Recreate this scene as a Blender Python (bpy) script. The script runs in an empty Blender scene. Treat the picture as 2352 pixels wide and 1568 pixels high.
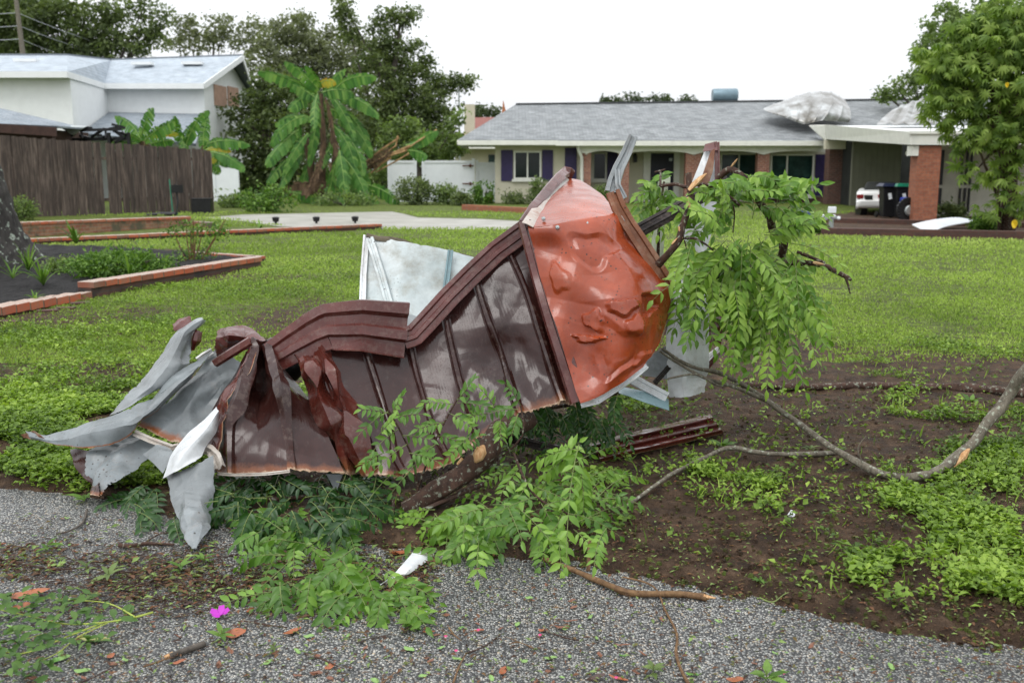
import bpy, math, random
import numpy as np
from mathutils import Vector, noise as mn
random.seed(7); rng = np.random.default_rng(11)
R = math.radians
# ------------------------------------------------------------------ camera, sky, sun, exposure
F = 2286.0; PITCH = R(9.876); CP, SP = math.cos(PITCH), math.sin(PITCH); EYE = 1.5
scn = bpy.context.scene; COL = scn.collection
cam = bpy.data.cameras.new('camera'); camo = bpy.data.objects.new('camera', cam); COL.objects.link(camo)
camo.location = (0, 0, EYE); camo.rotation_euler = (R(90) - PITCH, 0, 0)
cam.sensor_width = 36; cam.lens = 35.0; cam.clip_end = 2000; cam.clip_start = .05
cam.dof.use_dof = True; cam.dof.focus_distance = 4.75; cam.dof.aperture_fstop = 3.8
scn.camera = camo
w = bpy.data.worlds.new('World'); scn.world = w; w.use_nodes = True
nt = w.node_tree; nt.nodes.clear()
sky = nt.nodes.new('ShaderNodeTexSky'); sky.sky_type = 'NISHITA'; sky.sun_disc = False
SUN_EL, SUN_ROT = R(58), R(215)
sky.sun_elevation = SUN_EL; sky.sun_rotation = SUN_ROT; sky.dust_density = 4; sky.air_density = 1.2
hs = nt.nodes.new('ShaderNodeHueSaturation'); hs.inputs['Saturation'].default_value = .12
mxw = nt.nodes.new('ShaderNodeMix'); mxw.data_type = 'RGBA'; mxw.inputs[0].default_value = .72
mxw.inputs[7].default_value = (12.2, 12.5, 12.9, 1)       # even cloud layer
bgn = nt.nodes.new('ShaderNodeBackground'); bgn.inputs['Strength'].default_value = .10
ow = nt.nodes.new('ShaderNodeOutputWorld')
nt.links.new(sky.outputs[0], hs.inputs['Color']); nt.links.new(hs.outputs[0], mxw.inputs[6])
tcw = nt.nodes.new('ShaderNodeTexCoord'); spw = nt.nodes.new('ShaderNodeSeparateXYZ'); nt.links.new(tcw.outputs['Generated'], spw.inputs[0])
mrw = nt.nodes.new('ShaderNodeMapRange'); mrw.inputs[1].default_value = 0; mrw.inputs[2].default_value = 1; mrw.inputs[3].default_value = .98; mrw.inputs[4].default_value = 2.1   # overcast: brighter overhead
nt.links.new(spw.outputs[2], mrw.inputs[0])
mlw = nt.nodes.new('ShaderNodeMix'); mlw.data_type = 'RGBA'; mlw.blend_type = 'MULTIPLY'; mlw.inputs[0].default_value = 1
nt.links.new(mxw.outputs[2], mlw.inputs[6]); nt.links.new(mrw.outputs[0], mlw.inputs[7]); nt.links.new(mlw.outputs[2], bgn.inputs[0]); nt.links.new(bgn.outputs[0], ow.inputs[0])
sl = bpy.data.lights.new('sun', 'SUN'); sl.energy = .9; sl.angle = R(25); sl.color = (1, .97, .93)
so = bpy.data.objects.new('sun', sl); COL.objects.link(so)
sd = Vector((math.sin(SUN_ROT) * math.cos(SUN_EL), math.cos(SUN_ROT) * math.cos(SUN_EL), math.sin(SUN_EL)))
so.rotation_euler = sd.to_track_quat('Z', 'Y').to_euler(); so.location = (0, 0, 30)
scn.view_settings.view_transform = 'Standard'; scn.view_settings.look = 'None'
scn.view_settings.exposure = 0.0; scn.view_settings.gamma = 1
# ------------------------------------------------------------------ photo coordinates (2352 wide) to world
def ray(px, py):
    dx, dy = px - 1176, py - 784
    return Vector((dx, F * CP - dy * SP, -F * SP - dy * CP))
def at(px, py, Y):
    r = ray(px, py); return Vector((0, 0, EYE)) + r * (Y / r.y)
def gd(px, py, z=0.0):
    r = ray(px, py); return Vector((0, 0, EYE)) + r * ((z - EYE) / r.z)
def gdn(px, py, z=0.0):
    dx, dy = px - 1176, py - 784
    y, zz = F * CP - dy * SP, -F * SP - dy * CP
    t = (z - EYE) / zz
    return dx * t, y * t
def projn(x, y, z):
    z = z - EYE; dep = y * CP - z * SP; up = y * SP + z * CP
    dep = np.maximum(dep, .05)
    return 1176 + F * x / dep, 784 - F * up / dep
def lerp(a, b, t): return a + (b - a) * t
# ------------------------------------------------------------------ mesh builder
class MB:
    def __init__(s): s.v = []; s.f = []; s.r = []; s.uv = []; s.m = []
    def add(s, vs, fs, r=None, uv=None, m=0):
        o = len(s.v); s.v.extend([tuple(p) for p in vs]); s.f.extend([tuple(i + o for i in f) for f in fs])
        s.r.extend([random.random() if r is None else r] * len(vs) if not isinstance(r, (list, np.ndarray)) else list(r))
        s.uv.extend(uv if uv is not None else [(0, 0)] * len(vs)); s.m.extend([m] * len(fs)); return s
    def box(s, c, d, rz=0, r=None, ax=None, m=0, tilt=0):
        x, y, z = d[0] / 2, d[1] / 2, d[2] / 2
        ca, sa = math.cos(rz), math.sin(rz); ct, st = math.cos(tilt), math.sin(tilt)
        vs = []
        for sx in (-1, 1):
            for sy in (-1, 1):
                for sz in (-1, 1):
                    a, b, e = sx * x, sy * y, sz * z
                    a, e = a * ct - e * st, a * st + e * ct
                    vs.append((c[0] + a * ca - b * sa, c[1] + a * sa + b * ca, c[2] + e))
        if r is None: r = random.random()
        return s.add(vs, [(0, 1, 3, 2), (4, 6, 7, 5), (0, 4, 5, 1), (2, 3, 7, 6), (0, 2, 6, 4), (1, 5, 7, 3)], r, m=m)
    def box2(s, a, b, r=None, m=0):
        return s.box([(a[i] + b[i]) / 2 for i in range(3)], [abs(b[i] - a[i]) for i in range(3)], r=r, m=m)
    def bar(s, a, b, w, h, up=(0, 0, 1), r=None, m=0):
        a, b = Vector(a), Vector(b); d = (b - a); u = Vector(up); sd_ = d.cross(u)
        if sd_.length < 1e-6: sd_ = d.cross(Vector((1, 0, 0)))
        sd_.normalize(); u = sd_.cross(d).normalized()
        vs = [p + sd_ * (sx * w / 2) + u * (sz * h / 2) for p in (a, b) for sx, sz in ((-1, -1), (1, -1), (1, 1), (-1, 1))]
        return s.add(vs, [(0, 1, 2, 3), (7, 6, 5, 4), (0, 4, 5, 1), (1, 5, 6, 2), (2, 6, 7, 3), (3, 7, 4, 0)], random.random() if r is None else r, m=m)
    def tube(s, pts, rad, n=8, jit=0.0, r=None, cap=True, m=0, sc=(1, 1)):
        pts = [Vector(p) for p in pts]; N = len(pts)
        if not isinstance(rad, (list, tuple)): rad = [rad] * N
        if len(rad) == 2 and N > 2: rad = [lerp(rad[0], rad[1], i / (N - 1)) for i in range(N)]
        vs = []; uv = []; prev = None
        for i, p in enumerate(pts):
            d = (pts[min(i + 1, N - 1)] - pts[max(i - 1, 0)])
            if d.length < 1e-9: d = Vector((0, 0, 1))
            d.normalize()
            u = (prev - d * prev.dot(d)) if prev is not None else d.orthogonal()
            if u.length < 1e-6: u = d.orthogonal()
            u.normalize(); prev = u; v2 = d.cross(u)
            for k in range(n):
                a = 2 * math.pi * k / n; q = rad[i] * (1 + jit * mn.noise(p * 9 + Vector((math.cos(a), math.sin(a), 0)) * 1.7))
                vs.append(p + u * (math.cos(a) * q * sc[0]) + v2 * (math.sin(a) * q * sc[1])); uv.append((k / n, i / max(1, N - 1)))
        fs = [(i * n + k, i * n + (k + 1) % n, (i + 1) * n + (k + 1) % n, (i + 1) * n + k) for i in range(N - 1) for k in range(n)]
        if cap: fs += [tuple(range(n - 1, -1, -1)), tuple((N - 1) * n + k for k in range(n))]
        return s.add(vs, fs, random.random() if r is None else r, uv, m)
    def prism(s, poly, h0, h1, r=None, m=0):        # polygon in xy between two heights
        n = len(poly); vs = [(p[0], p[1], h0) for p in poly] + [(p[0], p[1], h1) for p in poly]
        return s.add(vs, [tuple(range(n - 1, -1, -1)), tuple(range(n, 2 * n))] + [(i, (i + 1) % n, n + (i + 1) % n, n + i) for i in range(n)], .5 if r is None else r, m=m)
    def xprism(s, poly, y0, y1, r=None, m=0):       # polygon in xz between two y
        n = len(poly); vs = [(p[0], y0, p[1]) for p in poly] + [(p[0], y1, p[1]) for p in poly]
        return s.add(vs, [tuple(range(n)), tuple(range(2 * n - 1, n - 1, -1))] + [(i, n + i, n + (i + 1) % n, (i + 1) % n) for i in range(n)], .5 if r is None else r, m=m)
def wl(o):
    v = Vector(o.location)
    while o.parent: o = o.parent; v += Vector(o.location)
    return v
def raw(name, V, faces, mats, parent=None, smooth=False, r=None, uv=None, mi=None, own=True):
    V = np.asarray(V, dtype=np.float64).reshape(-1, 3)
    if parent is not None: off = np.array(wl(parent))
    elif own:
        lo, hi = V.min(0), V.max(0); off = np.array([(lo[0] + hi[0]) / 2, (lo[1] + hi[1]) / 2, lo[2]])
    else: off = np.zeros(3)
    me = bpy.data.meshes.new(name)
    if isinstance(faces, np.ndarray):
        k = faces.shape[1]; nf = len(faces)
        me.vertices.add(len(V)); me.vertices.foreach_set('co', (V - off).ravel())
        me.loops.add(nf * k); me.loops.foreach_set('vertex_index', faces.ravel().astype(np.int32))
        me.polygons.add(nf); me.polygons.foreach_set('loop_start', np.arange(0, nf * k, k, dtype=np.int32))
        try: me.polygons.foreach_set('loop_total', np.full(nf, k, dtype=np.int32))
        except Exception: pass
        me.update(calc_edges=True)
    else:
        me.from_pydata([tuple(p) for p in (V - off)], [], faces)
    if r is not None:
        a = me.attributes.new('rnd', 'FLOAT', 'POINT'); a.data.foreach_set('value', np.asarray(r, dtype=np.float32))
    if uv is not None:
        ul = me.uv_layers.new(name='UVMap'); li = np.zeros(len(me.loops), dtype=np.int32); me.loops.foreach_get('vertex_index', li)
        ul.data.foreach_set('uv', np.asarray(uv, dtype=np.float32)[li].ravel())
    for m_ in (mats if isinstance(mats, (list, tuple)) else [mats]): me.materials.append(m_)
    if mi is not None and any(mi): me.polygons.foreach_set('material_index', np.asarray(mi, dtype=np.int32))
    if smooth is not False:
        me.polygons.foreach_set('use_smooth', np.ones(len(me.polygons), dtype=bool))
        if smooth is not True: me.set_sharp_from_angle(angle=R(smooth))
    me.update()
    o = bpy.data.objects.new(name, me); COL.objects.link(o)
    if parent is not None: o.parent = parent
    else: o.location = off
    return o
def mk(name, mb, mats, parent=None, smooth=False, label=None, cat=None, group=None, kind=None, bevel=0):
    o = raw(name, mb.v, mb.f, mats, parent, smooth, mb.r, mb.uv, mb.m)
    if bevel:
        b = o.modifiers.new('b', 'BEVEL'); b.width = bevel; b.segments = 2; b.limit_method = 'ANGLE'
    return tag(o, label, cat, group, kind)
def tag(o, label=None, cat=None, group=None, kind=None):
    if label: o['label'] = label
    if cat: o['category'] = cat
    if group: o['group'] = group
    if kind: o['kind'] = kind
    return o
def T(name, label, cat, loc, group=None):
    o = bpy.data.objects.new(name, None); COL.objects.link(o); o.location = loc; o.empty_display_size = .1
    return tag(o, label, cat, group)
# ------------------------------------------------------------------ materials
class NM:
    def __init__(s, name):
        s.m = bpy.data.materials.new(name); s.m.use_nodes = True; s.t = s.m.node_tree; s.t.nodes.clear()
        s.out = s.n('ShaderNodeOutputMaterial'); s.p = s.n('ShaderNodeBsdfPrincipled'); s.l(s.p.outputs[0], s.out.inputs[0])
    def n(s, k, **kw):
        q = s.t.nodes.new(k)
        for a, b in kw.items():
            if a[0] == 'i' and a[1:].isdigit(): q.inputs[int(a[1:])].default_value = b
            else: setattr(q, a, b)
        return q
    def l(s, a, b): s.t.links.new(a, b)
    def set(s, **kw):
        for a, b in kw.items(): s.p.inputs[a.replace('_', ' ')].default_value = b
    def co(s, kind='Object', scale=(1, 1, 1)):
        t = s.n('ShaderNodeTexCoord'); mp = s.n('ShaderNodeMapping'); mp.inputs['Scale'].default_value = scale
        s.l(t.outputs[kind], mp.inputs[0]); return mp.outputs[0]
    def noise(s, vec, scale, det=4, rough=.55):
        q = s.n('ShaderNodeTexNoise'); q.inputs['Scale'].default_value = scale; q.inputs['Detail'].default_value = det; q.inputs['Roughness'].default_value = rough
        s.l(vec, q.inputs['Vector']); return q.outputs[0]
    def ramp(s, fac, stops, interp='LINEAR'):
        q = s.n('ShaderNodeValToRGB'); e = q.color_ramp.elements; q.color_ramp.interpolation = interp
        while len(e) > 1: e.remove(e[-1])
        for i, (p, c) in enumerate(stops):
            el = e[0] if i == 0 else e.new(p)
            el.position = p; el.color = (*c, 1) if len(c) == 3 else c
        s.l(fac, q.inputs[0]); return q.outputs[0]
    def gray(s, fac, a, b, c0=0., c1=1.):
        q = s.n('ShaderNodeMapRange'); q.inputs[1].default_value = a; q.inputs[2].default_value = b; q.inputs[3].default_value = c0; q.inputs[4].default_value = c1
        s.l(fac, q.inputs[0]); return q.outputs[0]
    def mix(s, fac, a, b, mode='MIX'):
        q = s.n('ShaderNodeMix'); q.data_type = 'RGBA'; q.blend_type = mode
        for v, i in ((fac, 0), (a, 6), (b, 7)):
            if isinstance(v, (int, float)): q.inputs[i].default_value = v
            elif isinstance(v, tuple): q.inputs[i].default_value = (*v, 1) if len(v) == 3 else v
            else: s.l(v, q.inputs[i])
        return q.outputs[2]
    def math(s, op, a, b=0.0):
        q = s.n('ShaderNodeMath', operation=op)
        for i, v in enumerate((a, b)):
            if isinstance(v, (int, float)): q.inputs[i].default_value = v
            else: s.l(v, q.inputs[i])
        return q.outputs[0]
    def bump(s, h, st=.3, dist=.01, nrm=None):
        q = s.n('ShaderNodeBump'); q.inputs['Strength'].default_value = st; q.inputs['Distance'].default_value = dist
        s.l(h, q.inputs['Height'])
        if nrm is not None: s.l(nrm, q.inputs['Normal'])
        s.l(q.outputs[0], s.p.inputs['Normal']); return q.outputs[0]
    def attr(s, n='rnd'):
        q = s.n('ShaderNodeAttribute'); q.attribute_name = n; return q.outputs['Fac']
    def base(s, c): s.l(c, s.p.inputs['Base Color'])
def plain(name, c, rough=.6, var=.25, scale=6, bump=.15, metal=0, spec=.3, bs=30):
    q = NM(name); v = q.co(); n1 = q.noise(v, scale, 6); k = [max(0, x * (1 - var)) for x in c]; k2 = [min(1, x * (1 + var)) for x in c]
    q.base(q.ramp(n1, [(.3, tuple(k)), (.7, tuple(k2))])); q.set(Roughness=rough, Metallic=metal); q.p.inputs['Specular IOR Level'].default_value = spec
    if bump: q.bump(q.noise(v, bs, 4), bump, .01)
    return q.m
def leafmat(name, cols, trans=.35, rough=.45, spec=.25):
    q = NM(name); a = q.attr(); n_ = len(cols)
    c = q.ramp(a, [(i / max(1, n_ - 1), cc) for i, cc in enumerate(cols)])
    nz = q.noise(q.co(), 30, 2); c = q.mix(.35, c, q.ramp(nz, [(.3, (.45, .45, .45)), (.7, (1, 1, 1))]), 'MULTIPLY')
    q.base(c); q.set(Roughness=rough); q.p.inputs['Specular IOR Level'].default_value = spec
    tr = q.n('ShaderNodeBsdfTranslucent'); q.l(q.mix(1., c, (1.15, 1.25, .5), 'MULTIPLY'), tr.inputs[0])
    mx = q.n('ShaderNodeMixShader'); mx.inputs[0].default_value = trans
    q.l(q.p.outputs[0], mx.inputs[1]); q.l(tr.outputs[0], mx.inputs[2]); q.l(mx.outputs[0], q.out.inputs[0]); return q.m
def bark(name, c1, c2, lichen=None, scale=14, st=.8):
    q = NM(name); v = q.co(scale=(1, 1, .35)); n1 = q.noise(v, scale, 8, .7)
    c = q.ramp(n1, [(.3, c1), (.68, c2)])
    if lichen: c = q.mix(q.ramp(q.noise(q.co(), scale * 1.3, 5, .6), [(.57, (0, 0, 0)), (.63, (1, 1, 1))]), c, lichen)
    q.base(c); q.set(Roughness=.75); q.p.inputs['Specular IOR Level'].default_value = .3; q.bump(n1, st, .02); return q.m
def bricks(name, cols, mortar, bw=.2, bh=.067, ax='X', rough=.75, ms=.012, mottle=None):
    q = NM(name); t = q.n('ShaderNodeTexCoord'); sp = q.n('ShaderNodeSeparateXYZ'); q.l(t.outputs['Object'], sp.inputs[0])
    cb = q.n('ShaderNodeCombineXYZ'); q.l(q.math('ADD', sp.outputs[0], sp.outputs[1]), cb.inputs[0]); q.l(sp.outputs[2], cb.inputs[1])
    b = q.n('ShaderNodeTexBrick'); q.l(cb.outputs[0], b.inputs['Vector']); b.inputs['Scale'].default_value = 1
    b.inputs['Brick Width'].default_value = bw + ms; b.inputs['Row Height'].default_value = bh + ms; b.inputs['Mortar Size'].default_value = ms / 2
    b.inputs['Color1'].default_value = (*cols[0], 1); b.inputs['Color2'].default_value = (*cols[1], 1); b.inputs['Mortar'].default_value = (*mortar, 1)
    c = b.outputs[0]; v = q.co()
    if mottle: c = q.mix(q.ramp(q.noise(v, 3.5, 5), [(.5, (0, 0, 0)), (.62, (1, 1, 1))]), c, mottle)
    c = q.mix(.5, c, q.ramp(q.noise(v, 12, 6), [(.25, (.4, .4, .4)), (.75, (1.3, 1.3, 1.3))]), 'MULTIPLY')
    q.base(c); q.set(Roughness=rough); q.bump(b.outputs[1], -.5, .01); return q.m
M = {}
M['glass'] = plain('window_glass', (.012, .018, .016), .08, .3, 2, 0)
M['glassg'] = plain('curtained_glass', (.02, .045, .04), .1, .5, 3, 0)
M['whitewall'] = plain('white_wall_paint', (.74, .76, .76), .7, .04, 3, .1)
M['creamwall'] = plain('cream_wall_paint', (.52, .49, .38), .75, .06, 2, .25)
M['trim'] = plain('white_trim', (.68, .68, .62), .5, .08, 4, .1)
M['vinyl'] = plain('white_vinyl', (.76, .79, .82), .4, .04, 3, .05)
M['purple'] = plain('purple_shutter_paint', (.035, .025, .085), .5, .2, 5, .1)
M['navy'] = plain('dark_door_paint', (.018, .018, .032), .45, .2, 4, .1)
M['black'] = plain('black_plastic', (.012, .012, .013), .4, .3, 9, .1)
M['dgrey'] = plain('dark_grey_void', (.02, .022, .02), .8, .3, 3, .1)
M['greywall'] = plain('grey_panel_wall', (.17, .17, .13), .7, .12, 1.5, .1)
M['plywood'] = plain('plywood_board', (.42, .27, .2), .8, .15, 4, .1)
M['rust'] = plain('rusty_iron', (.12, .05, .025), .8, .5, 12, .4)
M['galv'] = plain('galvanised_metal', (.42, .46, .46), .35, .15, 5, .15, metal=.5)
M['yellow'] = plain('yellow_leaf', (.6, .42, .02), .5, .2, 8, .1)
M['carwhite'] = plain('white_car_paint', (.72, .72, .7), .25, .03, 2, 0)
M['redlamp'] = plain('red_tail_lamp', (.2, .02, .02), .25, .2, 5, 0)
M['green'] = plain('green_plastic', (.01, .16, .09), .4, .15, 5, .05)
M['blue'] = plain('blue_plastic', (.015, .03, .25), .4, .2, 5, .05)
M['brownwood'] = plain('dark_brown_fascia', (.045, .022, .016), .6, .3, 8, .2)
M['redroof'] = plain('red_brown_roof', (.22, .09, .075), .85, .2, 6, .3)
M['lighting'] = plain('lamp_bulb_glass', (.8, .8, .75), .3, .02, 5, 0)
def shingles(name, a, b):
    q = NM(name); t = q.n('ShaderNodeTexCoord'); v = t.outputs['UV']
    br = q.n('ShaderNodeTexBrick'); q.l(v, br.inputs['Vector']); br.inputs['Scale'].default_value = 1
    br.inputs['Brick Width'].default_value = .3; br.inputs['Row Height'].default_value = .14; br.inputs['Mortar Size'].default_value = .008
    br.inputs['Color1'].default_value = (*a, 1); br.inputs['Color2'].default_value = (*b, 1); br.inputs['Mortar'].default_value = (a[0] * .45, a[1] * .45, a[2] * .45, 1)
    n1 = q.noise(v, 1.3, 7, .7); c = q.mix(.5, br.outputs[0], q.ramp(n1, [(.3, (.55, .55, .55)), (.7, (1.35, 1.35, 1.35))]), 'MULTIPLY')
    q.base(c); q.set(Roughness=.85); q.bump(q.noise(v, 60, 3), .4, .01); return q.m
M['shingle'] = shingles('grey_shingles', (.165, .178, .185), (.27, .285, .29))
M['shingleb'] = shingles('blue_grey_shingles', (.34, .39, .44), (.42, .47, .52))
M['shinglep'] = shingles('slate_shingles', (.2, .235, .265), (.27, .3, .33))
M['brick'] = bricks('house_brick', ((.2, .055, .035), (.32, .13, .08)), (.4, .36, .3))
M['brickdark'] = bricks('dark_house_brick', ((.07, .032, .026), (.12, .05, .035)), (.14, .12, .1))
M['brickor'] = bricks('orange_column_brick', ((.26, .085, .045), (.34, .12, .06)), (.22, .13, .09))
M['brickgarden'] = bricks('garden_wall_brick', ((.24, .085, .05), (.3, .16, .085)), (.26, .22, .16), mottle=(.1, .085, .05))
M['brickkerb'] = bricks('mossy_kerb_brick', ((.06, .025, .018), (.085, .035, .022)), (.05, .035, .025), bw=.2, bh=.09)
def boards():
    q = NM('weathered_fence_boards'); v = q.co(scale=(6, 6, .6)); n1 = q.noise(v, 2.2, 8, .7); a = q.attr()
    c = q.ramp(n1, [(.28, (.02, .015, .012)), (.5, (.075, .056, .045)), (.7, (.2, .16, .13))])
    c = q.mix(.8, c, q.ramp(a, [(0, (.55, .5, .5)), (.7, (1.05, 1, 1)), (1, (1.7, 1.65, 1.6))]), 'MULTIPLY')
    q.base(c); q.set(Roughness=.8); q.bump(n1, .5, .01); return q.m
M['boards'] = boards()
# leaves
M['lf_far'] = leafmat('distant_foliage', [(.04, .06, .03), (.07, .1, .045), (.12, .155, .075)], .3)
M['lf_dark'] = leafmat('dark_foliage', [(.055, .08, .034), (.125, .17, .065), (.22, .275, .11)], .42, .55, .3)
M['lf_mid'] = leafmat('mid_foliage', [(.06, .1, .03), (.15, .22, .065), (.25, .34, .11)], .4, .5, .35)
M['lf_olive'] = leafmat('grey_olive_foliage', [(.11, .13, .075), (.19, .215, .125), (.29, .32, .2)], .35, .6, .25)
M['lf_bright'] = leafmat('bright_foliage', [(.035, .09, .012), (.1, .2, .03), (.2, .33, .07)], .35)
M['lf_right'] = leafmat('palmate_foliage', [(.06, .12, .02), (.18, .28, .05), (.34, .45, .11)], .45)
M['lf_banana'] = leafmat('banana_blade', [(.03, .1, .02), (.075, .2, .035), (.2, .34, .08)], .3, .4)
M['lf_dead'] = leafmat('dead_banana_leaf', [(.05, .03, .02), (.12, .075, .045), (.24, .16, .1)], .15, .7)
M['lf_weed'] = leafmat('weedy_lawn', [(.06, .11, .018), (.2, .32, .045), (.4, .54, .1)], .32, .45)
M['lf_lawn'] = leafmat('lawn_blades', [(.17, .26, .04), (.3, .43, .075), (.46, .58, .15)], .3, .5)
M['lf_debris'] = leafmat('glossy_leaflets', [(.045, .12, .012), (.12, .25, .025), (.28, .43, .07)], .3, .36, .3)
M['lf_debris_shade'] = leafmat('shaded_glossy_leaflets', [(.012, .045, .01), (.035, .1, .018), (.08, .19, .035)], .25, .34, .35)  # darker leaflet copy: the shade under the wreck is put into the colour
M['lf_front'] = leafmat('front_glossy_leaflets', [(.035, .1, .012), (.1, .22, .025), (.24, .41, .06)], .3, .33, .35)
M['lf_litter'] = leafmat('leaf_litter', [(.03, .014, .008), (.09, .045, .022), (.16, .07, .03), (.09, .14, .03), (.25, .36, .1)], .1, .5)
M['bark'] = bark('grey_bark', (.03, .025, .02), (.14, .12, .1))
M['barkbrown'] = bark('brown_wet_bark', (.022, .012, .009), (.085, .045, .03), (.22, .23, .18), 34, .6)
M['barkl'] = bark('lichen_bark', (.012, .011, .01), (.055, .05, .045), (.26, .3, .25), 9, 1)
M['barkpale'] = bark('pale_grey_bark', (.055, .045, .034), (.21, .185, .14), (.3, .32, .25), 40, .6)
M['barkred'] = bark('stripped_red_bark', (.06, .028, .014), (.22, .13, .06), None, 40, .5)
M['rawwood'] = bark('split_raw_wood', (.4, .17, .06), (.72, .5, .27), None, 60, .6)
# ------------------------------------------------------------------ ground
EDGE = [(-900,1085),(0,1120),(200,1146),(400,1195),(560,1225),(760,1245),(1000,1272),(1250,1300),(1480,1332),(1640,1375),(1900,1425),(2100,1468),(2352,1508),(3100,1640)]
_ex = []; _ey = []
for p_ in EDGE:
    q_ = gd(*p_); _ex.append(q_.x); _ey.append(q_.y)
_ex = np.array(_ex); _ey = np.array(_ey)
def edge_s(x, y): return y - np.interp(x, _ex, _ey)
def vnoise(x, y, sc, seed=0):       # cheap smooth value noise, numpy
    x = x * sc + seed * 17.3; y = y * sc - seed * 9.1
    xi, yi = np.floor(x), np.floor(y); fx, fy = x - xi, y - yi
    fx = fx * fx * (3 - 2 * fx); fy = fy * fy * (3 - 2 * fy)
    def h(a, b):
        q = np.sin(a * 127.1 + b * 311.7 + seed * 74.7) * 43758.5453; return q - np.floor(q)
    return (h(xi, yi) * (1 - fx) + h(xi + 1, yi) * fx) * (1 - fy) + (h(xi, yi + 1) * (1 - fx) + h(xi + 1, yi + 1) * fx) * fy
def fbm(x, y, sc, oc=4, seed=0):
    t = 0; a = .5
    for i in range(oc): t = t + a * vnoise(x, y, sc * 2 ** i, seed + i); a *= .5
    return t
def ground_z(x, y):
    s = edge_s(x, y); k = np.clip((s + .12) / .3, 0, 1); k = k * k * (3 - 2 * k)
    near = np.clip((14 - y) / 8, 0, 1)
    return -.045 + .06 * k + (fbm(x, y, 5, 4, 3) - .47) * (.045 * near + .01) * (.3 + .7 * k) + (fbm(x, y, 18, 3, 8) - .43) * .038 * near + .012
def inpoly(px, py, poly):
    c = np.zeros(px.shape, bool); n = len(poly); j = n - 1
    for i in range(n):
        xi, yi = poly[i]; xj, yj = poly[j]
        c ^= ((yi > py) != (yj > py)) & (px < (xj - xi) * (py - yi) / (yj - yi + 1e-9) + xi); j = i
    return c
LAWN_X = [-900,0,150,400,700,900,1300,1560,1700,1900,2000,2352,3200]; LAWN_Y = [1115,1108,1128,1150,1040,950,900,800,775,800,835,845,860]
WEEDP = [(2010,1095),(2150,1060),(2230,1000),(2352,945),(3100,850),(3100,1500),(2352,1400),(2230,1330),(2150,1235),(2060,1170)]
BED = [(-500,800),(0,722),(212,685),(600,598),(430,578),(-100,560),(-500,600)]
BARE = [(650,640,60,10,.5),(200,980,120,40,.2),(420,900,90,30,.2),(250,860,120,22,.45),(480,800,80,20,.4),(640,745,120,45,.9),(90,738,260,30,.85),(480,640,170,14,.7),(720,700,60,26,.6),(330,720,90,20,.5),(600,990,160,90,.9),(1950,830,90,20,.5),(1500,750,160,90,.6),(560,880,160,60,.4)]
CLUMPS = [(1620,1130,40,45),(1740,1120,60,55),(1775,1175,50,25),(2060,925,60,32),(1470,1210,70,45),(1430,1230,60,40),(2040,1245,40,28),(2170,1290,60,30),(1960,830,110,30),(2080,860,90,20),(1340,1100,90,40),(1400,1170,60,40),(1560,1230,40,25),(1700,1080,30,16),(2200,940,50,30),(2110,1020,30,12),(2120,1330,40,20),(180,1100,70,30),(120,1060,80,30),(1500,930,60,30),(1600,1000,40,12),(2290,1310,50,25),(2240,1200,60,40)]
def grassmask(px, py, x, y):
    f = np.interp(px, LAWN_X, LAWN_Y); m = np.clip((f - py) / 28, 0, 1)
    for cx, cy, rx, ry, k in BARE:
        d = ((px - cx) / rx) ** 2 + ((py - cy) / ry) ** 2; m = m * (1 - k * np.exp(-d * 1.3))
    m = np.maximum(m, inpoly(px, py, WEEDP) * .85)
    for cx, cy, rx, ry in CLUMPS:
        d = ((px - cx) / rx) ** 2 + ((py - cy) / ry) ** 2; m = np.maximum(m, .75 * np.exp(-d * .8) * np.clip((fbm(x, y, 4, 3, 61) - .36) * 5, 0, 1))
    m = np.maximum(m, .028 * (edge_s(x, y) > .12) * (y < 9)); m = m * (~inpoly(px, py, BED)) * (~inpoly(px, py, [(1872,543),(1850,503),(1960,490),(2700,490),(2700,562)]))
    return m
# one sheet: a fan-shaped grid that grows with distance, out to the horizon
ys = [-60., -20., -4., .4]; y_ = 1.6
while y_ < 16: ys.append(y_); y_ += max(.022, .0055 * y_)
while y_ < 900: ys.append(y_); y_ *= 1.05
tt = np.concatenate([[-8, -4, -2, -1.3], np.linspace(-.95, .95, 420), [1.3, 2, 4, 8]])
YY = np.array(ys)[:, None] * np.ones(len(tt)); WW = np.maximum(np.array(ys)[:, None], 1.6 + 0 * YY[:, :1]); XX = tt[None, :] * WW * np.where(YY < 1, 8, 1)
ZZ = ground_z(XX, YY)
ZZ = np.where(YY < 1.2, -.06, ZZ)
PX, PY = projn(XX, np.maximum(YY, 1.7), 0 * XX); gm_ = grassmask(PX, PY, XX, YY); gm_ = np.where(YY < 1.7, 0, gm_)
V_ = np.stack([XX, YY, ZZ], -1).reshape(-1, 3); nr, nc = XX.shape; ii = (np.arange(nr - 1)[:, None] * nc + np.arange(nc - 1)).ravel()
Fq = np.stack([ii, ii + 1, ii + nc + 1, ii + nc], -1)
q = NM('soil_and_thatch'); v = q.co(); n1 = q.noise(v, 9, 9, .7); n2 = q.noise(v, 70, 5, .7)
soil = q.ramp(n1, [(.3, (.012, .008, .0055)), (.45, (.055, .033, .02)), (.58, (.1, .062, .038)), (.72, (.19, .125, .08))])
soil = q.mix(q.ramp(n2, [(.6, (0, 0, 0)), (.68, (1, 1, 1))]), soil, (.085, .05, .032))
vo = q.n('ShaderNodeTexVoronoi'); vo.inputs['Scale'].default_value = 45; q.l(v, vo.inputs['Vector'])
soil = q.mix(q.ramp(vo.outputs[0], [(.055, (1, 1, 1)), (.085, (0, 0, 0))]), soil, (.2, .15, .11))
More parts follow.
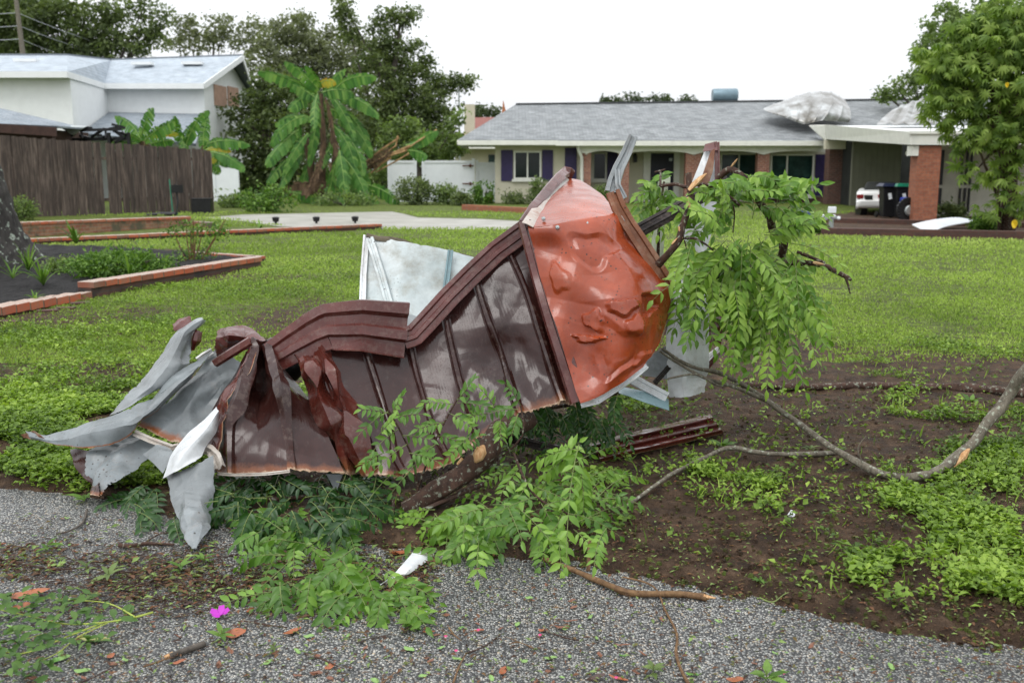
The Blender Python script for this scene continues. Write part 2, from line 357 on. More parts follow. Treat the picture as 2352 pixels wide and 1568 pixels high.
that = q.ramp(q.noise(v, 6, 8, .7), [(.3, (.05, .05, .016)), (.52, (.1, .14, .024)), (.7, (.2, .26, .045))])
brk = q.math('ADD', q.attr('rnd'), q.math('MULTIPLY', q.math('SUBTRACT', q.noise(v, 7, 7, .75), .52), 2.6)); q.base(q.mix(q.gray(brk, .3, .75), soil, that)); q.l(q.gray(n1, .3, .7, .6, .9), q.p.inputs['Roughness']); q.p.inputs['Specular IOR Level'].default_value = .18
q.bump(q.math('ADD', n1, q.math('MULTIPLY', n2, .5)), 1., .06); M['soil'] = q.m
tag(raw('ground', V_, Fq, M['soil'], None, True, r=np.clip(gm_.ravel() * 1.1, 0, 1) * .9 * np.clip((YY.ravel() - 4.5) / 5, .3, 1), own=False), kind='structure')
# pavement: exposed aggregate
q = NM('exposed_aggregate'); v = q.co(); wv = q.n('ShaderNodeTexVoronoi', feature='F1'); wv.inputs['Scale'].default_value = 128; wv.inputs['Randomness'].default_value = 1
nd = q.n('ShaderNodeTexNoise'); nd.inputs['Scale'].default_value = 60; q.l(v, nd.inputs['Vector'])
vm = q.n('ShaderNodeVectorMath', operation='SCALE'); q.l(nd.outputs[1], vm.inputs[0]); vm.inputs['Scale'].default_value = .008
va = q.n('ShaderNodeVectorMath', operation='ADD'); q.l(v, va.inputs[0]); q.l(vm.outputs[0], va.inputs[1]); q.l(va.outputs[0], wv.inputs['Vector'])
sp = q.n('ShaderNodeSeparateColor'); q.l(wv.outputs['Color'], sp.inputs[0])
peb = q.ramp(sp.outputs[0], [(0, (.05, .05, .055)), (.2, (.14, .145, .15)), (.4, (.3, .31, .3)), (.65, (.42, .42, .4)), (.88, (.66, .65, .6)), (1, (.5, .38, .24))])
dd = wv.outputs['Distance']
c = q.mix(q.ramp(dd, [(.36, (0, 0, 0)), (.6, (1, 1, 1))]), peb, (.04, .04, .04))
big = q.noise(v, 1.1, 6, .65)
c = q.mix(q.ramp(big, [(.45, (0, 0, 0)), (.7, (.6, .6, .6))]), c, q.mix(1., c, (.3, .3, .29), 'MULTIPLY'))
c = q.mix(q.ramp(q.noise(v, 14, 6, .7), [(.62, (0, 0, 0)), (.72, (.85, .85, .85))]), c, (.045, .036, .027))
q.base(c); q.set(Roughness=.42); q.p.inputs['Specular IOR Level'].default_value = .3; q.bump(q.ramp(dd, [(.1, (1, 1, 1)), (.65, (0, 0, 0))]), .9, .006); M['agg'] = q.m
ex2 = np.linspace(-12, 9, 120); pv = []; 
ye = np.interp(ex2, _ex, _ey, left=_ey[0], right=_ey[-1]) + .35
for rw, yy in enumerate((-14, 0, 1.5, None)):
    for i, x in enumerate(ex2): pv.append((x, ye[i] if yy is None else yy, 0))
n_ = len(ex2); pf = [(r_ * n_ + i, r_ * n_ + i + 1, (r_ + 1) * n_ + i + 1, (r_ + 1) * n_ + i) for r_ in range(3) for i in range(n_ - 1)]
tag(raw('driveway_pavement', pv, pf, M['agg'], own=False), kind='structure')
# concrete path in the background
q = NM('wet_concrete'); v = q.co(); q.base(q.ramp(q.noise(v, .9, 7, .6), [(.3, (.2, .19, .16)), (.7, (.38, .37, .33))])); q.set(Roughness=.5); M['conc'] = q.m
mb = MB(); pts = [gd(*p, .035) for p in ((470,500),(560,493),(900,486),(930,492),(960,500),(1100,503),(1195,508),(1260,515),(1175,527),(900,526),(640,520),(560,508))]
mb.add([(p.x, p.y, .035) for p in pts], [tuple(range(len(pts)))]); mk('concrete_path', mb, M['conc'], kind='structure')
# raised bed mulch
q = NM('black_mulch'); v = q.co(); n1 = q.noise(v, 18, 8, .7)
q.base(q.ramp(n1, [(.35, (.005, .005, .005)), (.6, (.02, .018, .018)), (.75, (.07, .064, .06))])); q.set(Roughness=.7); q.p.inputs['Specular IOR Level'].default_value = .15; q.bump(n1, 1, .03); M['mulch'] = q.m
bx = [gd(*p, .09) for p in ((-420,780),(-50,718),(0,712),(205,672),(595,592),(420,576),(60,560),(-420,600))]
xs_ = [p.x for p in bx]; ys_ = [p.y for p in bx]; g = []; gi = {}
N1 = 110; gx = np.linspace(min(xs_), max(xs_), N1); gy = np.linspace(min(ys_), max(ys_), N1); GX, GY = np.meshgrid(gx, gy)
ins = inpoly(GX, GY, list(zip(xs_, ys_))); GZ = .1 + (fbm(GX, GY, 4, 4, 5) - .47) * .12
vv = np.stack([GX, GY, GZ], -1).reshape(-1, 3); fs = [(i * N1 + j, i * N1 + j + 1, (i + 1) * N1 + j + 1, (i + 1) * N1 + j) for i in range(N1 - 1) for j in range(N1 - 1) if ins[i, j] and ins[i + 1, j] and ins[i, j + 1] and ins[i + 1, j + 1]]
us = sorted({k for f in fs for k in f}); re_ = {k: i for i, k in enumerate(us)}
tag(raw('mulch', vv[us], [tuple(re_[k] for k in f) for f in fs], M['mulch'], smooth=True), kind='structure')
# ------------------------------------------------------------------ leaves in bulk
def nrmz(a): return a / np.maximum(1e-9, np.linalg.norm(a, axis=-1, keepdims=True))
def leaf4(P, D, N, L, W, fold=.25):
    D = nrmz(D); S = nrmz(np.cross(D, N)); N = np.cross(S, D); L = L[:, None]; W = W[:, None]
    V = np.stack([P, P + D * L * .45 + S * W * .5 + N * W * fold, P + D * L - N * L * .1, P + D * L * .45 - S * W * .5 + N * W * fold], 1)
    b = np.arange(len(P))[:, None] * 4
    return V.reshape(-1, 3), np.concatenate([b + [0, 1, 2], b + [0, 2, 3]], 0)
def leaf8(P, D, N, L, W, bend=.25, fold=.16):
    D = nrmz(D); S = nrmz(np.cross(D, N)); N = np.cross(S, D); L = L[:, None]; W = W[:, None]
    def pt(t, s, n=0.): return P + D * L * t + S * W * s + N * (W * n - L * bend * t * t)
    V = np.stack([pt(0, 0), pt(.3, -.42, fold), pt(.3, 0), pt(.3, .42, fold), pt(.62, -.38, fold), pt(.62, 0), pt(.62, .38, fold), pt(1, 0)], 1)
    b = np.arange(len(P))[:, None] * 8
    T3 = [b + k for k in ([0, 2, 1], [0, 3, 2], [4, 5, 7], [5, 6, 7], [1, 2, 5], [1, 5, 4], [2, 3, 6], [2, 6, 5])]
    return V.reshape(-1, 3), np.concatenate(T3, 0)
def leaves(name, P, D, N, L, W, mat, parent=None, kindf=leaf4, rr=None, **kw):
    P = np.asarray(P, float); V, Fc = kindf(P, np.asarray(D, float), np.asarray(N, float), np.asarray(L, float), np.asarray(W, float), **kw)
    k = 4 if kindf is leaf4 else 8
    rr = rng.random(len(P)) if rr is None else rr
    o = raw(name, V, Fc, mat, parent, r=np.repeat(rr, k)); return o
def rdir(n): return nrmz(rng.normal(size=(n, 3)))
# ------------------------------------------------------------------ lawn and weeds
def scatter(n, x0, x1, y0, y1, thr=1.0):
    px = rng.uniform(x0, x1, n); py = rng.uniform(y0, y1, n); x, y = gdn(px, py)
    m = grassmask(px, py, x, y) * np.clip((fbm(x, y, 1.3, 4, 21) - .37) * 5, .04, 1)
    k = (rng.random(n) < m * thr) & (edge_s(x, y) > .05)
    return x[k], y[k], m[k]
def in_path(x, y):
    px, py = projn(x, y, 0 * x); return inpoly(px, py, [(470,500),(560,493),(900,486),(930,492),(960,500),(1100,503),(1195,508),(1260,515),(1175,527),(900,526),(640,520),(560,508)])
# broad-leaf weeds near, in rosettes
x, y, m = scatter(30000, -260, 1650, 600, 1130); n = len(x); K = 6
xx = np.repeat(x, K) + rng.normal(0, .016, n * K) * 1; yy = np.repeat(y, K) + rng.normal(0, .016, n * K)
x2, y2, m2 = scatter(30000, 1300, 2650, 780, 1420); xx = np.concatenate([xx, np.repeat(x2, K) + rng.normal(0, .02, len(x2) * K)]); yy = np.concatenate([yy, np.repeat(y2, K) + rng.normal(0, .02, len(y2) * K)])
x3, y3 = gdn(rng.uniform(-200, 470, 9000), rng.uniform(930, 1135, 9000)); k3 = (edge_s(x3, y3) > rng.uniform(.0, .3, 9000)) & (fbm(x3, y3, 3, 3, 71) > .36); x3, y3 = x3[k3], y3[k3]
xx = np.concatenate([xx, np.repeat(x3, K) + rng.normal(0, .02, len(x3) * K)]); yy = np.concatenate([yy, np.repeat(y3, K) + rng.normal(0, .02, len(y3) * K)])
x3, y3 = gdn(rng.uniform(1950, 2650, 6000), rng.uniform(960, 1460, 6000)); k3 = (edge_s(x3, y3) > rng.uniform(.05, .5, 6000)) & (fbm(x3, y3, 2.4, 3, 72) > .51); x3, y3 = x3[k3], y3[k3]
xx = np.concatenate([xx, np.repeat(x3, K) + rng.normal(0, .02, len(x3) * K)]); yy = np.concatenate([yy, np.repeat(y3, K) + rng.normal(0, .02, len(y3) * K)])
n = len(xx); zz = ground_z(xx, yy) + rng.uniform(.004, .05, n); P = np.stack([xx, yy, zz], 1)
a = rng.uniform(0, 2 * math.pi, n); D = np.stack([np.cos(a), np.sin(a), rng.uniform(-.1, .9, n)], 1); Nn = np.stack([rng.normal(0, .35, n), rng.normal(0, .35, n), np.ones(n)], 1)
L = rng.uniform(.016, .042, n); rr = np.clip(fbm(xx, yy, 2.2, 3, 4) * 1.1 - .1 + rng.normal(0, .17, n), 0, 1)
tag(leaves('lawn_weeds', P, D, Nn, L, L * rng.uniform(.4, .75, n), M['lf_weed'], rr=rr), kind='stuff', label='low broad leaved weeds growing through the near lawn', cat='weeds')
# grass blades: near
x, y, m = scatter(95000, -260, 2650, 560, 1400, .8); n = len(x)
ht = rng.uniform(.03, .085, n); P = np.stack([x, y, ground_z(x, y) - .004], 1); D = np.stack([rng.normal(0, .5, n), rng.normal(0, .5, n), np.ones(n)], 1)
Nn = np.stack([rng.normal(0, 1, n), -np.ones(n), rng.normal(.3, .3, n)], 1)
rr = np.clip(fbm(x, y, 1.3, 3, 14) + rng.normal(0, .2, n), 0, 1)
tag(leaves('lawn_grass', P, D, Nn, ht, rng.uniform(.005, .01, n), M['lf_weed'], rr=rr), kind='stuff', label='uneven grass blades of the near lawn', cat='grass')
# middle and far lawn
def far_lawn():
    n = 260000; px = rng.uniform(-300, 2700, n); py = rng.uniform(0, 1, n) ** 1.0 * (845 - 488) + 488; x, y = gdn(px, py)
    k = (rng.random(n) < grassmask(px, py, x, y) * np.clip((fbm(x, y, .9, 5, 31) - .2) * 4, .12, 1)) & (~in_path(x, y)) & (y > 7.5) & (y < 45)
    # brick beds and walls keep the blades out
    k &= ~inpoly(px, py, [(-400,500),(430,498),(450,512),(430,530),(870,512),(880,530),(75,562),(-400,600)]) | (px > 890)
    x, y = x[k], y[k]; n = len(x); sc_ = np.clip(y / 12, .8, 2.2)
    ht = rng.uniform(.018, .042, n) * sc_; P = np.stack([x, y, ground_z(x, y) - .005], 1); D = np.stack([rng.normal(0, .5, n), rng.normal(0, .5, n), np.ones(n)], 1)
    Nn = np.stack([rng.normal(0, .7, n), -np.ones(n), rng.uniform(.4, 1.2, n)], 1); rr = np.clip(fbm(x, y, .7, 5, 6) * 1.1 + fbm(x, y, .18, 3, 16) * .9 - .55 + rng.normal(0, .2, n), 0, 1)
    tag(leaves('far_lawn_grass', P, D, Nn, ht, rng.uniform(.009, .017, n) * sc_, M['lf_lawn'], rr=rr), kind='stuff', label='bright mown grass of the wide front lawn', cat='grass')
far_lawn()
# ------------------------------------------------------------------ trees
def tree(name, label, base, blobs, Y, leaf, dens, mat, trunkr=.25, limbs=True, cat='tree', group=None, depth=None, barkm='bark', trunk_pts=None, rad_sub=(.14, .3), flat=.8, loose=1.0):
    """blobs: (px, py, rx, ry) in photo units at distance Y; crown of leaf clumps, trunk and limbs to the blobs"""
    root = T(name, label, cat, base, group); sc_ = Y / 2290.; Ps = []; b3 = []
    for (px, py, rx, ry) in blobs:
        c = at(px, py, Y); RX, RZ = rx * sc_, ry * sc_; RY = (depth or min(RX, RZ * 1.3)); b3.append(c)
        n = max(8, int(dens * RX * RZ * 21 / (leaf * 5) ** 2))
        d = rdir(n); rad = rng.random(n) ** .42; sub = np.array(c) + d * rad[:, None] * [RX, RY, RZ]
        m_ = max(8, int(30 * loose)); sr = rng.uniform(rad_sub[0], rad_sub[1], n) * min(RX, RZ) * 1.0
        sr = np.clip(sr, leaf * 1.3, leaf * 5)
        q = np.repeat(sub, m_, 0) + rng.normal(size=(n * m_, 3)) * np.repeat(sr, m_)[:, None] * [.62, .62, .62 * flat]
        Ps.append((q, np.repeat(rng.random(n), m_)))
    P = np.concatenate([p for p, _ in Ps]); rr = np.clip(np.concatenate([r_ for _, r_ in Ps]) * .6 + rng.random(len(P)) * .4, 0, 1); n = len(P)
    D = rdir(n) * [1, 1, .7] + [0, 0, -.25]; Nn = rdir(n) + [0, 0, .7]; L = rng.uniform(.7, 1.3, n) * leaf
    leaves('crown', P, D, Nn, L, L * .55, mat, root, rr=rr)
    mb = MB(); b = Vector(base); top = Vector((sum(c.x for c in b3) / len(b3), sum(c.y for c in b3) / len(b3), max(c.z for c in b3)))
    tp = trunk_pts or [b + Vector((0, 0, -.1)), lerp(b, top, .25) + Vector((.1, 0, 0)), lerp(b, top, .5) + Vector((-.12, 0, 0)), lerp(b, top, .8), top]
    mb.tube(tp, [trunkr, trunkr * .8, trunkr * .6, trunkr * .35, trunkr * .1], 9, .2)
    if limbs:
        for c in b3:
            t = random.uniform(.25, .6); s_ = lerp(Vector(tp[0]), Vector(tp[-1]), t); md = (s_ + c) / 2 + Vector((random.uniform(-.3, .3), random.uniform(-.3, .3), -.1)) * (Y / 50)
            mb.tube([s_, md, c], [trunkr * .4, trunkr * .25, trunkr * .06], 6, .2)
    mk('trunk', mb, M[barkm], root, 40); return root
Yb = 62
def gb(px, Y): p = at(px, 0, Y); return (p.x, Y, 0)
tree('pine_tree', 'tall dark evergreen towering behind the white house roof', gb(150, 66), [(40,30,90,60),(120,60,90,55),(210,95,80,45),(300,95,75,40),(60,100,110,40),(150,20,80,50),(330,20,40,28),(370,50,22,30),(250,30,60,40),(340,75,30,22),(20,60,60,80),(180,120,150,30)], 66, .3, 1.5, M['lf_dark'], .5, cat='tree', barkm='bark')
tree('broadleaf_tree', 'wide dark tree rising at the edge behind the utility pole', gb(-80, 72), [(-60,40,110,80),(20,-10,90,50),(-120,100,90,60),(-20,110,80,40)], 72, .32, 1.4, M['lf_mid'], .5)
tree('broadleaf_tree', 'pale wispy tree just right of the tall evergreen', gb(450, 80), [(430,60,36,34),(470,90,50,34),(510,60,38,30),(550,95,44,38),(420,110,40,22),(590,70,30,28)], 80, .28, 1.15, M['lf_olive'], .25)
tree('broadleaf_tree', 'rounded grey olive tree behind the banana clump', gb(690, 70), [(640,90,60,40),(700,80,70,50),(760,110,70,50),(690,150,110,60),(800,170,70,60),(620,150,60,50),(860,150,50,50),(760,250,90,70),(830,300,90,80),(720,330,90,80)], 70, .28, 1.4, M['lf_olive'], .35)
tree('broadleaf_tree', 'dense dark green tree between the gable and the banana clump', gb(600, 52), [(610,240,50,45),(640,200,60,46),(560,290,44,42),(620,310,80,70),(585,380,70,60),(680,260,80,80),(640,400,90,60),(604,180,26,24),(545,250,30,24),(590,440,90,50),(700,420,90,60),(560,420,60,50)], 52, .23, 1.5, M['lf_dark'], .3)
tree('broadleaf_tree', 'tall storm torn tree with a slim upright top', gb(860, 56), [(792,15,22,34),(800,55,32,30),(806,80,22,20),(905,45,48,28),(935,30,32,20),(870,75,24,32),(880,110,45,28),(930,120,50,32),(890,165,90,48),(960,160,50,32),(990,190,60,25),(1045,180,40,18),(1060,195,25,12),(930,230,110,55),(880,290,100,60),(990,250,70,48),(1000,310,70,55),(940,350,110,50),(1030,350,40,30),(860,400,80,60),(960,420,80,40)], 56, .22, 1.45, M['lf_dark'], .3)
tree('broadleaf_tree', 'bushy mid green tree leaning over the white vinyl fence', gb(960, 49), [(960,330,80,40),(1010,360,60,32),(880,380,60,40),(1040,300,30,50),(910,300,50,40)], 49, .2, 1.3, M['lf_mid'], .2)
tree('broadleaf_tree', 'small hazy tree behind the red roofed house chimney', gb(1110, 110), [(1115,252,22,14),(1095,262,14,14),(1130,262,14,10)], 110, .4, 1.2, M['lf_far'], .2)
for i, (px, w_, h_) in enumerate(((1392, 9, 9), (1420, 7, 6), (1455, 24, 12), (1505, 26, 10), (1530, 14, 9), (1580, 18, 9))):
    tree('broadleaf_tree', ('tiny dark treetop poking over the shingled ridge nearest the hip', 'smallest treetop showing above the shingled ridge', 'widest treetop showing above the long grey ridge', 'long flat treetop in the middle of those above the grey ridge', 'narrow treetop beside the long flat one above the ridge', 'pale round treetop closest to the metal roof drum')[i], gb(px, 120), [(px, 236 - h_ * .4, w_, h_), (px + 5, 246, w_, 10)], 120, .38, 1.3, M['lf_far'], .2, group='treetops behind the ranch house ridge')
tree('broadleaf_tree', 'tall loose tree behind the carport roof and the palmate tree', gb(2180, 46), [(2060,205,32,22),(2100,190,36,30),(2150,150,50,60),(2130,100,36,40),(2180,60,60,50),(2250,40,70,50),(2230,130,90,90),(2320,60,80,60),(2030,215,14,10),(2180,215,90,30)], 46, .2, 1.4, M['lf_mid'], .3)
# utility pole and wires
mb = MB(); mb.tube([at(54, 135, 58) - Vector((0, 0, 6.5)), at(54, 135, 58), at(36, -10, 58) + Vector((0, 0, 0))], [.16, .15, .12], 10); pole = mk('utility_pole', mb, M['barkpale'], smooth=40, label='leaning wooden utility pole behind the white house', cat='pole')
M['wire'] = plain('aluminium_cable', (.4, .42, .42), .4, .1, 5, 0)
for i, (a, b) in enumerate((((40, 30), (360, 132)), ((45, 60), (300, 134)), ((48, 90), (210, 132)))):
    A = at(*a, 58); B = at(*b, 75); Z = at(-260, a[1] - 26, 52); mb = MB()
    for p0, p1 in ((Z, A), (A, B)):
        mb.tube([lerp(p0, p1, t / 8) - Vector((0, 0, 1.1 * (t / 8) * (1 - t / 8))) for t in range(9)], .018, 5)
    mk('power_line', mb, M['wire'], smooth=40, label='%s power line strung past the leaning pole' % ('highest', 'middle', 'lowest')[i], cat='power line', group='power lines on the utility pole')
# ------------------------------------------------------------------ white two storey house
def quad_uv(mb, pts, m=0):       # planar quad with metre uv
    p = [Vector(q_) for q_ in pts]; u = (p[1] - p[0]).normalized(); n_ = (p[1] - p[0]).cross(p[-1] - p[0]).normalized(); v_ = n_.cross(u)
    o = p[0]; mb.add(p, [tuple(range(len(p)))], .5, [((q_ - o).dot(u), (q_ - o).dot(v_)) for q_ in p], m)
Ya, Yc = 44., 50.; EZ = at(100, 168, Ya).z
xL = at(-160, 168, Ya).x; x1 = at(160, 165, Ya).x; x2 = at(245, 180, Yc).x; x3 = at(467, 180, Yc).x; x4 = at(572, 165, 57).x
hs_ = T('white_house', 'two storey white house with pale grey shingle roof behind the brown fence', 'house', (x1, Ya, 0))
mb = MB(); mb.prism([(xL, Ya), (x1, Ya), (x2, Yc), (x3, Yc), (x4, 57), (x4 - 1, 64), (xL, 64)], 0, EZ, 0.5)
PKp = at(541, 128, 53.2); mb.add([(x3, Yc, EZ - .01), (x4, 57, EZ - .01), (lerp(x3, x4, .53), lerp(Yc, 57, .53), PKp.z - .15)], [(0, 1, 2)]); mk('wall', mb, M['whitewall'], hs_)
ov = .55; A0 = Vector((xL - 1, Ya - ov, EZ)); A1 = Vector((x1 + .15, Ya - ov, EZ)); A2 = Vector((x2 + .1, Yc - ov, EZ)); A3 = Vector((x3 + .2, Yc - ov, EZ)); PK = Vector((PKp.x + .35, 53.3, PKp.z)); A4 = Vector((x4 + .25, 57.4, EZ - .1))
RZ = PK.z; H1 = at(155, 128, Ya + 4.5); H0 = at(-160, 133, Ya + 4.5); H2 = at(255, 139, Yc + 3.5)
mb = MB()
quad_uv(mb, [A0, A1, H1, Vector((H0.x - 2, H0.y, H1.z))]); quad_uv(mb, [A1, A2, H2, H1]); quad_uv(mb, [A2, A3, PK, H2]); 
mb.add([H1, H2, PK, A4, Vector((A4.x - 2, 66, EZ)), Vector((H0.x - 2, 66, EZ)), Vector((H0.x - 2, H0.y, H1.z))], [(0, 6, 5, 4, 3, 2, 1)])
rf = raw('roof', mb.v, mb.f, M['shingleb'], hs_, r=mb.r, uv=mb.uv); sm = rf.modifiers.new('s', 'SOLIDIFY'); sm.thickness = .08
mb = MB()
for a, b in ((A0, A1), (A1, A2), (A2, A3), (A3, PK), (PK, A4)): mb.bar(a + Vector((0, -.03, -.12)), b + Vector((0, -.03, -.12)), .06, .26)
mk('fascia', mb, M['whitewall'], rf)
mb = MB()
for (px, py, Y) in ((62, 140, Ya + 2.6), (328, 147, Yc + 1.9), (443, 146, Yc + 1.9)):
    mb = MB(); mb.box(at(px, py, Y), (1., .5, .14)); mk('ridge_vent', mb, M['whitewall'], rf)
for (a, b, c_, d_) in ((487, 194, 513, 242), (517, 198, 541, 243)):
    t0 = (a - 467) / 105; P0 = lerp(Vector((x3, Yc, 0)), Vector((x4, 57, 0)), t0); t1 = (c_ - 467) / 105; P1 = lerp(Vector((x3, Yc, 0)), Vector((x4, 57, 0)), t1)
    z0 = at(a, d_, P0.y).z; z1 = at(a, b, P0.y).z; nn = Vector((7, -(x4 - x3), 0)).normalized() * .06
    mb = MB(); mb.add([P0 + nn + Vector((0, 0, z0)), P1 + nn + Vector((0, 0, z0)), P1 + nn + Vector((0, 0, z1)), P0 + nn + Vector((0, 0, z1)), P0 + Vector((0, 0, z0)), P1 + Vector((0, 0, z0)), P1 + Vector((0, 0, z1)), P0 + Vector((0, 0, z1))], [(0, 1, 2, 3), (0, 4, 5, 1), (1, 5, 6, 2), (2, 6, 7, 3), (3, 7, 4, 0)])
    mk('boarded_window', mb, M['plywood'], hs_)
mb = MB(); PR = [at(186, 306, Ya + .5), at(450, 330, Ya + .5), at(470, 262, Yc - .05), at(250, 258, Yc - .05)]; quad_uv(mb, PR)
o = raw('porch_roof', mb.v, mb.f, M['shinglep'], hs_, r=mb.r, uv=mb.uv); o.modifiers.new('s', 'SOLIDIFY').thickness = .12
# brown shed
sh = T('brown_shed', 'low brown outbuilding with a grey shingle roof and wide fascia behind the fence', 'shed', (at(-60, 0, 33).x, 33, 0))
mb = MB(); s0, s1 = at(-200, 262, 33), at(137, 290, 34.5); mb.box2((s0.x, 35, 0), (s1.x - .5, 38, s1.z - .1)); mk('wall', mb, M['brownwood'], sh)
mb = MB(); quad_uv(mb, [(s0.x, 34.2, at(-200, 278, 34.2).z), (s1.x, 34.3, s1.z), (s1.x, 36.5, s1.z + .02), (s0.x, 37.5, at(-200, 240, 37.5).z)]); o = raw('roof', mb.v, mb.f, M['shinglep'], sh, uv=mb.uv); o.modifiers.new('s', 'SOLIDIFY').thickness = .06
mb = MB(); mb.bar((s0.x, 34.15, at(-200, 285, 34.2).z), (s1.x, 34.25, s1.z - .2), .08, .3); mk('fascia', mb, M['brownwood'], sh)
# torn pergola remains behind the fence
mb = MB(); random.seed(3)
for i in range(16):
    a = at(random.uniform(130, 310), random.uniform(292, 318), 36.5); b = a + Vector((random.uniform(-.6, .6), random.uniform(-.2, .2), random.uniform(-.5, .15))); mb.bar(a, b, .06, .09)
mb.bar(at(140, 322, 36.6), at(300, 318, 36.6), .09, .12); mb.bar(at(170, 300, 36.4), at(280, 297, 36.4), .08, .1)
for px in (150, 250, 295): mb.bar(at(px, 305, 36.5), Vector((at(px, 300, 36.5).x, 36.5, 0)), .1, .1)
mk('broken_pergola', mb, M['black'], label='broken dark pergola frame sticking up behind the fence', cat='pergola')
mb = MB(); a = at(140, 294, 36.2); b = at(195, 292, 36.2); c_ = at(165, 310, 36.2); mb.add([a, b, c_, a + Vector((0, .3, .1)), b + Vector((0, .3, .05)), c_ + Vector((0, .2, 0))], [(0, 2, 1), (3, 4, 5), (0, 1, 4, 3), (1, 2, 5, 4), (2, 0, 3, 5)]); mk('torn_sheet', mb, M['galv'], label='small torn pale sheet snagged on the broken pergola', cat='metal sheet')
# ------------------------------------------------------------------ brown board fence
FA = Vector((at(-330, 0, 26).x, 26, 0)); 
fl0 = at(0, 500, 30); F0 = Vector((fl0.x, 30, 0)); fe = at(490, 487, 34.7); F1 = Vector((fe.x, 34.7, 0))
fn = T('board_fence', 'weathered dark brown vertical board fence with gaps beside the yard', 'fence', tuple((F0 + F1) / 2))
mb = MB(); dirf = (F1 - F0).normalized(); ln = (F1 - F0).length; st = -2.5; ang = math.atan2(dirf.y, dirf.x)
while st < ln:
    wd = random.uniform(.13, .155); p = F0 + dirf * (st + wd / 2); pxx = 490 * (st / ln)
    topy = 312 + (345 - 312) * st / ln if st > 0 else 308
    pp = projn(p.x, p.y, 2.0)[0]
    zt = at(float(pp), topy + random.uniform(-2.2, 2.2), p.y).z
    if not (236 < pp < 243): mb.box((p.x + random.uniform(-.01, .01), p.y + random.uniform(-.015, .015), zt / 2), (wd - .008, .02, zt), ang, r=random.random() * (.55 if random.random() < .8 else 1), tilt=random.uniform(-.008, .008) if not (243 < pp < 290) else random.uniform(-.03, .03))
    st += wd
mk('boards', mb, M['boards'], fn)
for h in (.5, 1.8):
    mb = MB(); mb.bar(F0 - dirf * 2.5 + Vector((0, .07, h)), F1 + Vector((0, .07, h)), .04, .09); mk('rail', mb, M['boards'], fn)
for t in (0, .28, .52, .76, .99):
    mb = MB(); p = F0 + dirf * ln * t + Vector((0, .12, 0)); mb.box((p.x, p.y, 1.), (.1, .1, 2.), ang); mk('post', mb, M['boards'], fn)
# rubbish by the fence
mb = MB(); p = gd(466, 491); mb.box((p.x, p.y, .23), (.62, .4, .46), .1); mb.box((p.x, p.y, .49), (.66, .44, .05), .1); mk('storage_box', mb, M['black'], label='squat black plastic box at the end of the board fence', cat='box', bevel=.02)
mb = MB(); p = gd(405, 497); mb.tube([p + Vector((0, 0, 0)), p + Vector((.05, .1, .5)), p + Vector((-.05, .2, 1.0))], .03, 6); mb.tube([p + Vector((0, 0, .05)), p + Vector((-.5, 0, .06)), p + Vector((-.9, -.1, .03))], [.1, .08, .05], 6); mb.box(p + Vector((.05, .1, .85)), (.35, .1, .25), .2)
mk('garden_cart', mb, M['black'], label='black garden cart tipped against the board fence', cat='cart')
mb = MB(); p = gd(398, 497); mb.tube([p, p + Vector((-.12, .2, 1.15))], .02, 6); mb.box(p + Vector((0, 0, .05)), (.3, .06, .1), .3); mk('rake', mb, M['green'], label='green handled rake leaning on the board fence', cat='rake')
# ------------------------------------------------------------------ white vinyl fence pieces
def vinyl(x0, x1, y0, y1, Y, label, hinges=None, name='vinyl_fence'):
    a = at(x0, y0, Y); b = at(x1, y1, Y); rt = T(name, label, 'fence' if 'fence' in name else 'gate', ((a.x + b.x) / 2, Y, 0))
    mb = MB(); mb.box2((a.x, Y, .02), (b.x, Y + .04, a.z - .1)); mk('panel', mb, M['vinyl'], rt)
    mb = MB(); mb.box2((a.x, Y - .03, a.z - .1), (b.x, Y + .07, a.z)); mk('rail', mb, M['vinyl'], rt); mb = MB(); mb.box2((a.x, Y - .03, .02), (b.x, Y + .07, .16)); mk('rail', mb, M['vinyl'], rt)
    for x in (a.x, b.x):
        mb = MB(); mb.box2((x - .06, Y - .05, 0), (x + .06, Y + .09, a.z + .05)); mb.box((x, Y + .02, a.z + .07), (.16, .16, .04)); mk('post', mb, M['vinyl'], rt)
    for (hx, hy) in hinges or ():
        mb = MB(); c_ = at(hx, hy, Y - .06); mb.box(c_, (.5, .03, .05)); mb.box(c_ + Vector((.1, 0, 0)), (.08, .05, .14)); mk('hinge', mb, M['rust'], rt)
    return rt
vinyl(490, 548, 378, 460, 44.5, 'short white vinyl fence piece beside the board fence end')
vinyl(893, 955, 369, 460, 44.5, 'white vinyl fence panel left of the narrow gap')
vinyl(972, 1088, 369, 460, 44.5, 'wide white vinyl gate with two rusty hinges', ((1075, 381), (1075, 422)), 'vinyl_gate')
vinyl(1095, 1140, 373, 460, 44.6, 'white vinyl fence panel meeting the cream house corner')
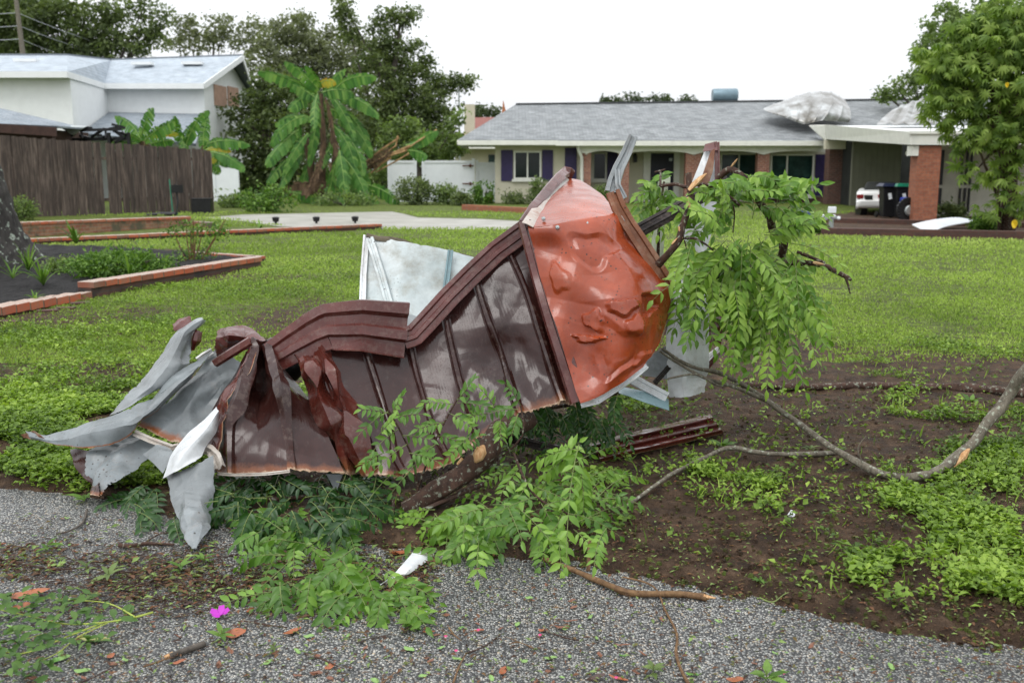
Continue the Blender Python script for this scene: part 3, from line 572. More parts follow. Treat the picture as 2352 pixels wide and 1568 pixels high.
# ------------------------------------------------------------------ red roofed house behind
rh = T('distant_house', 'cream house with a red brown roof behind the white gate', 'house', gb(1120, 75))
mb = MB(); a, b = at(1045, 338, 72), at(1240, 375, 72); mb.box2((a.x, 72, 0), (b.x, 84, a.z)); mk('wall', mb, M['creamwall'], rh)
mb = MB(); quad_uv(mb, [at(1040, 335, 71), at(1250, 335, 71), at(1260, 268, 78), at(1092, 270, 78)]); quad_uv(mb, [at(1040, 335, 71), at(1092, 270, 78), Vector((at(1040, 335, 71).x, 85, at(1040, 335, 71).z))]); o = raw('roof', mb.v, mb.f, M['redroof'], rh, uv=mb.uv); o.modifiers.new('s', 'SOLIDIFY').thickness = .2
mb = MB(); mb.bar(at(1040, 337, 70.8), at(1250, 337, 70.8), .1, .3); mk('fascia', mb, M['trim'], rh)
mb = MB(); a, b = at(1066, 240, 73), at(1090, 300, 73); mb.box2((a.x, 73, 1.5), (b.x, 74, a.z)); mk('chimney', mb, M['creamwall'], rh)
mb = MB(); a, b = at(1122, 356, 71.9), at(1140, 362, 71.9); mb.box2((a.x, 71.9, b.z - .4), (b.x, 72.05, a.z)); mk('window', mb, M['glassg'], rh)
mb = MB(); mb.tube([(at(1055, 300, 60).x, 60, 0), at(1054, 205, 60)], .05, 6); mb.bar(at(1048, 212, 60), at(1062, 212, 60), .04, .04); mb.bar(at(1050, 290, 60), at(1062, 290, 60), .04, .04); mk('antenna_mast', mb, M['galv'], label='thin pale antenna mast beside the cream chimney', cat='mast')
mb = MB(); p = at(1158, 262, 64); mb.tube([Vector((p.x, p.y, 0)), p - Vector((0, 0, 1)), p], [.3, .25, .2], 8, .3); mb.tube([p, at(1157, 245, 64), at(1156, 232, 64)], [.16, .07, .015], 6, .4); mb.tube([p, at(1166, 258, 64)], [.2, .05], 6, .3); mk('snapped_trunk', mb, plain('fresh_split_trunk', (.36, .13, .05), .7, .3, 8, .3), smooth=50, label='splintered orange tree stump showing above the hip roof', cat='tree stump')
# ------------------------------------------------------------------ sheets bent from control grids
def catmull(G, s, axis):
    G = np.moveaxis(G, axis, 0); n = len(G); out = []
    for i in range(n - 1):
        p0, p1, p2, p3 = G[max(i - 1, 0)], G[i], G[i + 1], G[min(i + 2, n - 1)]
        for k in range(s):
            t = k / s; out.append(.5 * (2 * p1 + (p2 - p0) * t + (2 * p0 - 5 * p1 + 4 * p2 - p3) * t * t + (3 * p1 - p0 - 3 * p2 + p3) * t ** 3))
    out.append(G[-1]); return np.moveaxis(np.array(out), 0, axis)
def linr(G, s, axis):
    G = np.moveaxis(G, axis, 0); out = []
    for i in range(len(G) - 1):
        for k in range(s): out.append(G[i] * (1 - k / s) + G[i + 1] * (k / s))
    out.append(G[-1]); return np.moveaxis(np.array(out), 0, axis)
def sheet(name, grid, mat, parent=None, s=12, smooth=(1, 1), ribs=(), rib=.02, ribw=.12, crumple=.0, csc=5., dents=(), thick=.0018, uvs=(1, 1), sharp=38, wavy=0, label=None, edge=0.0, world=False, seed=0, folds=(), dsh=1.5, tear=0.0, **kw):
    G = np.array([[list(at(*p) if not world else p) for p in row] for row in grid]); nr_, nc_ = G.shape[:2]
    S = G
    for ax in (0, 1):
        a = linr(S, s, ax); b = catmull(S, s, ax); S = a * (1 - smooth[ax]) + b * smooth[ax]
    r_, c_ = S.shape[:2]
    du = np.gradient(S, axis=1); dv = np.gradient(S, axis=0); Nn = nrmz(np.cross(du, dv))
    fl = np.sign(np.sum(Nn * (np.array([0, 0, EYE]) - S), -1).mean()); Nn = Nn * fl     # normal towards the viewer side
    U, Vv = np.meshgrid(np.linspace(0, nc_ - 1, c_), np.linspace(0, nr_ - 1, r_)); h = np.zeros((r_, c_))
    for rb in ribs:
        d = np.abs(U - rb) / ribw; h += rib * np.clip(1.6 - d * 1.6, 0, 1) ** .6
    if crumple:
        for i in range(r_):
            for j in range(c_):
                p = Vector(S[i, j]) * csc + Vector((seed, seed * .7, 0)); a = mn.noise(p); b = mn.noise(p * 2.3 + Vector((5, 1, 2))); h[i, j] += crumple * ((1 - 2.2 * abs(a)) * .8 + (.6 - 1.5 * abs(b)) * .4)
    rg_ = np.random.default_rng(int(seed) + len(grid) * 7 + 3)
    X0 = S - S.reshape(-1, 3).mean(0)
    for (amp, wd_) in ([folds] if folds and not isinstance(folds[0], tuple) else folds):       # straight ridges and valleys that run partway over the sheet
        for k_ in range(9):
            dr_ = nrmz(rg_.normal(size=3)); c0_ = X0.reshape(-1, 3)[rg_.integers(0, r_ * c_)]; al_ = nrmz(np.cross(dr_, Nn.reshape(-1, 3).mean(0)) + 1e-6)
            d = np.abs((X0 - c0_) @ dr_) / (wd_ * rg_.uniform(.5, 1.3)); e_ = np.abs((X0 - c0_) @ al_) / (wd_ * rg_.uniform(2, 5)); h += amp * rg_.choice([-1, 1]) * rg_.uniform(.4, 1) * np.clip(1 - d, 0, 1) * np.clip(1.3 - e_, 0, 1)
    for (du_, dv_, ru, rv, dp) in dents:
        an_ = np.arctan2((Vv - dv_) / rv, (U - du_) / ru); d = np.sqrt(((U - du_) / ru) ** 2 + ((Vv - dv_) / rv) ** 2) * (1 + .16 * np.sin(an_ * 3 + du_ * 5) + .1 * np.sin(an_ * 5 + dv_ * 3)); h += dp * np.clip((1.1 - d) * dsh, 0, 1)
    if wavy: h += wavy * np.sin(U * 2 * np.pi * 3)
    S = S + Nn * h[..., None]
    if tear:
        rt_ = np.random.default_rng(int(seed) + 9)
        def jag(n_): 
            a_ = rt_.normal(0, 1, n_); return (np.convolve(a_, [.25, .5, .25], 'same') + (rt_.random(n_) < .12) * rt_.uniform(1, 3, n_)) * tear
        dU, dV = nrmz(du), nrmz(dv)
        S[0] += dV[0] * np.abs(jag(c_))[:, None]; S[-1] -= dV[-1] * np.abs(jag(c_))[:, None]; S[:, 0] += dU[:, 0] * np.abs(jag(r_))[:, None]; S[:, -1] -= dU[:, -1] * np.abs(jag(r_))[:, None]
    if edge:
        rg = np.random.default_rng(seed + 5); S[-1] += Nn[-1] * rg.normal(0, edge, (c_, 1)) + np.array([0, 0, 1]) * rg.normal(0, edge, (c_, 1)); S[0] += np.array([0, 0, 1]) * rg.normal(0, edge * .4, (c_, 1))
    ii_ = (np.arange(r_ - 1)[:, None] * c_ + np.arange(c_ - 1)).ravel(); Q = np.stack([ii_, ii_ + c_, ii_ + c_ + 1, ii_ + 1], -1)
    uv = np.stack([U * uvs[0], Vv / (nr_ - 1) * uvs[1]], -1).reshape(-1, 2)
    o = raw(name, S.reshape(-1, 3), Q, mat, parent, sharp, r=np.clip(np.abs(h.ravel()) * 12, 0, 1), uv=uv)
    md = o.modifiers.new('thickness', 'SOLIDIFY'); md.thickness = thick; md.offset = 0; es = o.modifiers.new('hard_folds', 'EDGE_SPLIT'); es.split_angle = R(24); es.use_edge_sharp = True
    return tag(o, label, **kw)
# ------------------------------------------------------------------ ranch house
Yw = 43.; 
def X(px, Y=Yw, py=400): return at(px, py, Y).x
def Z(py, Y=Yw, px=1176): return at(px, py, Y).z
rn = T('ranch_house', 'long low cream and brick ranch house with purple shutters and grey shingle roof', 'house', (X(1500), 45, 0))
mb = MB(); mb.box2((X(1137), Yw, -.1), (X(1338), 52, Z(330))); mk('wall', mb, M['creamwall'], rn)
mb = MB(); mb.box2((X(1338) + .003, 44.6, -.1), (X(1905), 52, Z(326, 44.6))); mk('porch_wall', mb, M['creamwall'], rn)
EZ2 = at(1400, 324, 42.1).z
def pl(px, py):      # point on the front roof slope
    r = ray(px, py); k = (RDZ - EZ2) / (47.6 - 42.1); # z = EZ2 + k (y-42.1)
    t = (EZ2 - k * 42.1 - EYE) / (r.z - k * r.y); return Vector((0, 0, EYE)) + r * t
RDZ = at(1400, 238, 47.6).z
mb = MB(); ptsr = [pl(1052, 321), pl(1896, 324), pl(1893, 288), pl(2420, 288), pl(2420, 225), pl(1185, 240)]
mb.add(ptsr, [tuple(range(6))], .5, [(p.x, (p - ptsr[0]).length * 0 + math.hypot(p.y - 42.1, p.z - EZ2)) for p in ptsr])
e0, rg0 = ptsr[0], ptsr[5]; bk = Vector((e0.x, 2 * rg0.y - e0.y, e0.z)); e1 = ptsr[4]
o_ = len(mb.v); mb.add([e0, rg0, bk], [(0, 2, 1)] if 0 else [(0, 1, 2)], .5, [(0, 0), (rg0.y - e0.y, 3.6), (2 * (rg0.y - e0.y), 0)])
mb.add([rg0, e1, Vector((e1.x, bk.y, e0.z)), bk], [(0, 1, 2, 3)], .5, [(0, 0), (20, 0), (20, 5), (0, 5)])
rfo = raw('roof', mb.v, mb.f, M['shingle'], rn, uv=mb.uv); rfo.modifiers.new('s', 'SOLIDIFY').thickness = .1
mb = MB(); zf = ptsr[0].z - .1; mb.box2((ptsr[0].x, 42.02, zf - .13), (X(1280, 42.1), 42.1, zf + .06)); mb.box2((X(1276, 42), 41.98, zf - .16), (ptsr[1].x, 42.06, zf + .04)); mb.box2((ptsr[0].x, 42.1, zf - .13), (ptsr[1].x, 43.6, zf - .1)); mb.bar((ptsr[0].x, 42.05, zf - .02), (ptsr[0].x, 52, zf - .02), .06, .19)
mk('gutter_fascia', mb, M['trim'], rfo, bevel=.01)
mb = MB(); mb.bar(ptsr[5] + Vector((0, 0, .02)), ptsr[4] + Vector((0, 0, .02)), .3, .05); mk('ridge_cap', mb, M['shingle'], rfo)
# scalloped porch valance
mb = MB(); segs = []; xs0 = 1328; stops = [1328, 1345, 1425, 1592, 1752, 1912]
top = []; bot = []
for i in range(len(stops) - 1):
    a, b = stops[i], stops[i + 1]
    for k in range(10):
        t = k / 10; px = lerp(a, b, t); dip = 356 - 9 * math.sin(math.pi * t) ** .6 if i else 352
        top.append((X(px, 42.5), Z(334, 42.5))); bot.append((X(px, 42.5), Z(dip, 42.5)))
for k in range(len(top) - 1): mb.xprism([bot[k], bot[k + 1], top[k + 1], top[k]], 42.47, 42.53)
mk('valance', mb, M['trim'], rn)
def brickcol(px0, px1, Y, py0, py1=None, mat='brick', dep=.4, zt=None):
    mb = MB(); mb.box2((X(px0, Y), Y, -.1), (X(px1, Y), Y + dep, zt or Z(py0, Y))); mk('brick_column', mb, M[mat], rn)
for a, b in ((1337, 1357), (1421, 1445), (1574, 1609), (1739, 1766)): brickcol(a, b, 42.55, 334)
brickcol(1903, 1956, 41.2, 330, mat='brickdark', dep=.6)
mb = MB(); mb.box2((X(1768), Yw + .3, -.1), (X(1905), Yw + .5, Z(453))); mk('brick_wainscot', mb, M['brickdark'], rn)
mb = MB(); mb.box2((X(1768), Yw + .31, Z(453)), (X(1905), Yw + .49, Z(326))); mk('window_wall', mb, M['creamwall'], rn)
def window(x0, y0, x1, y1, Y, mull=(.5,), mat='glass', sill=True):
    a = Vector((X(x0, Y), Y, Z(y1, Y))); b = Vector((X(x1, Y), Y, Z(y0, Y))); f = .07
    mb = MB(); yb, yf = Y + .02, Y - .06
    mb.box2((a.x, yf, a.z), (b.x, yb, a.z + f)); mb.box2((a.x, yf, b.z - f), (b.x, yb, b.z)); mb.box2((a.x, yf + .002, a.z + f), (a.x + f, yb, b.z - f)); mb.box2((b.x - f, yf + .002, a.z + f), (b.x, yb, b.z - f))
    for t in mull: xm = lerp(a.x, b.x, t); mb.box2((xm - .03, yf + .004, a.z + f), (xm + .03, yb, b.z - f))
    wd_ = mk('window', mb, M['trim'], rn)
    mb = MB(); mb.box2((a.x + f, Y - .02, a.z + f), (b.x - f, Y - .01, b.z - f)); mk('pane', mb, M[mat], wd_)
    if sill: mb = MB(); mb.box2((a.x - .08, Y - .14, a.z - .1), (b.x + .08, Y + .01, a.z - .002)); mk('sill', mb, M['trim'], wd_)
def shutter(x0, y0, x1, y1, Y):
    a = (X(x0, Y), Z(y1, Y)); b = (X(x1, Y), Z(y0, Y)); mb = MB(); mb.box2((a[0], Y - .06, a[1]), (b[0], Y - .003, b[1]))
    n_ = 5
    for k in range(1, n_): x = lerp(a[0], b[0], k / n_); mb.box2((x - .008, Y - .068, a[1] + .05), (x + .008, Y - .0595, b[1] - .05))
    mk('shutter', mb, M['purple'], rn)
window(1180, 347, 1243, 412, Yw); shutter(1151, 345, 1178, 416, Yw); shutter(1245, 345, 1270, 416, Yw); shutter(1297, 340, 1324, 418, Yw)
window(1357, 350, 1393, 414, 44.6, (.15,)); shutter(1394, 349, 1420, 417, 44.6)
window(1653, 352, 1738, 432, 44.6, (.5,), 'glassg'); window(1768, 354, 1868, 450, Yw + .3, (.38,), 'glassg'); shutter(1871, 355, 1902, 450, Yw + .3)
mb = MB(); zb = Z(352, 44.6)
mb.box2((X(1477, 44.6), 44.52, 0), (X(1493, 44.6), 44.6, zb + .1)); mb.box2((X(1547, 44.6), 44.52, 0), (X(1560, 44.6), 44.6, zb + .1)); mb.box2((X(1493, 44.6), 44.52, zb), (X(1547, 44.6), 44.6, zb + .1)); dfm = mk('door_frame', mb, M['trim'], rn)
mb = MB(); mb.box2((X(1494, 44.6), 44.55, .02), (X(1546, 44.6), 44.59, zb - .01))
for k in range(3): mb.box2((X(1500, 44.6), 44.535, .25 + k * .6), (X(1540, 44.6), 44.5495, .7 + k * .6))
dr = mk('front_door', mb, M['navy'], rn)
mb = MB(); mb.box2((X(1536, 44.5), 44.49, Z(367, 44.5) - .06), (X(1543, 44.5), 44.53, Z(367, 44.5) + .06)); mk('knocker', mb, M['galv'], dr)
mb = MB(); c_ = at(1459, 366, 44.4); mb.box(c_, (.16, .16, .28)); mb.tube([c_ + Vector((0, 0, .14)), c_ + Vector((0, 0, .26))], [.1, .02], 6); mb.bar(c_ + Vector((0, 0, -.1)), c_ + Vector((0, .2, -.14)), .04, .04); mk('wall_lantern', mb, M['black'], rn)
mb = MB(); mb.tube([at(1327, 332, 42.3), at(1329, 345, 42.3), at(1336, 362, 42.5), at(1336, 420, 42.5), (at(1336, 420, 42.5).x, 42.5, .05)], .07, 8, r=.5); mk('downspout', mb, M['trim'], rn, 40)
# roof drum
mb = MB(); a, b = at(1636, 220, 48), at(1693, 219, 48); mb.tube([a, lerp(a, b, .05), lerp(a, b, .95), b], [.28, .31, .31, .28], 20); mb.box(((a.x + b.x) / 2, 48, a.z - .35), (.8, .4, .2))
mk('roof_drum', mb, plain('blue_grey_drum', (.16, .23, .27), .4, .15, 3, .1, metal=.3), smooth=40, label='blue grey metal drum lying on the shingled roof ridge', cat='drum')
# crumpled galvanised sheets on the roof
q = NM('wet_galvanised_sheet'); v = q.co(); n1 = q.noise(v, 1.4, 6, .6); q.base(q.ramp(n1, [(.35, (.13, .12, .1)), (.5, (.3, .3, .29)), (.65, (.5, .52, .52))])); q.set(Roughness=.35, Metallic=.5); q.bump(n1, .2, .05); M['galvsheet'] = q.m
def r4(x, y, Y): return (1599 + .36 * x, .36 * y, Y)
sheet('crumpled_roof_sheet', [[r4(440, 690, 45), r4(560, 640, 45.5), r4(720, 592, 46), r4(860, 590, 46.2), r4(950, 640, 46)],
    [r4(430, 705, 44.4), r4(580, 680, 44), r4(730, 660, 43.8), r4(870, 660, 44), r4(980, 700, 44.4)],
    [r4(450, 715, 44), r4(600, 745, 43.2), r4(700, 775, 42.8), r4(840, 720, 43), r4(985, 760, 43.6)],
    [r4(440, 712, 44), r4(580, 755, 43.3), r4(690, 795, 42.8), r4(800, 770, 42.9), r4(970, 782, 43.6)]], M['galvsheet'], s=12, crumple=.004, csc=1.3, smooth=(.3, .5), folds=(.03, .5), ribs=(.5, 1, 1.5, 2, 2.5, 3, 3.5), rib=.035, ribw=.07, thick=.02, label='large crumpled silver sheet flopped over the shingled roof near the carport', cat='metal sheet')
sheet('crumpled_roof_sheet', [[r4(1250, 705, 38), r4(1380, 655, 38.5), r4(1500, 625, 38.5), r4(1640, 640, 38.5)],
    [r4(1190, 755, 36.5), r4(1350, 730, 36.5), r4(1500, 715, 36.5), r4(1660, 730, 36.5)],
    [r4(1150, 797, 35.5), r4(1320, 797, 35.2), r4(1500, 797, 35.2), r4(1700, 797, 35.2)]], M['galvsheet'], s=12, crumple=.005, csc=1.6, smooth=(.5, .5), ribs=(.5, 1, 1.5, 2, 2.5), rib=.06, thick=.02, label='curved brownish silver sheet lying on the flat carport roof by the tree', cat='metal sheet')
# carport
YC = 28.5; YB = 41.
cp = T('carport', 'flat roofed white carport on an orange brick column beside the ranch house', 'carport', (X(2200, 34), 34, 0))
t0, b0 = at(1894, 287, YB), at(1898, 320, YB); t1, b1 = at(2091, 303, YC), at(2091, 333, YC); xr = X(2520, YC)
mb = MB(); V8 = [b0, b1, t1, t0]; mb.add(V8 + [p + Vector((.08, 0, 0)) for p in V8], [(0, 1, 2, 3), (7, 6, 5, 4), (3, 2, 6, 7), (0, 4, 5, 1), (0, 3, 7, 4), (1, 5, 6, 2)])
mb.box2((t1.x + .083, YC, b1.z), (xr, YC + .08, t1.z - .06)); mb.box2((t1.x - .02, YC - .05, t1.z - .06), (xr, YC + .1, t1.z + .02)); mk('fascia', mb, M['trim'], cp)
mb = MB(); mb.add([t0 + Vector((.1, 0, -.03)), t1 + Vector((.1, .1, -.03)), Vector((xr, YC + .1, t1.z - .03)), Vector((xr + 6, YB, t0.z - .03))], [(0, 1, 2, 3)]); o = mk('roof', mb, M['whitewall'], cp); o.modifiers.new('s', 'SOLIDIFY').thickness = .12
mb = MB(); mb.add([at(1740 + 120, 288, 42.6), at(1897, 287, 41.1), at(1898, 321, 41.1), pl(1895, 322)], [(0, 1, 2, 3)]); o = mk('flashing', mb, M['trim'], cp); o.modifiers.new('s', 'SOLIDIFY').thickness = .05
mb = MB(); mb.box2((X(1890, 41), 40.9, Z(343, 41)), (X(1992, 41), 41.1, Z(322, 41))); mk('beam', mb, M['creamwall'], cp)
mb = MB(); zt_ = b1.z - .02; mb.box2((X(2101, YC, 505), YC + .1, -.15), (X(2154, YC, 505), YC + .6, zt_)); mk('brick_column', mb, M['brickor'], cp)
mb = MB(); mb.box2((X(2096, YC + .1, 340), YC + .08, Z(358, YC)), (X(2113, YC, 340), YC + .5, zt_)); mk('bracket', mb, M['trim'], cp)
mb = MB(); mb.box2((X(1956, 40), 40, -.1), (X(2068, 40), 40.15, Z(310, 40)))
for k in range(9): x = lerp(X(1958, 40), X(2066, 40), k / 8); mb.box2((x - .015, 39.985, 0), (x + .015, 39.9995, 3)); 
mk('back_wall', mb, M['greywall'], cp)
mb = MB(); mb.box2((X(2068, 40), 43, -.1), (X(2400, 40), 43.2, Z(305, 43))); mb.box2((X(1956, 40), 40.16, -.1), (X(1956, 40) + .1, 43, 3)); mk('shade_void', mb, M['dgrey'], cp)  # coloured near black to stand in for shade in the carport opening
mb = MB(); c_ = at(2094, 352, 34); mb.box(c_, (.35, .2, .12)); mb.box(c_ + Vector((0, 0, .09)), (.1, .1, .1)); mk('ceiling_lamp', mb, M['lighting'], cp)
mb = MB(); mb.box2((X(2156, 31), 31, -.1), (X(2600, 31), 31.15, Z(328, 31))); ww = mk('side_wall', mb, plain('off_white_stucco', (.42, .41, .34), .8, .1, 3, .3), cp)
for (a, b) in ((2158, 2164), (2205, 2209), (2216, 2220), (2226, 2230)):
    for (c0, c1) in ((345, 425), (432, 486)):
        mb = MB(); mb.box2((X(a, 31), 30.94, Z(c1, 31)), (X(b, 31), 30.997, Z(c0, 31))); mk('slat', mb, M['black'], cp)
# car in the carport
cr = T('parked_car', 'small white car parked nose in under the carport, only its tail showing', 'car', (X(2020, 31.5), 33, 0))
cx0 = X(1972, 31.5); cw = 1.5; prof = [(31.5, .32), (31.42, .42), (31.4, .62), (31.55, .68), (31.62, .92), (31.75, .97), (32.6, 1.0), (33.2, 1.02), (34.6, 1.02), (35.2, .98), (35.9, .9), (36.0, .35)]
mb = MB(); secs = []
for k, (ins, dz) in enumerate(((.1, -.03), (0, 0), (0, 0), (.1, -.03))):
    xk = cx0 + (0, .09, cw - .09, cw)[k]; secs.append([(xk + (y - 31.5) * cx0 / 31.5, y + (.08 if k in (0, 3) else 0) * (1 if y < 33 else -1), z * .8 + dz * 1.5) for y, z in prof])
n_ = len(prof); vs = [p for s_ in secs for p in s_]; fs = [(k * n_ + i, k * n_ + (i + 1) % n_, (k + 1) * n_ + (i + 1) % n_, (k + 1) * n_ + i) for k in range(3) for i in range(n_)] + [tuple(range(n_))[::-1], tuple(3 * n_ + i for i in range(n_))]
mb.add(vs, fs); mk('body', mb, M['carwhite'], cr, 35, bevel=.03)
shx = lambda P: [(x + (y - 31.5) * cx0 / 31.5, y, z * .8) for x, y, z in P]
mb = MB(); mb.add(shx([(cx0 + .2, 32.68, 1.0), (cx0 + cw - .2, 32.68, 1.0), (cx0 + cw - .3, 33.2, 1.3), (cx0 + .3, 33.2, 1.3), (cx0 + .2, 35, 1.0), (cx0 + cw - .2, 35, 1.0), (cx0 + cw - .3, 34.5, 1.3), (cx0 + .3, 34.5, 1.3)]), [(0, 1, 2, 3), (5, 4, 7, 6), (3, 2, 6, 7), (1, 5, 6, 2), (4, 0, 3, 7)]); mk('dark_cabin', mb, M['dgrey'], cr, bevel=.04)  # invented low cabin top, coloured dark so it sinks into the carport shade
for s_ in (0, 1):
    mb = MB(); xx_ = cx0 + (.04 if s_ == 0 else cw - .04 - .26) ; xx_ = (cx0 + .0 if s_ == 0 else X(2020, 31.5)); mb.box2((xx_ + .02, 31.5, .56), (xx_ + .2, 31.64, .68)); mk('tail_lamp', mb, M['redlamp'], cr, bevel=.02)
mb = MB(); mb.box2((X(1990, 31.5), 31.44, .52), (X(2006, 31.5), 31.6, .66)); mk('number_plate', mb, M['dgrey'], cr)
for s_ in (0.05, cw - .25):
    for yy in (32.1, 35.2): mb = MB(); mb.tube(shx([(cx0 + s_, yy, .3), (cx0 + s_ + .2, yy, .3)]), .3, 16); mk('wheel', mb, M['black'], cr)
def bin_(px, lidm, label, Y=29.7, w_=.5):
    x = X(px, Y, 460); t = T('wheelie_bin', label, 'bin', (x, Y + .3, 0), 'wheeled bins under the carport')
    mb = MB(); a, b = w_ * .4, w_ * .5; V = [(x + sx * k, Y + .3 + sy * k, z) for k, z in ((a, .06), (b, .95)) for sx, sy in ((-1, -1), (1, -1), (1, 1), (-1, 1))]
    mb.add(V, [(0, 3, 2, 1), (4, 5, 6, 7), (0, 1, 5, 4), (1, 2, 6, 5), (2, 3, 7, 6), (3, 0, 4, 7)]); mb.box((x, Y + .3, .93), (w_ + .06, w_ + .06, .05)); mk('body', mb, M['black'], t, bevel=.02)
    mb = MB(); mb.add([(x + sx * .29, Y + .3 + sy * .29, .957) for sx, sy in ((-1, -1), (1, -1), (1, 1), (-1, 1))] + [(x + sx * .2, Y + .32 + sy * .2, 1.05) for sx, sy in ((-1, -1), (1, -1), (1, 1), (-1, 1))], [(0, 3, 2, 1), (4, 5, 6, 7), (0, 1, 5, 4), (1, 2, 6, 5), (2, 3, 7, 6), (3, 0, 4, 7)]); mk('lid', mb, M[lidm], t, bevel=.01)
    mb = MB(); mb.box((x - .02, Y + .065, .67), (.1, .01, .18), tilt=.2); mk('emblem', mb, M['vinyl'], t)
    for s_ in (-.2, .2): mb = MB(); mb.tube([(x + s_, Y + .55, .11), (x + s_ * 1.25, Y + .55, .11)], .1, 12); mk('wheel', mb, M['black'], t)
M['navylid'] = plain('navy_plastic', (.008, .014, .04), .4, .2, 5, 0)
bin_(2047, 'navylid', 'black wheeled bin with a navy lid beside the white car', 29.9, .42); bin_(2080, 'green', 'black wheeled bin with a bright green lid against the orange brick column')
tk = T('lawn_tractor', 'blue ride on machine with a fat black tyre half hidden by the brick column', 'lawn tractor', (X(2092, 29), 29, 0))
x = X(2087, 28.95, 500)
mb = MB(); rr_ = .27
for k in range(24):
    a0, a1 = 2 * math.pi * k / 24, 2 * math.pi * (k + 1) / 24
    mb.bar((x + math.cos(a0) * rr_, 28.95, .3 + math.sin(a0) * rr_), (x + math.cos(a1) * rr_, 28.95, .3 + math.sin(a1) * rr_), .2, .12, up=(0, 1, 0))
wh_ = mk('wheel', mb, M['black'], tk)
mb = MB(); mb.tube([(x, 28.93, .3), (x, 28.88, .3)], [.17, .12], 16); mk('rim', mb, M['galv'], wh_)
mb = MB(); mb.box((x + .35, 29.25, .55), (.9, .5, .22)); mb.box((x + .5, 29.25, .75), (.4, .4, .15)); mk('body', mb, M['blue'], tk, bevel=.05)
# low brick kerbs in front of the carport
def kerb(name, label, p0, p1, h0, h1, mat, w_=.22, capm=None, parent=None, cat='brick edging', capn=0, group=None, cap=.065):
    A, B = gd(*p0), gd(*p1); za, zb_ = at(p0[0], h0, A.y).z, at(p1[0], h1, B.y).z; d = (B - A); ln_ = d.length; d.normalize(); nv = Vector((-d.y, d.x, 0)); 
    if nv.y < 0: nv = -nv
    rt = T(name, label, cat, tuple((A + B) / 2), group); mb = MB()
    ch = cap if capm else 0
    V = [A + nv * .012 - Vector((0, 0, .1)), B + nv * .012 - Vector((0, 0, .1)), B + nv * w_ - Vector((0, 0, .1)), A + nv * w_ - Vector((0, 0, .1))]; W_ = [Vector((p.x, p.y, z - ch)) for p, z in zip(V, (za, zb_, zb_, za))]
    mb.add(V + W_, [(0, 3, 2, 1), (4, 5, 6, 7), (0, 1, 5, 4), (1, 2, 6, 5), (2, 3, 7, 6), (3, 0, 4, 7)]); mk('base_course', mb, M[mat], rt)
    if capm:
        mb = MB(); mm = MB(); n_ = max(1, int(ln_ / .215)); a_ = math.atan2(d.y, d.x); sl_ = math.atan2(zb_ - za, ln_)
        for k in range(n_):
            t = (k + .5) / n_; c_ = A + d * ln_ * t + nv * (w_ / 2); z = lerp(za, zb_, t) - ch / 2 + random.uniform(-.002, .003)
            mb.box((c_.x, c_.y + random.uniform(-.003, .003), z), (ln_ / n_ - random.uniform(.018, .026), w_ + .03, ch - .006), a_ + random.uniform(-.01, .01), r=random.random(), tilt=-sl_ + random.uniform(-.008, .008))
            if k: c2_ = A + d * ln_ * (k / n_) + nv * (w_ / 2); mm.box((c2_.x, c2_.y, lerp(za, zb_, k / n_) - ch / 2 - .004), (.03, w_ + .018, ch - .012), a_)
        mk('cap_bricks', mb, M[capm], rt, bevel=.003); mk('mortar', mm, M['mortar'], rt)
    return rt
q = NM('orange_cap_brick'); v = q.co(); n1 = q.noise(v, 8, 7, .7); sp = q.n('ShaderNodeNewGeometry'); c = q.ramp(q.attr(), [(0, (.36, .075, .03)), (.5, (.48, .1, .035)), (.8, (.4, .13, .06)), (1, (.22, .07, .04))])
sx = q.n('ShaderNodeSeparateXYZ'); q.l(sp.outputs['Normal'], sx.inputs[0])
c = q.mix(q.ramp(n1, [(.42, (0, 0, 0)), (.68, (.8, .8, .8))]), c, (.2, .13, .09)); c = q.mix(q.math('MULTIPLY', q.gray(sx.outputs[2], .5, .9), .8), c, q.ramp(q.noise(v, 30, 4), [(.3, (.24, .2, .16)), (.7, (.5, .43, .37))]))   # paler, mottled tone on upward faces
q.base(c); q.set(Roughness=.6); q.bump(q.noise(v, 50, 5), .4, .006); M['capbrick'] = q.m
M['mortar'] = plain('grey_mortar', (.16, .15, .11), .9, .25, 15, .4)
M['brickbase'] = bricks('dark_base_brick', ((.07, .03, .022), (.1, .045, .03)), (.055, .048, .04), mottle=(.03, .024, .02))
kerb('brick_edging', 'long low brick edging crossing the lawn in front of the concrete path', (60, 566), (878, 529), 549, 514, 'brickbase', .24, 'capbrick')
kerb('garden_wall', 'weathered low brick wall between the tree trunk and the board fence', (10, 552), (440, 522), 512, 497, 'brickgarden', .24, 'capbrick', cat='wall')
kerb('garden_wall', 'short stepped end of the low brick wall beside the grass', (441, 523), (475, 527), 508, 512, 'brickgarden', .24, cat='wall')
kerb('bed_edging', 'upper orange brick edging of the mulch bed, raised one course', (214, 690), (602, 617), 648, 589, 'brickbase', .19, 'capbrick', cap=.075)
kerb('bed_edging', 'lower orange brick edging of the mulch bed at the frame edge', (-330, 812), (212, 690), 760, 669, 'brickbase', .19, 'capbrick', cap=.09)
kerb('bed_edging', 'rear return of the mulch bed edging behind the small shrub', (420, 594), (598, 606), 577, 589, 'brickbase', .12, 'capbrick', cap=.05)
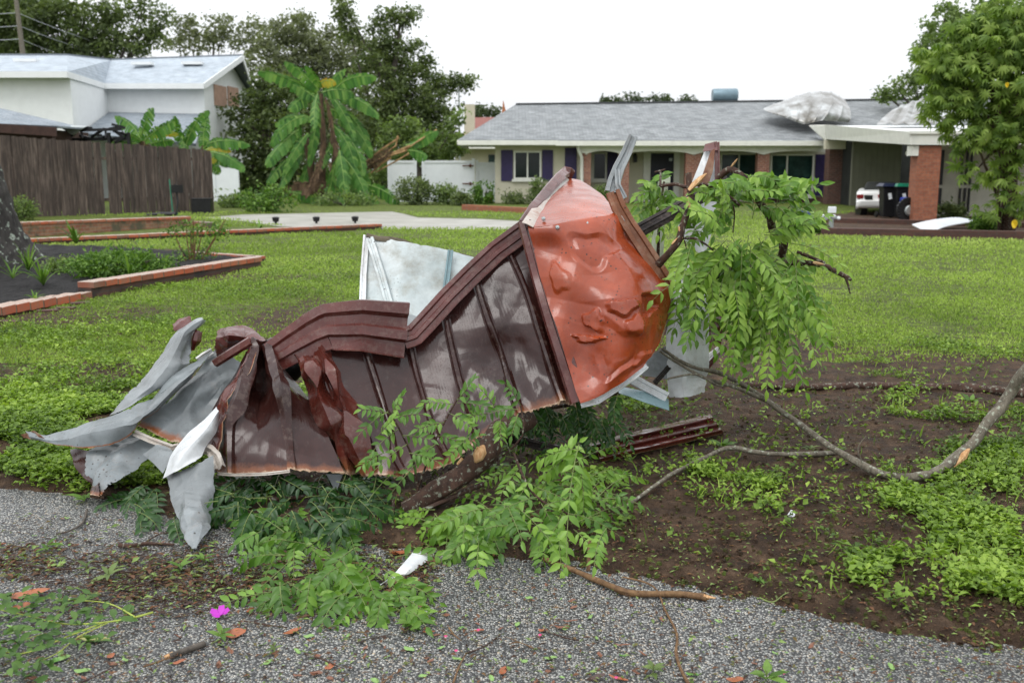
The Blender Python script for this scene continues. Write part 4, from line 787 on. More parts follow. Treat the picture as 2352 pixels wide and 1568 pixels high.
for i, (px, py, an) in enumerate(((110, 722, .3), (150, 716, .1), (185, 704, .5), (20, 748, -.1))):
    mb = MB(); p = gd(px, py); mb.box((p.x, p.y, .02), (.2, .09, .06), an); mk('loose_brick', mb, M['brickbase'], label=('sunken brown brick in soil below the bed edging', 'second of three sunken bricks under the bed edging', 'crooked sunken brick nearest the step of the bed edging', 'brown brick lying under the lower bed edging by the frame edge')[i], cat='brick', group='sunken bricks below the bed', bevel=.004)
kerb('brick_kerb', 'mossy brick kerb bounding the lawn before the carport', (1885, 541), (2560, 556), 524, 536, 'brickkerb', .3)
kerb('brick_kerb', 'farther brown kerb running below the white car', (1852, 512), (2420, 528), 500, 514, 'brickkerb', .25)
kerb('planter_edge', 'low red brick planter edge at the cream house corner', (1060, 484), (1235, 494), 470, 479, 'brickor', .2)
# water pipe assembly, blue scrap, white curved sheet
bf = T('backflow_valve', 'white water pipe valve assembly standing before the carport kerb', 'water valve', tuple(gd(1909, 528)))
Yp = gd(1909, 528).y; mb = MB()
for px in (1897, 1909, 1925): mb.tube([(X(px, Yp, 520), Yp, .0 if px == 1909 else Z(505, Yp)), (X(px, Yp, 500), Yp, Z(498, Yp))], .035 if px != 1909 else .06, 8)
mb.bar(at(1888, 499, Yp), at(1930, 500, Yp), .07, .07); mk('pipes', mb, M['galv'], bf)
mb = MB(); c_ = at(1911, 482, Yp); mb.box(c_, (.17, .14, .15)); mk('valve_box', mb, M['vinyl'], bf, bevel=.01)
for px, py in ((1889, 496), (1905, 497), (1915, 497), (1926, 501)):
    mb = MB(); c_ = at(px, py, Yp - .06); mb.tube([c_ + Vector((0, 0, -.04)), c_ + Vector((0, 0, -.02)), c_ + Vector((0, 0, .02)), c_ + Vector((0, 0, .04))], [.02, .045, .045, .02], 8); mk('cap', mb, M['vinyl'], bf)
mb = MB(); p = gd(1847, 500); mb.tube([p + Vector((-.25, 0, .04)), p + Vector((-.1, 0, .12)), p + Vector((.12, .05, .1)), p + Vector((.25, 0, .03))], [.04, .09, .08, .03], 8, .5); mk('blue_tarp', mb, M['blue'], label='scrap of blue tarp by the dark brick house base', cat='tarp')
def c9(x, y, Y): return (1834.6 + .22 * x, 310.5 + .22 * y, Y)
sheet('curved_sheet', [[c9(1180, 935, 24.5), c9(1400, 886, 25), c9(1650, 862, 25.2), c9(1850, 896, 25.2)], [c9(1260, 975, 23.9), c9(1430, 945, 24.2), c9(1620, 905, 24.8), c9(1852, 898, 25)], [c9(1340, 1022, 23.4), c9(1430, 995, 23.8), c9(1560, 950, 24.3), c9(1854, 900, 25)]], M['vinyl'], s=8, thick=.02, label='curved white sheet lying on the mossy kerb by the palmate tree', cat='panel')
# path lights
for i, px in enumerate((634, 727, 816)):
    p = gd(px, 517 - i * .8); t = T('path_light', ('black path light nearest the board fence', 'middle black path light behind the long edging', 'black path light nearest the end of the long edging')[i], 'path light', tuple(p), 'black path lights behind the brick edging')
    mb = MB(); mb.tube([p, p + Vector((0, 0, .09))], .03, 8); mk('stake', mb, M['black'], t)
    mb = MB(); mb.tube([p + Vector((0, 0, .08)), p + Vector((0, 0, .1)), p + Vector((0, 0, .2)), p + Vector((0, 0, .22))], [.06, .08, .1, .06], 10); mk('lamp_head', mb, M['black'], t)
# ------------------------------------------------------------------ banana plants
def blade(mbg, mbr, a, c, b, Y, wpx, dead=False, dy=0.0, tear=.15):
    """arching torn leaf from a over c to b"""
    sc_ = Y / 2290; A, C_, B = at(*a, Y), at(*c, Y + dy * .6), at(*b, Y + dy); n = 16; W = wpx * sc_ * .62; pts = []
    for i in range(n + 1):
        t = i / n; pts.append(A * (1 - t) ** 2 + C_ * 2 * t * (1 - t) + B * t * t)
    mbr.tube(pts, [.035 * sc_ * 45] * 1 + [.03 * sc_ * 45 * (1 - i / n * .8) for i in range(n)], 5, r=random.random())
    vw = Vector((random.uniform(-.25, .25), -1, random.uniform(-.1, .4))); dr = random.uniform(.35, .9)
    for sd_ in (-1, 1):
        for i in range(n):
            t0, t1 = i / n, (i + 1) / n; w0, w1 = [W * (math.sin(math.pi * min(1, .06 + t * .93)) ** .55) for t in (t0, t1)]
            D = (pts[i + 1] - pts[i]).normalized(); S = D.cross(vw).normalized() * sd_
            k = random.uniform(1 - tear, 1.05); g = random.uniform(0, .12); lg = Vector((0, 0, -1)) * dr * (w0 * .9) * random.uniform(.6, 1.2); bk = D * w0 * .25 + Vector((random.uniform(-.06, .06), random.uniform(-.1, .1), 0)) * W
            p0, p1 = pts[i], pts[i + 1]; p1b = lerp(p0, p1, 1 - g)
            m0, m1 = p0 + S * w0 * .5 * k + lg * .25 + bk * .5, p1b + S * w1 * .5 * k + lg * .25 + bk * .5
            e0_, e1_ = p0 + S * w0 * .85 * k + lg + bk, p1b + S * w1 * .85 * k + lg + bk
            mbg.add([p0, p1, m1, m0, e1_, e0_], [(0, 1, 2, 3), (3, 2, 4, 5)], min(1, max(0, random.gauss(.5, .22))))
def d2(p): return (470.4 + .36 * p[0], .36 * p[1])
def d1(p): return (.36 * p[0], .36 * p[1])
def banana(name, label, base, Y, green, yellow, dead, stems, conv, wk=.36, cat='banana plant'):
    rt = T(name, label, cat, base)
    for (a, c, b, w_) in green:
        g, r_ = MB(), MB(); blade(g, r_, conv(a), conv(c), conv(b), Y + random.uniform(-1.0, .6), w_ * wk, dy=random.uniform(-.8, .3)); o = mk('leaf', g, M['lf_banana'], rt); mk('midrib', r_, M['midrib'], o)
    for (a, c, b, w_) in yellow:
        g, r_ = MB(), MB(); blade(g, r_, conv(a), conv(c), conv(b), Y - .6, w_ * wk); o = mk('leaf', g, M['lf_yellow'], rt); o['label'] = 'yellowed leaf'; mk('midrib', r_, M['midrib'], o)
    for (a, c, b, w_) in dead:
        g = MB(); blade(g, g, conv(a), conv(c), conv(b), Y - random.uniform(0, .9), w_ * wk, tear=.6); o = mk('leaf', g, M['lf_dead'], rt); o['label'] = 'dead brown leaf'
    for pts, w_ in stems:
        s_ = MB(); P = [at(*conv(p), Y + .1) for p in pts]; sc_ = Y / 2290 * wk; s_.tube([lerp(P[i], P[i + 1], t) for i in range(len(P) - 1) for t in (0, .33, .66)] + [P[-1]], [w_ * sc_ * .5 * (.55 + .5 * i / (len(P) * 3)) for i in range(len(P) * 3 - 2)], 10, .5); mk('stem', s_, M['bstem'], rt, 40)
    return rt
M['midrib'] = plain('pale_midrib', (.16, .27, .06), .45, .2, 8, .1); M['lf_yellow'] = leafmat('yellowing_blade', [(.4, .22, .03), (.45, .38, .04), (.25, .33, .05)], .35); M['bstem'] = bark('banana_stem', (.03, .02, .013), (.14, .085, .05), None, 9, .7)
random.seed(5)
G_ = [((680,760),(560,700),(450,800),70),((640,900),(520,900),(430,1000),70),((660,850),(560,960),(500,1120),60),((800,700),(920,720),(960,860),70),((820,800),(930,900),(960,1080),80),((800,900),(900,1020),(930,1180),80),((700,1000),(640,1080),(620,1200),60),((760,1060),(820,1160),(850,1290),80),((880,1000),(1000,1120),(1030,1280),90),((760,600),(800,500),(900,440),60),((700,620),(620,560),(560,540),60),((860,640),(960,620),(1040,660),60),((620,980),(540,1060),(480,1200),60),((900,860),(1000,960),(1010,1120),80),((730,580),(620,440),(510,395),70),((720,600),(540,480),(340,455),70),((700,600),(600,620),(540,700),75),((830,570),(930,460),(1095,495),85),((750,590),(870,550),(950,600),75),((850,600),(1010,620),(1112,745),65),((640,740),(480,780),(425,930),80),((600,830),(480,900),(390,1055),80),((730,690),(700,850),(665,1060),60),((600,760),(605,900),(588,985),40),((560,990),(450,1080),(402,1170),60),((860,690),(1000,760),(1050,985),85),((850,760),(1010,820),(1065,1000),75),((860,960),(880,1090),(900,1250),85),((870,920),(990,1080),(1060,1240),95),((850,1000),(800,1120),(800,1290),60),((1040,1180),(1150,1200),(1240,1295),80),((940,1050),(990,1200),(940,1300),110),((720,600),(690,700),(700,820),60),((790,600),(900,700),(960,900),60),((650,900),(560,1000),(520,1150),60),((740,560),(700,470),(640,420),50),((830,900),(760,1000),(700,1110),60),((900,1100),(1010,1230),(1110,1300),80),((200,1270),(330,1235),(480,1225),36),((560,1225),(700,1250),(790,1300),70),((760,1190),(860,1230),(900,1310),70),((540,1190),(640,1260),(700,1300),60)]
banana('banana_plant', 'tall storm shredded banana clump in the middle background', tuple(gd(745, 467)), 42, G_, [((735,560),(745,490),(838,530),60)], [((770,620),(800,700),(812,800),34),((780,1170),(640,1150),(500,1200),80),((770,1180),(650,1210),(530,1230),60),((800,760),(820,900),(860,1010),50),((760,900),(740,1050),(700,1180),50),((800,1040),(830,1120),(800,1260),50),((720,1040),(700,1150),(640,1260),50)],
    [(((735,600),(760,900),(740,1290)), 56), (((640,860),(670,1050),(700,1290)), 50), (((840,900),(815,1100),(780,1290)), 50), (((700,750),(690,1000),(660,1280)), 44)], d2)
ST = [(((1010,1065),(1150,1000),(1300,935)), 16), (((1020,1040),(1120,960),(1240,880)), 14), (((1060,1105),(1180,1000),(1310,930)), 16), (((1090,1100),(1200,1040),(1320,970)), 12), (((1030,1080),(1130,1010),(1290,960)), 18), (((1290,950),(1380,890),(1480,830)), 14), (((1010,1075),(1100,1060),(1190,1010)), 14), (((1150,980),(1220,930),(1232,865)), 14)]
rt = banana('fallen_banana', 'toppled banana plant with split orange stalks over the white fence', tuple(gd(870, 468)), 43.2, [((1290,950),(1400,850),(1490,840),70),((1280,930),(1380,900),(1470,880),50),((1300,960),(1370,960),(1420,1000),60)], [], [((1000,1060),(1090,1000),(1180,940),50),((1010,1080),(1100,1040),(1200,960),40)], ST, d2)
for c_ in rt.children:
    if c_.name.startswith('stem'): c_.data.materials[0] = bark('split_banana_stalk', (.14, .07, .03), (.55, .36, .17), None, 6, .5)
banana('banana_plant', 'small green banana plant with one orange leaf above the board fence', tuple(gd(320, 490)), 37.5, [((900,900),(860,780),(735,740),75),((900,880),(930,760),(980,690),90),((920,900),(1020,800),(1115,775),85),((960,920),(1040,890),(1110,900),60),((880,920),(780,900),(690,920),60),((1180,930),(1100,800),(1120,740),70),((1190,920),(1250,740),(1335,705),70),((1190,930),(1190,850),(1240,780),80),((1160,870),(1180,920),(1170,960),70),((900,900),(830,850),(790,860),50)], [((950,880),(1040,820),(1140,860),45)], [((900,900),(940,910),(950,940),40)], [(((905,890),(900,1100),(900,1380)), 60), (((1185,900),(1180,1100),(1180,1380)), 60)], d1)
banana('banana_plant', 'banana plant drooping past the end of the board fence', tuple(gd(478, 487)), 36, [((1300,950),(1290,840),(1325,745),75),((1320,920),(1440,870),(1595,925),60),((1330,970),(1470,980),(1562,1088),70),((1310,970),(1370,1040),(1392,1110),70),((1300,950),(1340,900),(1420,880),60),((1300,960),(1390,990),(1480,1060),60)], [((1310,960),(1400,920),(1475,965),50),((1290,970),(1330,980),(1380,1030),50)], [], [(((1300,930),(1310,1100),(1320,1370)), 50)], d1)
# ------------------------------------------------------------------ shrubs and garden plants
def shrub(name, label, px, py, w_, h_, leaf, mat, Y=None, n=1.6, cat='shrub', group=None, wide=.55):
    b = gd(px, py); Y = Y or b.y; b = Vector((X(px, Y, py), Y, 0)); rt = T(name, label, cat, tuple(b), group); sc_ = Y / 2290; rx, rz = w_ * sc_ / 2, h_ * sc_ / 2; N_ = int(n * 620 * max(.3, rx * rz / (leaf * 7) ** 2) ** .75 * 3)
    d = rdir(N_); rad = rng.random(N_) ** .4; P = np.array([b.x, b.y, rz]) + d * rad[:, None] * [rx, rx * .8, rz] ; P += (rng.normal(size=(N_, 3)) * leaf * .8); P[:, 2] = np.maximum(P[:, 2], .02)
    lump = fbm(P[:, 0], P[:, 2], 2.2 / max(rx, .2), 3, 5); k = lump > .33; P = P[k]; N_ = len(P)
    D = d[k] * .7 + rdir(N_) + [0, 0, .1]; L = rng.uniform(.6, 1.25, N_) * leaf; leaves('foliage', P, D, rdir(N_) * .7 + [0, -.3, .8], L, L * wide, mat, rt)
    mb = MB()
    for k in range(7): a = random.uniform(0, 6.28); mb.tube([b, b + Vector((math.cos(a) * rx * .4, math.sin(a) * rx * .4, rz)), b + Vector((math.cos(a) * rx * .7, math.sin(a) * rx * .7, rz * 1.7))], [.02, .012, .005], 5)
    mk('stems', mb, M['bark'], rt); return rt
shrub('shrub', 'dark green bush in front of the white vinyl gate', 955, 472, 96, 62, .13, M['lf_dark'])
shrub('shrub', 'thin drooping bush between the dark bush and the gate hinge', 1025, 472, 60, 46, .12, M['lf_mid'])
shrub('shrub', 'low dark bush under the gate hinges', 1062, 474, 50, 26, .12, M['lf_dark'])
shrub('shrub', 'bright lime green bush at the cream house corner', 1110, 470, 52, 42, .15, M['lf_bright'])
shrub('shrub', 'low dark planting under the twin pane window', 1190, 480, 90, 26, .1, M['lf_dark'], 41.5)
shrub('shrub', 'taller loose bush near the middle shutter of the house', 1235, 478, 40, 60, .1, M['lf_mid'], 41.8)
shrub('shrub', 'small bush beside the brick porch column', 1385, 478, 90, 40, .1, M['lf_mid'], 41.8)
shrub('shrub', 'rounded green bush against the board fence by the trunk', 52, 508, 66, 48, .09, M['lf_mid'])
shrub('foliage_heap', 'heap of torn leafy branches left of the banana clump', 615, 492, 130, 56, .14, M['lf_bright'], 34, cat='branch pile')
shrub('foliage_heap', 'flatter heap of dark torn leaves near the white fence piece', 545, 480, 100, 30, .14, M['lf_mid'], 38, cat='branch pile')
shrub('foliage_heap', 'litter of torn leaves under the banana clump', 790, 478, 150, 26, .14, M['lf_mid'], 40, cat='branch pile')
shrub('garden_plant', 'lime green plant at the near end of the mossy kerb', 1865, 538, 40, 30, .1, M['lf_bright'], cat='plant')
shrub('garden_plant', 'green plant beneath the slatted white wall', 2180, 498, 70, 26, .12, M['lf_dark'], 30, cat='plant')
shrub('garden_plant', 'pale green low plant near the curved white panel', 2260, 530, 50, 22, .1, M['lf_bright'], cat='plant')
# strap plants in the mulch bed
def strap(px, py, n, L_, label, mat, wd=.02, grp=None):
    p = gd(px, py, .1); rt = MB(); random.seed(px)
    for k in range(n):
        a = random.uniform(0, 6.28); ln_ = L_ * random.uniform(.6, 1.15); out = random.uniform(.3, .9); d = Vector((math.cos(a), math.sin(a), 0)); s_ = Vector((-d.y, d.x, 0)); pts = []
        for i in range(7): t = i / 6; pts.append(p + d * ln_ * out * t + Vector((0, 0, ln_ * (t * (1.3 - out * .4) - t * t * .75 * out * 1.2))))
        V = []; 
        for i, q_ in enumerate(pts): w2 = wd * (1 - (i / 6) ** 2) * .5 + .001; V += [q_ - s_ * w2 + Vector((0, 0, w2 * .5)), q_, q_ + s_ * w2 + Vector((0, 0, w2 * .5))]
        rt.add(V, [(i * 3 + j, i * 3 + j + 1, i * 3 + j + 4, i * 3 + j + 3) for i in range(6) for j in (0, 1)])
    return mk('strap_leaf_plant', rt, mat, smooth=True, label=label, cat='plant', group=grp)
strap(66, 622, 14, .55, 'upright strap leaf plant close against the tree trunk', M['lf_bright']); strap(100, 655, 18, .5, 'strap leaf plant in black mulch nearest the lower edging', M['lf_bright'], .028); strap(30, 640, 12, .35, 'yellow green strap plant at the frame edge in the mulch', M['lf_bright']); strap(175, 560, 12, .6, 'broad folded leaf plant behind the trunk flare', M['lf_bright'], .06); strap(300, 640, 5, .55, 'fallen strap leaves lying over the raised edging', M['lf_bright'], .035); strap(80, 690, 10, .2, 'tiny sprout in the mulch near the bed edging', M['lf_bright']); strap(598, 527, 4, .4, 'single upright blade behind the long brick edging', M['lf_bright'], .05); strap(480, 560, 10, .3, 'grassy tuft in front of the long edging', M['lf_bright'])
shrub('ground_cover_plant', 'broad mound of mixed green leaves in the mulch bed', 280, 622, 250, 62, .06, M['lf_bright'], 13.3, 7, cat='plant')
shrub('ground_cover_plant', 'small mound of yellow green leaves beside the trunk', 150, 612, 90, 36, .05, M['lf_mid'], 13.8, 5, cat='plant')
rt = shrub('garden_shrub', 'thin stemmed lime shrub growing in the mulch bed corner', 440, 606, 120, 50, .05, M['lf_bright'], 15.5, .5)
mb = MB(); b = gd(440, 600, .08)
for k in range(9): a = random.uniform(-.5, .5); mb.tube([b + Vector((a * .3, 0, 0)), b + Vector((a * .8, 0, .35)), b + Vector((a * 1.2, random.uniform(-.1, .1), .65))], [.012, .008, .004], 5)
mk('cane', mb, M['barkred'], rt)
P = []
for k in range(60): q_ = at(380 + random.choice((20, 45, 75, 105, 130)) + random.uniform(-14, 14), 525 + random.uniform(-9, 20), b.y + random.uniform(-.2, .2)); P.append(q_)
P = np.repeat(np.array(P), 6, 0) + rng.normal(size=(360, 3)) * .04; leaves('leaves', P, rdir(360) + [0, 0, .3], rdir(360) + [0, 0, 1], rng.uniform(.04, .08, 360), rng.uniform(.02, .04, 360), M['lf_bright'], rt)
mb = MB(); fp = at(1126, 460, 42); mb.tube([Vector((fp.x, 42, 0)), fp], .01, 5)
for k in range(8): a = k * .785; mb.add([fp, fp + Vector((math.cos(a) * .1, -.03, math.sin(a) * .1)), fp + Vector((math.cos(a + .7) * .1, -.03, math.sin(a + .7) * .1))], [(0, 1, 2)])
mk('red_flower', mb, plain('red_petals', (.6, .01, .02), .5, .2, 5, 0), label='red bloom standing in the planter by the house corner', cat='flower')
# ------------------------------------------------------------------ lichen covered trunk at the left edge
b = gd(-70, 606, .1); tr = T('shade_tree', 'thick lichen covered trunk flaring at the left edge of the mulch bed', 'tree', tuple(b))
def tp(px, py): return at(px, py, b.y)
mb = MB(); P = [tp(-60, 640), tp(-52, 600), tp(-50, 560), tp(-52, 500), tp(-56, 430), tp(-70, 360), tp(-110, 200), tp(-150, 0)] ; rad = [160, 140, 102, 82, 68, 58, 52, 46]
n0 = 28; V = []; sc_ = b.y / 2290
for i, (p, r_) in enumerate(zip(P, rad)):
    for k in range(n0):
        a = 2 * math.pi * k / n0; fl_ = 1 + (.22 if i < 3 else .06) * math.sin(a * 5 + .6) * (1, .8, .6, .3, .2, .1, .1, .1)[i]; V.append(p + Vector((math.cos(a), math.sin(a) * .9, 0)) * r_ * sc_ * fl_)
mb.add(V, [(i * n0 + k, i * n0 + (k + 1) % n0, (i + 1) * n0 + (k + 1) % n0, (i + 1) * n0 + k) for i in range(len(P) - 1) for k in range(n0)]); o = mk('trunk', mb, M['barkl'], tr, True)
sb = o.modifiers.new('sub', 'SUBSURF'); sb.levels = 2; sb.render_levels = 3; tx = bpy.data.textures.new('bark_relief', 'CLOUDS'); tx.noise_scale = .12; dm = o.modifiers.new('d', 'DISPLACE'); dm.texture = tx; dm.strength = .07
d = rdir(1500); P_ = np.array(tp(-220, -560)) + d * (rng.random(1500) ** .4)[:, None] * [3.2, 3, 1.4]; leaves('crown', P_, rdir(1500), rdir(1500) + [0, 0, .5], rng.uniform(.1, .2, 1500), rng.uniform(.05, .1, 1500), M['lf_mid'], tr)
# ------------------------------------------------------------------ palmate tree at the right
Yr = 23.; rt = T('palmate_tree', 'leafy tree with drooping finger like leaf clusters at the right edge', 'tree', tuple(gd(2315, 532)))
bl = [(2260,110,110,60),(2340,70,100,70),(2200,170,90,60),(2300,200,120,80),(2180,240,70,50),(2250,300,90,45),(2350,290,110,80),(2160,130,60,40),(2230,60,70,30),(2340,390,80,60),(2240,395,50,40),(2290,470,60,36),(2345,480,50,40),(2400,180,110,150),(2170,190,40,50),(2330,20,80,40),(2210,330,40,26)]
Pc = []; 
for (px, py, rx, ry) in bl:
    n_ = int(rx * ry / (44 if py < 330 else 95)); c_ = np.array(at(px, py, Yr)); d = rdir(n_); Pc.append(c_ + d * (rng.random(n_) ** .35)[:, None] * np.array([rx, rx * .9, ry]) * Yr / 2290)
Pc = np.concatenate(Pc); nC = len(Pc); K = 9; ax = nrmz(rdir(nC) * .5 + [0, -.35, .55]); A = np.repeat(ax, K, 0); an = np.tile(np.arange(K) * 2 * np.pi / K, nC) + np.repeat(rng.random(nC) * 6, K)
u = nrmz(np.cross(A, [0.3, .9, .1])); v_ = np.cross(A, u); D = u * np.cos(an)[:, None] + v_ * np.sin(an)[:, None] - [0, 0, .45]
L = np.repeat(rng.uniform(.15, .25, nC), K) * rng.uniform(.8, 1.1, nC * K); rr = np.clip(np.repeat(rng.random(nC), K) * .7 + rng.random(nC * K) * .3, 0, 1)
leaves('crown', np.repeat(Pc, K, 0), D, A, L, L * .3, M['lf_right'], rt, leaf8, rr=rr, bend=.4, fold=.1)
mb = MB(); b = gd(2315, 532)
for (px, py, w_) in ((2300, 330, .13), (2330, 300, .11), (2262, 380, .05)):
    q_ = at(px, py, Yr); mb.tube([b + Vector(((px - 2310) * .004, 0, -.1)), lerp(b, q_, .5) + Vector((.05, 0, 0)), q_, q_ + (q_ - b) * .4], [w_, w_ * .8, w_ * .6, w_ * .2], 9, .2)
for (px, py, rx, ry) in bl: q_ = at(px, py, Yr); s_ = at(2310, 330, Yr); mb.tube([s_, (s_ + q_) / 2 + Vector((0, .1, .05)), q_], [.05, .035, .012], 6)
mk('trunk', mb, M['barkbrown'], rt, 40)
for (px, py, s_) in ((2330, 515, .1), (2313, 196, .06)):
    c_ = at(px, py, Yr - .9); mb = MB(); mb.add([c_ + Vector((math.cos(a) * s_ * .7, -.02 * math.sin(a * 2), math.sin(a) * s_)) for a in [k * .7854 for k in range(8)]], [tuple(range(8))]); mk('yellow_leaf', mb, M['yellow'], rt)
# ------------------------------------------------------------------ the wrecked metal carport
def metal(name, c0, c1, rust_edge=None, rough=.3, fine=0, dirt=.3, edge_w=.07, topr=0, metallic=0., rc=(.2, .07, .03), stain=None, coat=.1, spec=.3, e2=(.34, .22, .14)):
    q = NM(name); t = q.n('ShaderNodeTexCoord'); uv = q.n('ShaderNodeSeparateXYZ'); q.l(t.outputs['UV'], uv.inputs[0]); v = q.co()
    n1 = q.noise(v, 2.6, 7, .65); n2 = q.noise(v, 11, 5, .6); c = q.ramp(n1, [(.32, c0), (.68, c1)])
    if stain: c = q.mix(q.ramp(q.noise(v, 4.2, 8, .75), [(.5, (0, 0, 0)), (.66, (.7, .7, .7))]), c, stain)
    if rust_edge:
        e = q.math('ADD', uv.outputs[1], q.math('MULTIPLY', q.math('SUBTRACT', q.noise(v, 16, 7, .75), .5), .16))
        c = q.mix(q.gray(e, 1 - edge_w * 1.6, 1 - edge_w * .7, 0, .95), c, rc); c = q.mix(q.gray(e, 1 - edge_w * .45, 1 - edge_w * .1, 0, .8), c, (.5, .36, .24))
        if topr: c = q.mix(q.gray(e, topr, topr * .3, 0, .9), c, rc)
    vo = q.n('ShaderNodeTexVoronoi'); vo.inputs['Scale'].default_value = 38; q.l(v, vo.inputs['Vector'])
    sp_ = q.math('MULTIPLY', q.ramp(vo.outputs[0], [(.1, (1, 1, 1)), (.2, (0, 0, 0))]), q.ramp(q.noise(v, 3.4, 4), [(.5, (0, 0, 0)), (.62, (1, 1, 1))]))
    c = q.mix(q.math('MULTIPLY', sp_, dirt * 2.4), c, (.02, .014, .01)); c = q.mix(q.math('MULTIPLY', q.ramp(q.noise(v, 6, 9, .8), [(.55, (0, 0, 0)), (.8, (1, 1, 1))]), dirt * .6), c, (.06, .05, .042))
    vs_ = q.co(scale=(1.2, 1.2, .12)); c = q.mix(q.math('MULTIPLY', q.ramp(q.noise(vs_, 22, 6, .7), [(.56, (0, 0, 0)), (.68, (1, 1, 1))]), .2), c, q.mix(.4, c, (.3, .27, .24)))   # run-off streaks and scuffs
    wr_f = q.math('MULTIPLY', q.gray(q.attr(), .1, .3), q.ramp(q.noise(v, 26, 6, .75), [(.5, (0, 0, 0)), (.6, (1, 1, 1))])); c = q.mix(q.math('MULTIPLY', wr_f, .16), c, (.3, .24, .2))
    c = q.mix(q.math('MULTIPLY', q.ramp(q.noise(v, 1.7, 7, .7), [(.42, (1, 1, 1)), (.6, (0, 0, 0))]), .55), c, q.mix(1., c, (.5, .48, .46), 'MULTIPLY'))
    cr = q.n('ShaderNodeTexVoronoi', feature='DISTANCE_TO_EDGE'); cr.inputs['Scale'].default_value = 5.5; q.l(q.mix(.25, v, q.noise(v, 3, 3)), cr.inputs['Vector']); nb0 = q.ramp(cr.outputs[0], [(0, (0, 0, 0)), (.35, (1, 1, 1))])
    q.base(c); q.l(q.gray(n2, .3, .7, rough * .55, rough * 1.3), q.p.inputs['Roughness']); q.set(Metallic=metallic); q.p.inputs['Coat Weight'].default_value = coat; q.p.inputs['Coat Roughness'].default_value = .12; q.p.inputs['Specular IOR Level'].default_value = spec
    nb = q.bump(nb0, .1, .03); nb = q.bump(q.noise(v, 5, 3, .5), .05, .02, nb)
    if fine:
        w_ = q.math('SINE', q.math('MULTIPLY', uv.outputs[0], 2 * math.pi * fine)); fr = q.math('FRACT', uv.outputs[0]); ms = q.math('MULTIPLY', q.math('GREATER_THAN', fr, .3), q.math('LESS_THAN', fr, .72))
        nb = q.bump(q.math('MULTIPLY', w_, ms), .035, .003, nb)
    dr = q.n('ShaderNodeTexVoronoi'); dr.inputs['Scale'].default_value = 130; q.l(v, dr.inputs['Vector']); q.bump(q.ramp(dr.outputs[0], [(.05, (1, 1, 1)), (.22, (0, 0, 0))]), .25, .003, nb)
    return q.m
BR0, BR1 = (.022, .007, .006), (.048, .015, .012)
M['mbrown'] = metal('brown_ribbed_sheet', BR0, BR1, True, .22, 14, .2, spec=.34, coat=.05)
M['mbrown2'] = metal('brown_trim_metal', (.075, .017, .014), (.14, .034, .027), None, .25, 0, .2, spec=.45)
M['mred'] = metal('red_brown_ribbed_sheet', (.06, .013, .009), (.13, .027, .018), True, .2, 14, .15, spec=.4)
M['morange'] = metal('faded_orange_sheet', (.29, .046, .014), (.4, .07, .02), None, .24, 0, .55, stain=(.24, .036, .012), coat=.15, spec=.4)
M['mgrey'] = metal('grey_sheet_back', (.15, .17, .18), (.24, .27, .28), True, .38, 0, .4, .06, rc=(.3, .09, .02), stain=(.12, .13, .13), e2=(.22, .07, .02))
M['mgreyp'] = metal('grey_sheet_plain', (.18, .2, .21), (.3, .33, .34), None, .35, 0, .4, stain=(.14, .15, .15))
M['mwhite'] = metal('white_metal', (.62, .66, .68), (.74, .77, .79), None, .3, 0, .4, stain=(.42, .4, .34))
M['mdirty'] = metal('stained_white_sheet', (.36, .42, .42), (.58, .64, .65), None, .4, 0, .45, stain=(.26, .25, .2))
M['mrust'] = metal('rusty_channel', (.09, .03, .015), (.26, .1, .045), None, .5, 0, .5, stain=(.42, .3, .2))
M['mworn'] = metal('rust_streaked_white', (.42, .36, .3), (.66, .64, .6), None, .35, 0, .3, stain=(.34, .1, .03))
M['mblue'] = metal('blue_grey_strut', (.16, .27, .3), (.24, .38, .42), None, .35, 0, .2)
M['mblack'] = metal('black_brown_channel', (.012, .009, .009), (.03, .018, .016), None, .3, 0, .2)
wr = T('wrecked_metal_carport', 'crumpled brown, orange and grey sheet metal carport wreck lying on the verge', 'metal wreck', (-.6, 4.7, 0))
def c1(x, y, Y): return (.36 * x, 658.6 + .36 * y, Y)
def c2(x, y, Y): return (564.5 + .36 * x, 517.4 + .36 * y, Y)
def c3(x, y, Y): return (1129 + .45 * x, 282.2 + .45 * y, Y)
# right ribbed brown panel
sheet('ribbed_panel', [
    [(744, 780, 4.78), (831, 780, 4.84), (939, 780, 4.9), (1020, 712, 4.98), (1090, 634, 5.06), (1166, 566, 5.1), (1208, 530, 5.08)],
    [(776, 877, 4.7), (866, 890, 4.72), (958, 865, 4.8), (1040, 805, 4.86), (1126, 748, 4.9), (1207, 660, 4.97), (1250, 661, 4.98)],
    [(807, 950, 4.56), (893, 985, 4.58), (982, 945, 4.68), (1057, 885, 4.76), (1155, 823, 4.86), (1243, 769, 4.84), (1282, 775, 4.88)],
    [(830, 1030, 4.52), (908, 1050, 4.46), (1005, 1010, 4.55), (1082, 965, 4.66), (1178, 900, 4.7), (1268, 860, 4.74), (1305, 860, 4.78)],
    [(858, 1092, 4.42), (932, 1094, 4.4), (1036, 1066, 4.5), (1100, 1012, 4.56), (1196, 953, 4.62), (1290, 925, 4.66), (1322, 934, 4.72)]],
    M['mbrown'], wr, s=26, smooth=(.9, .25), ribs=(1, 2, 3, 4, 5), rib=.026, ribw=.08, crumple=.004, csc=3, edge=.004, folds=((.012, .1), (.006, .04)), dents=((3.5, 2.3, .4, .5, .012), (4.55, 2.6, .35, .8, -.014), (2.45, 3, .4, .6, -.012)))
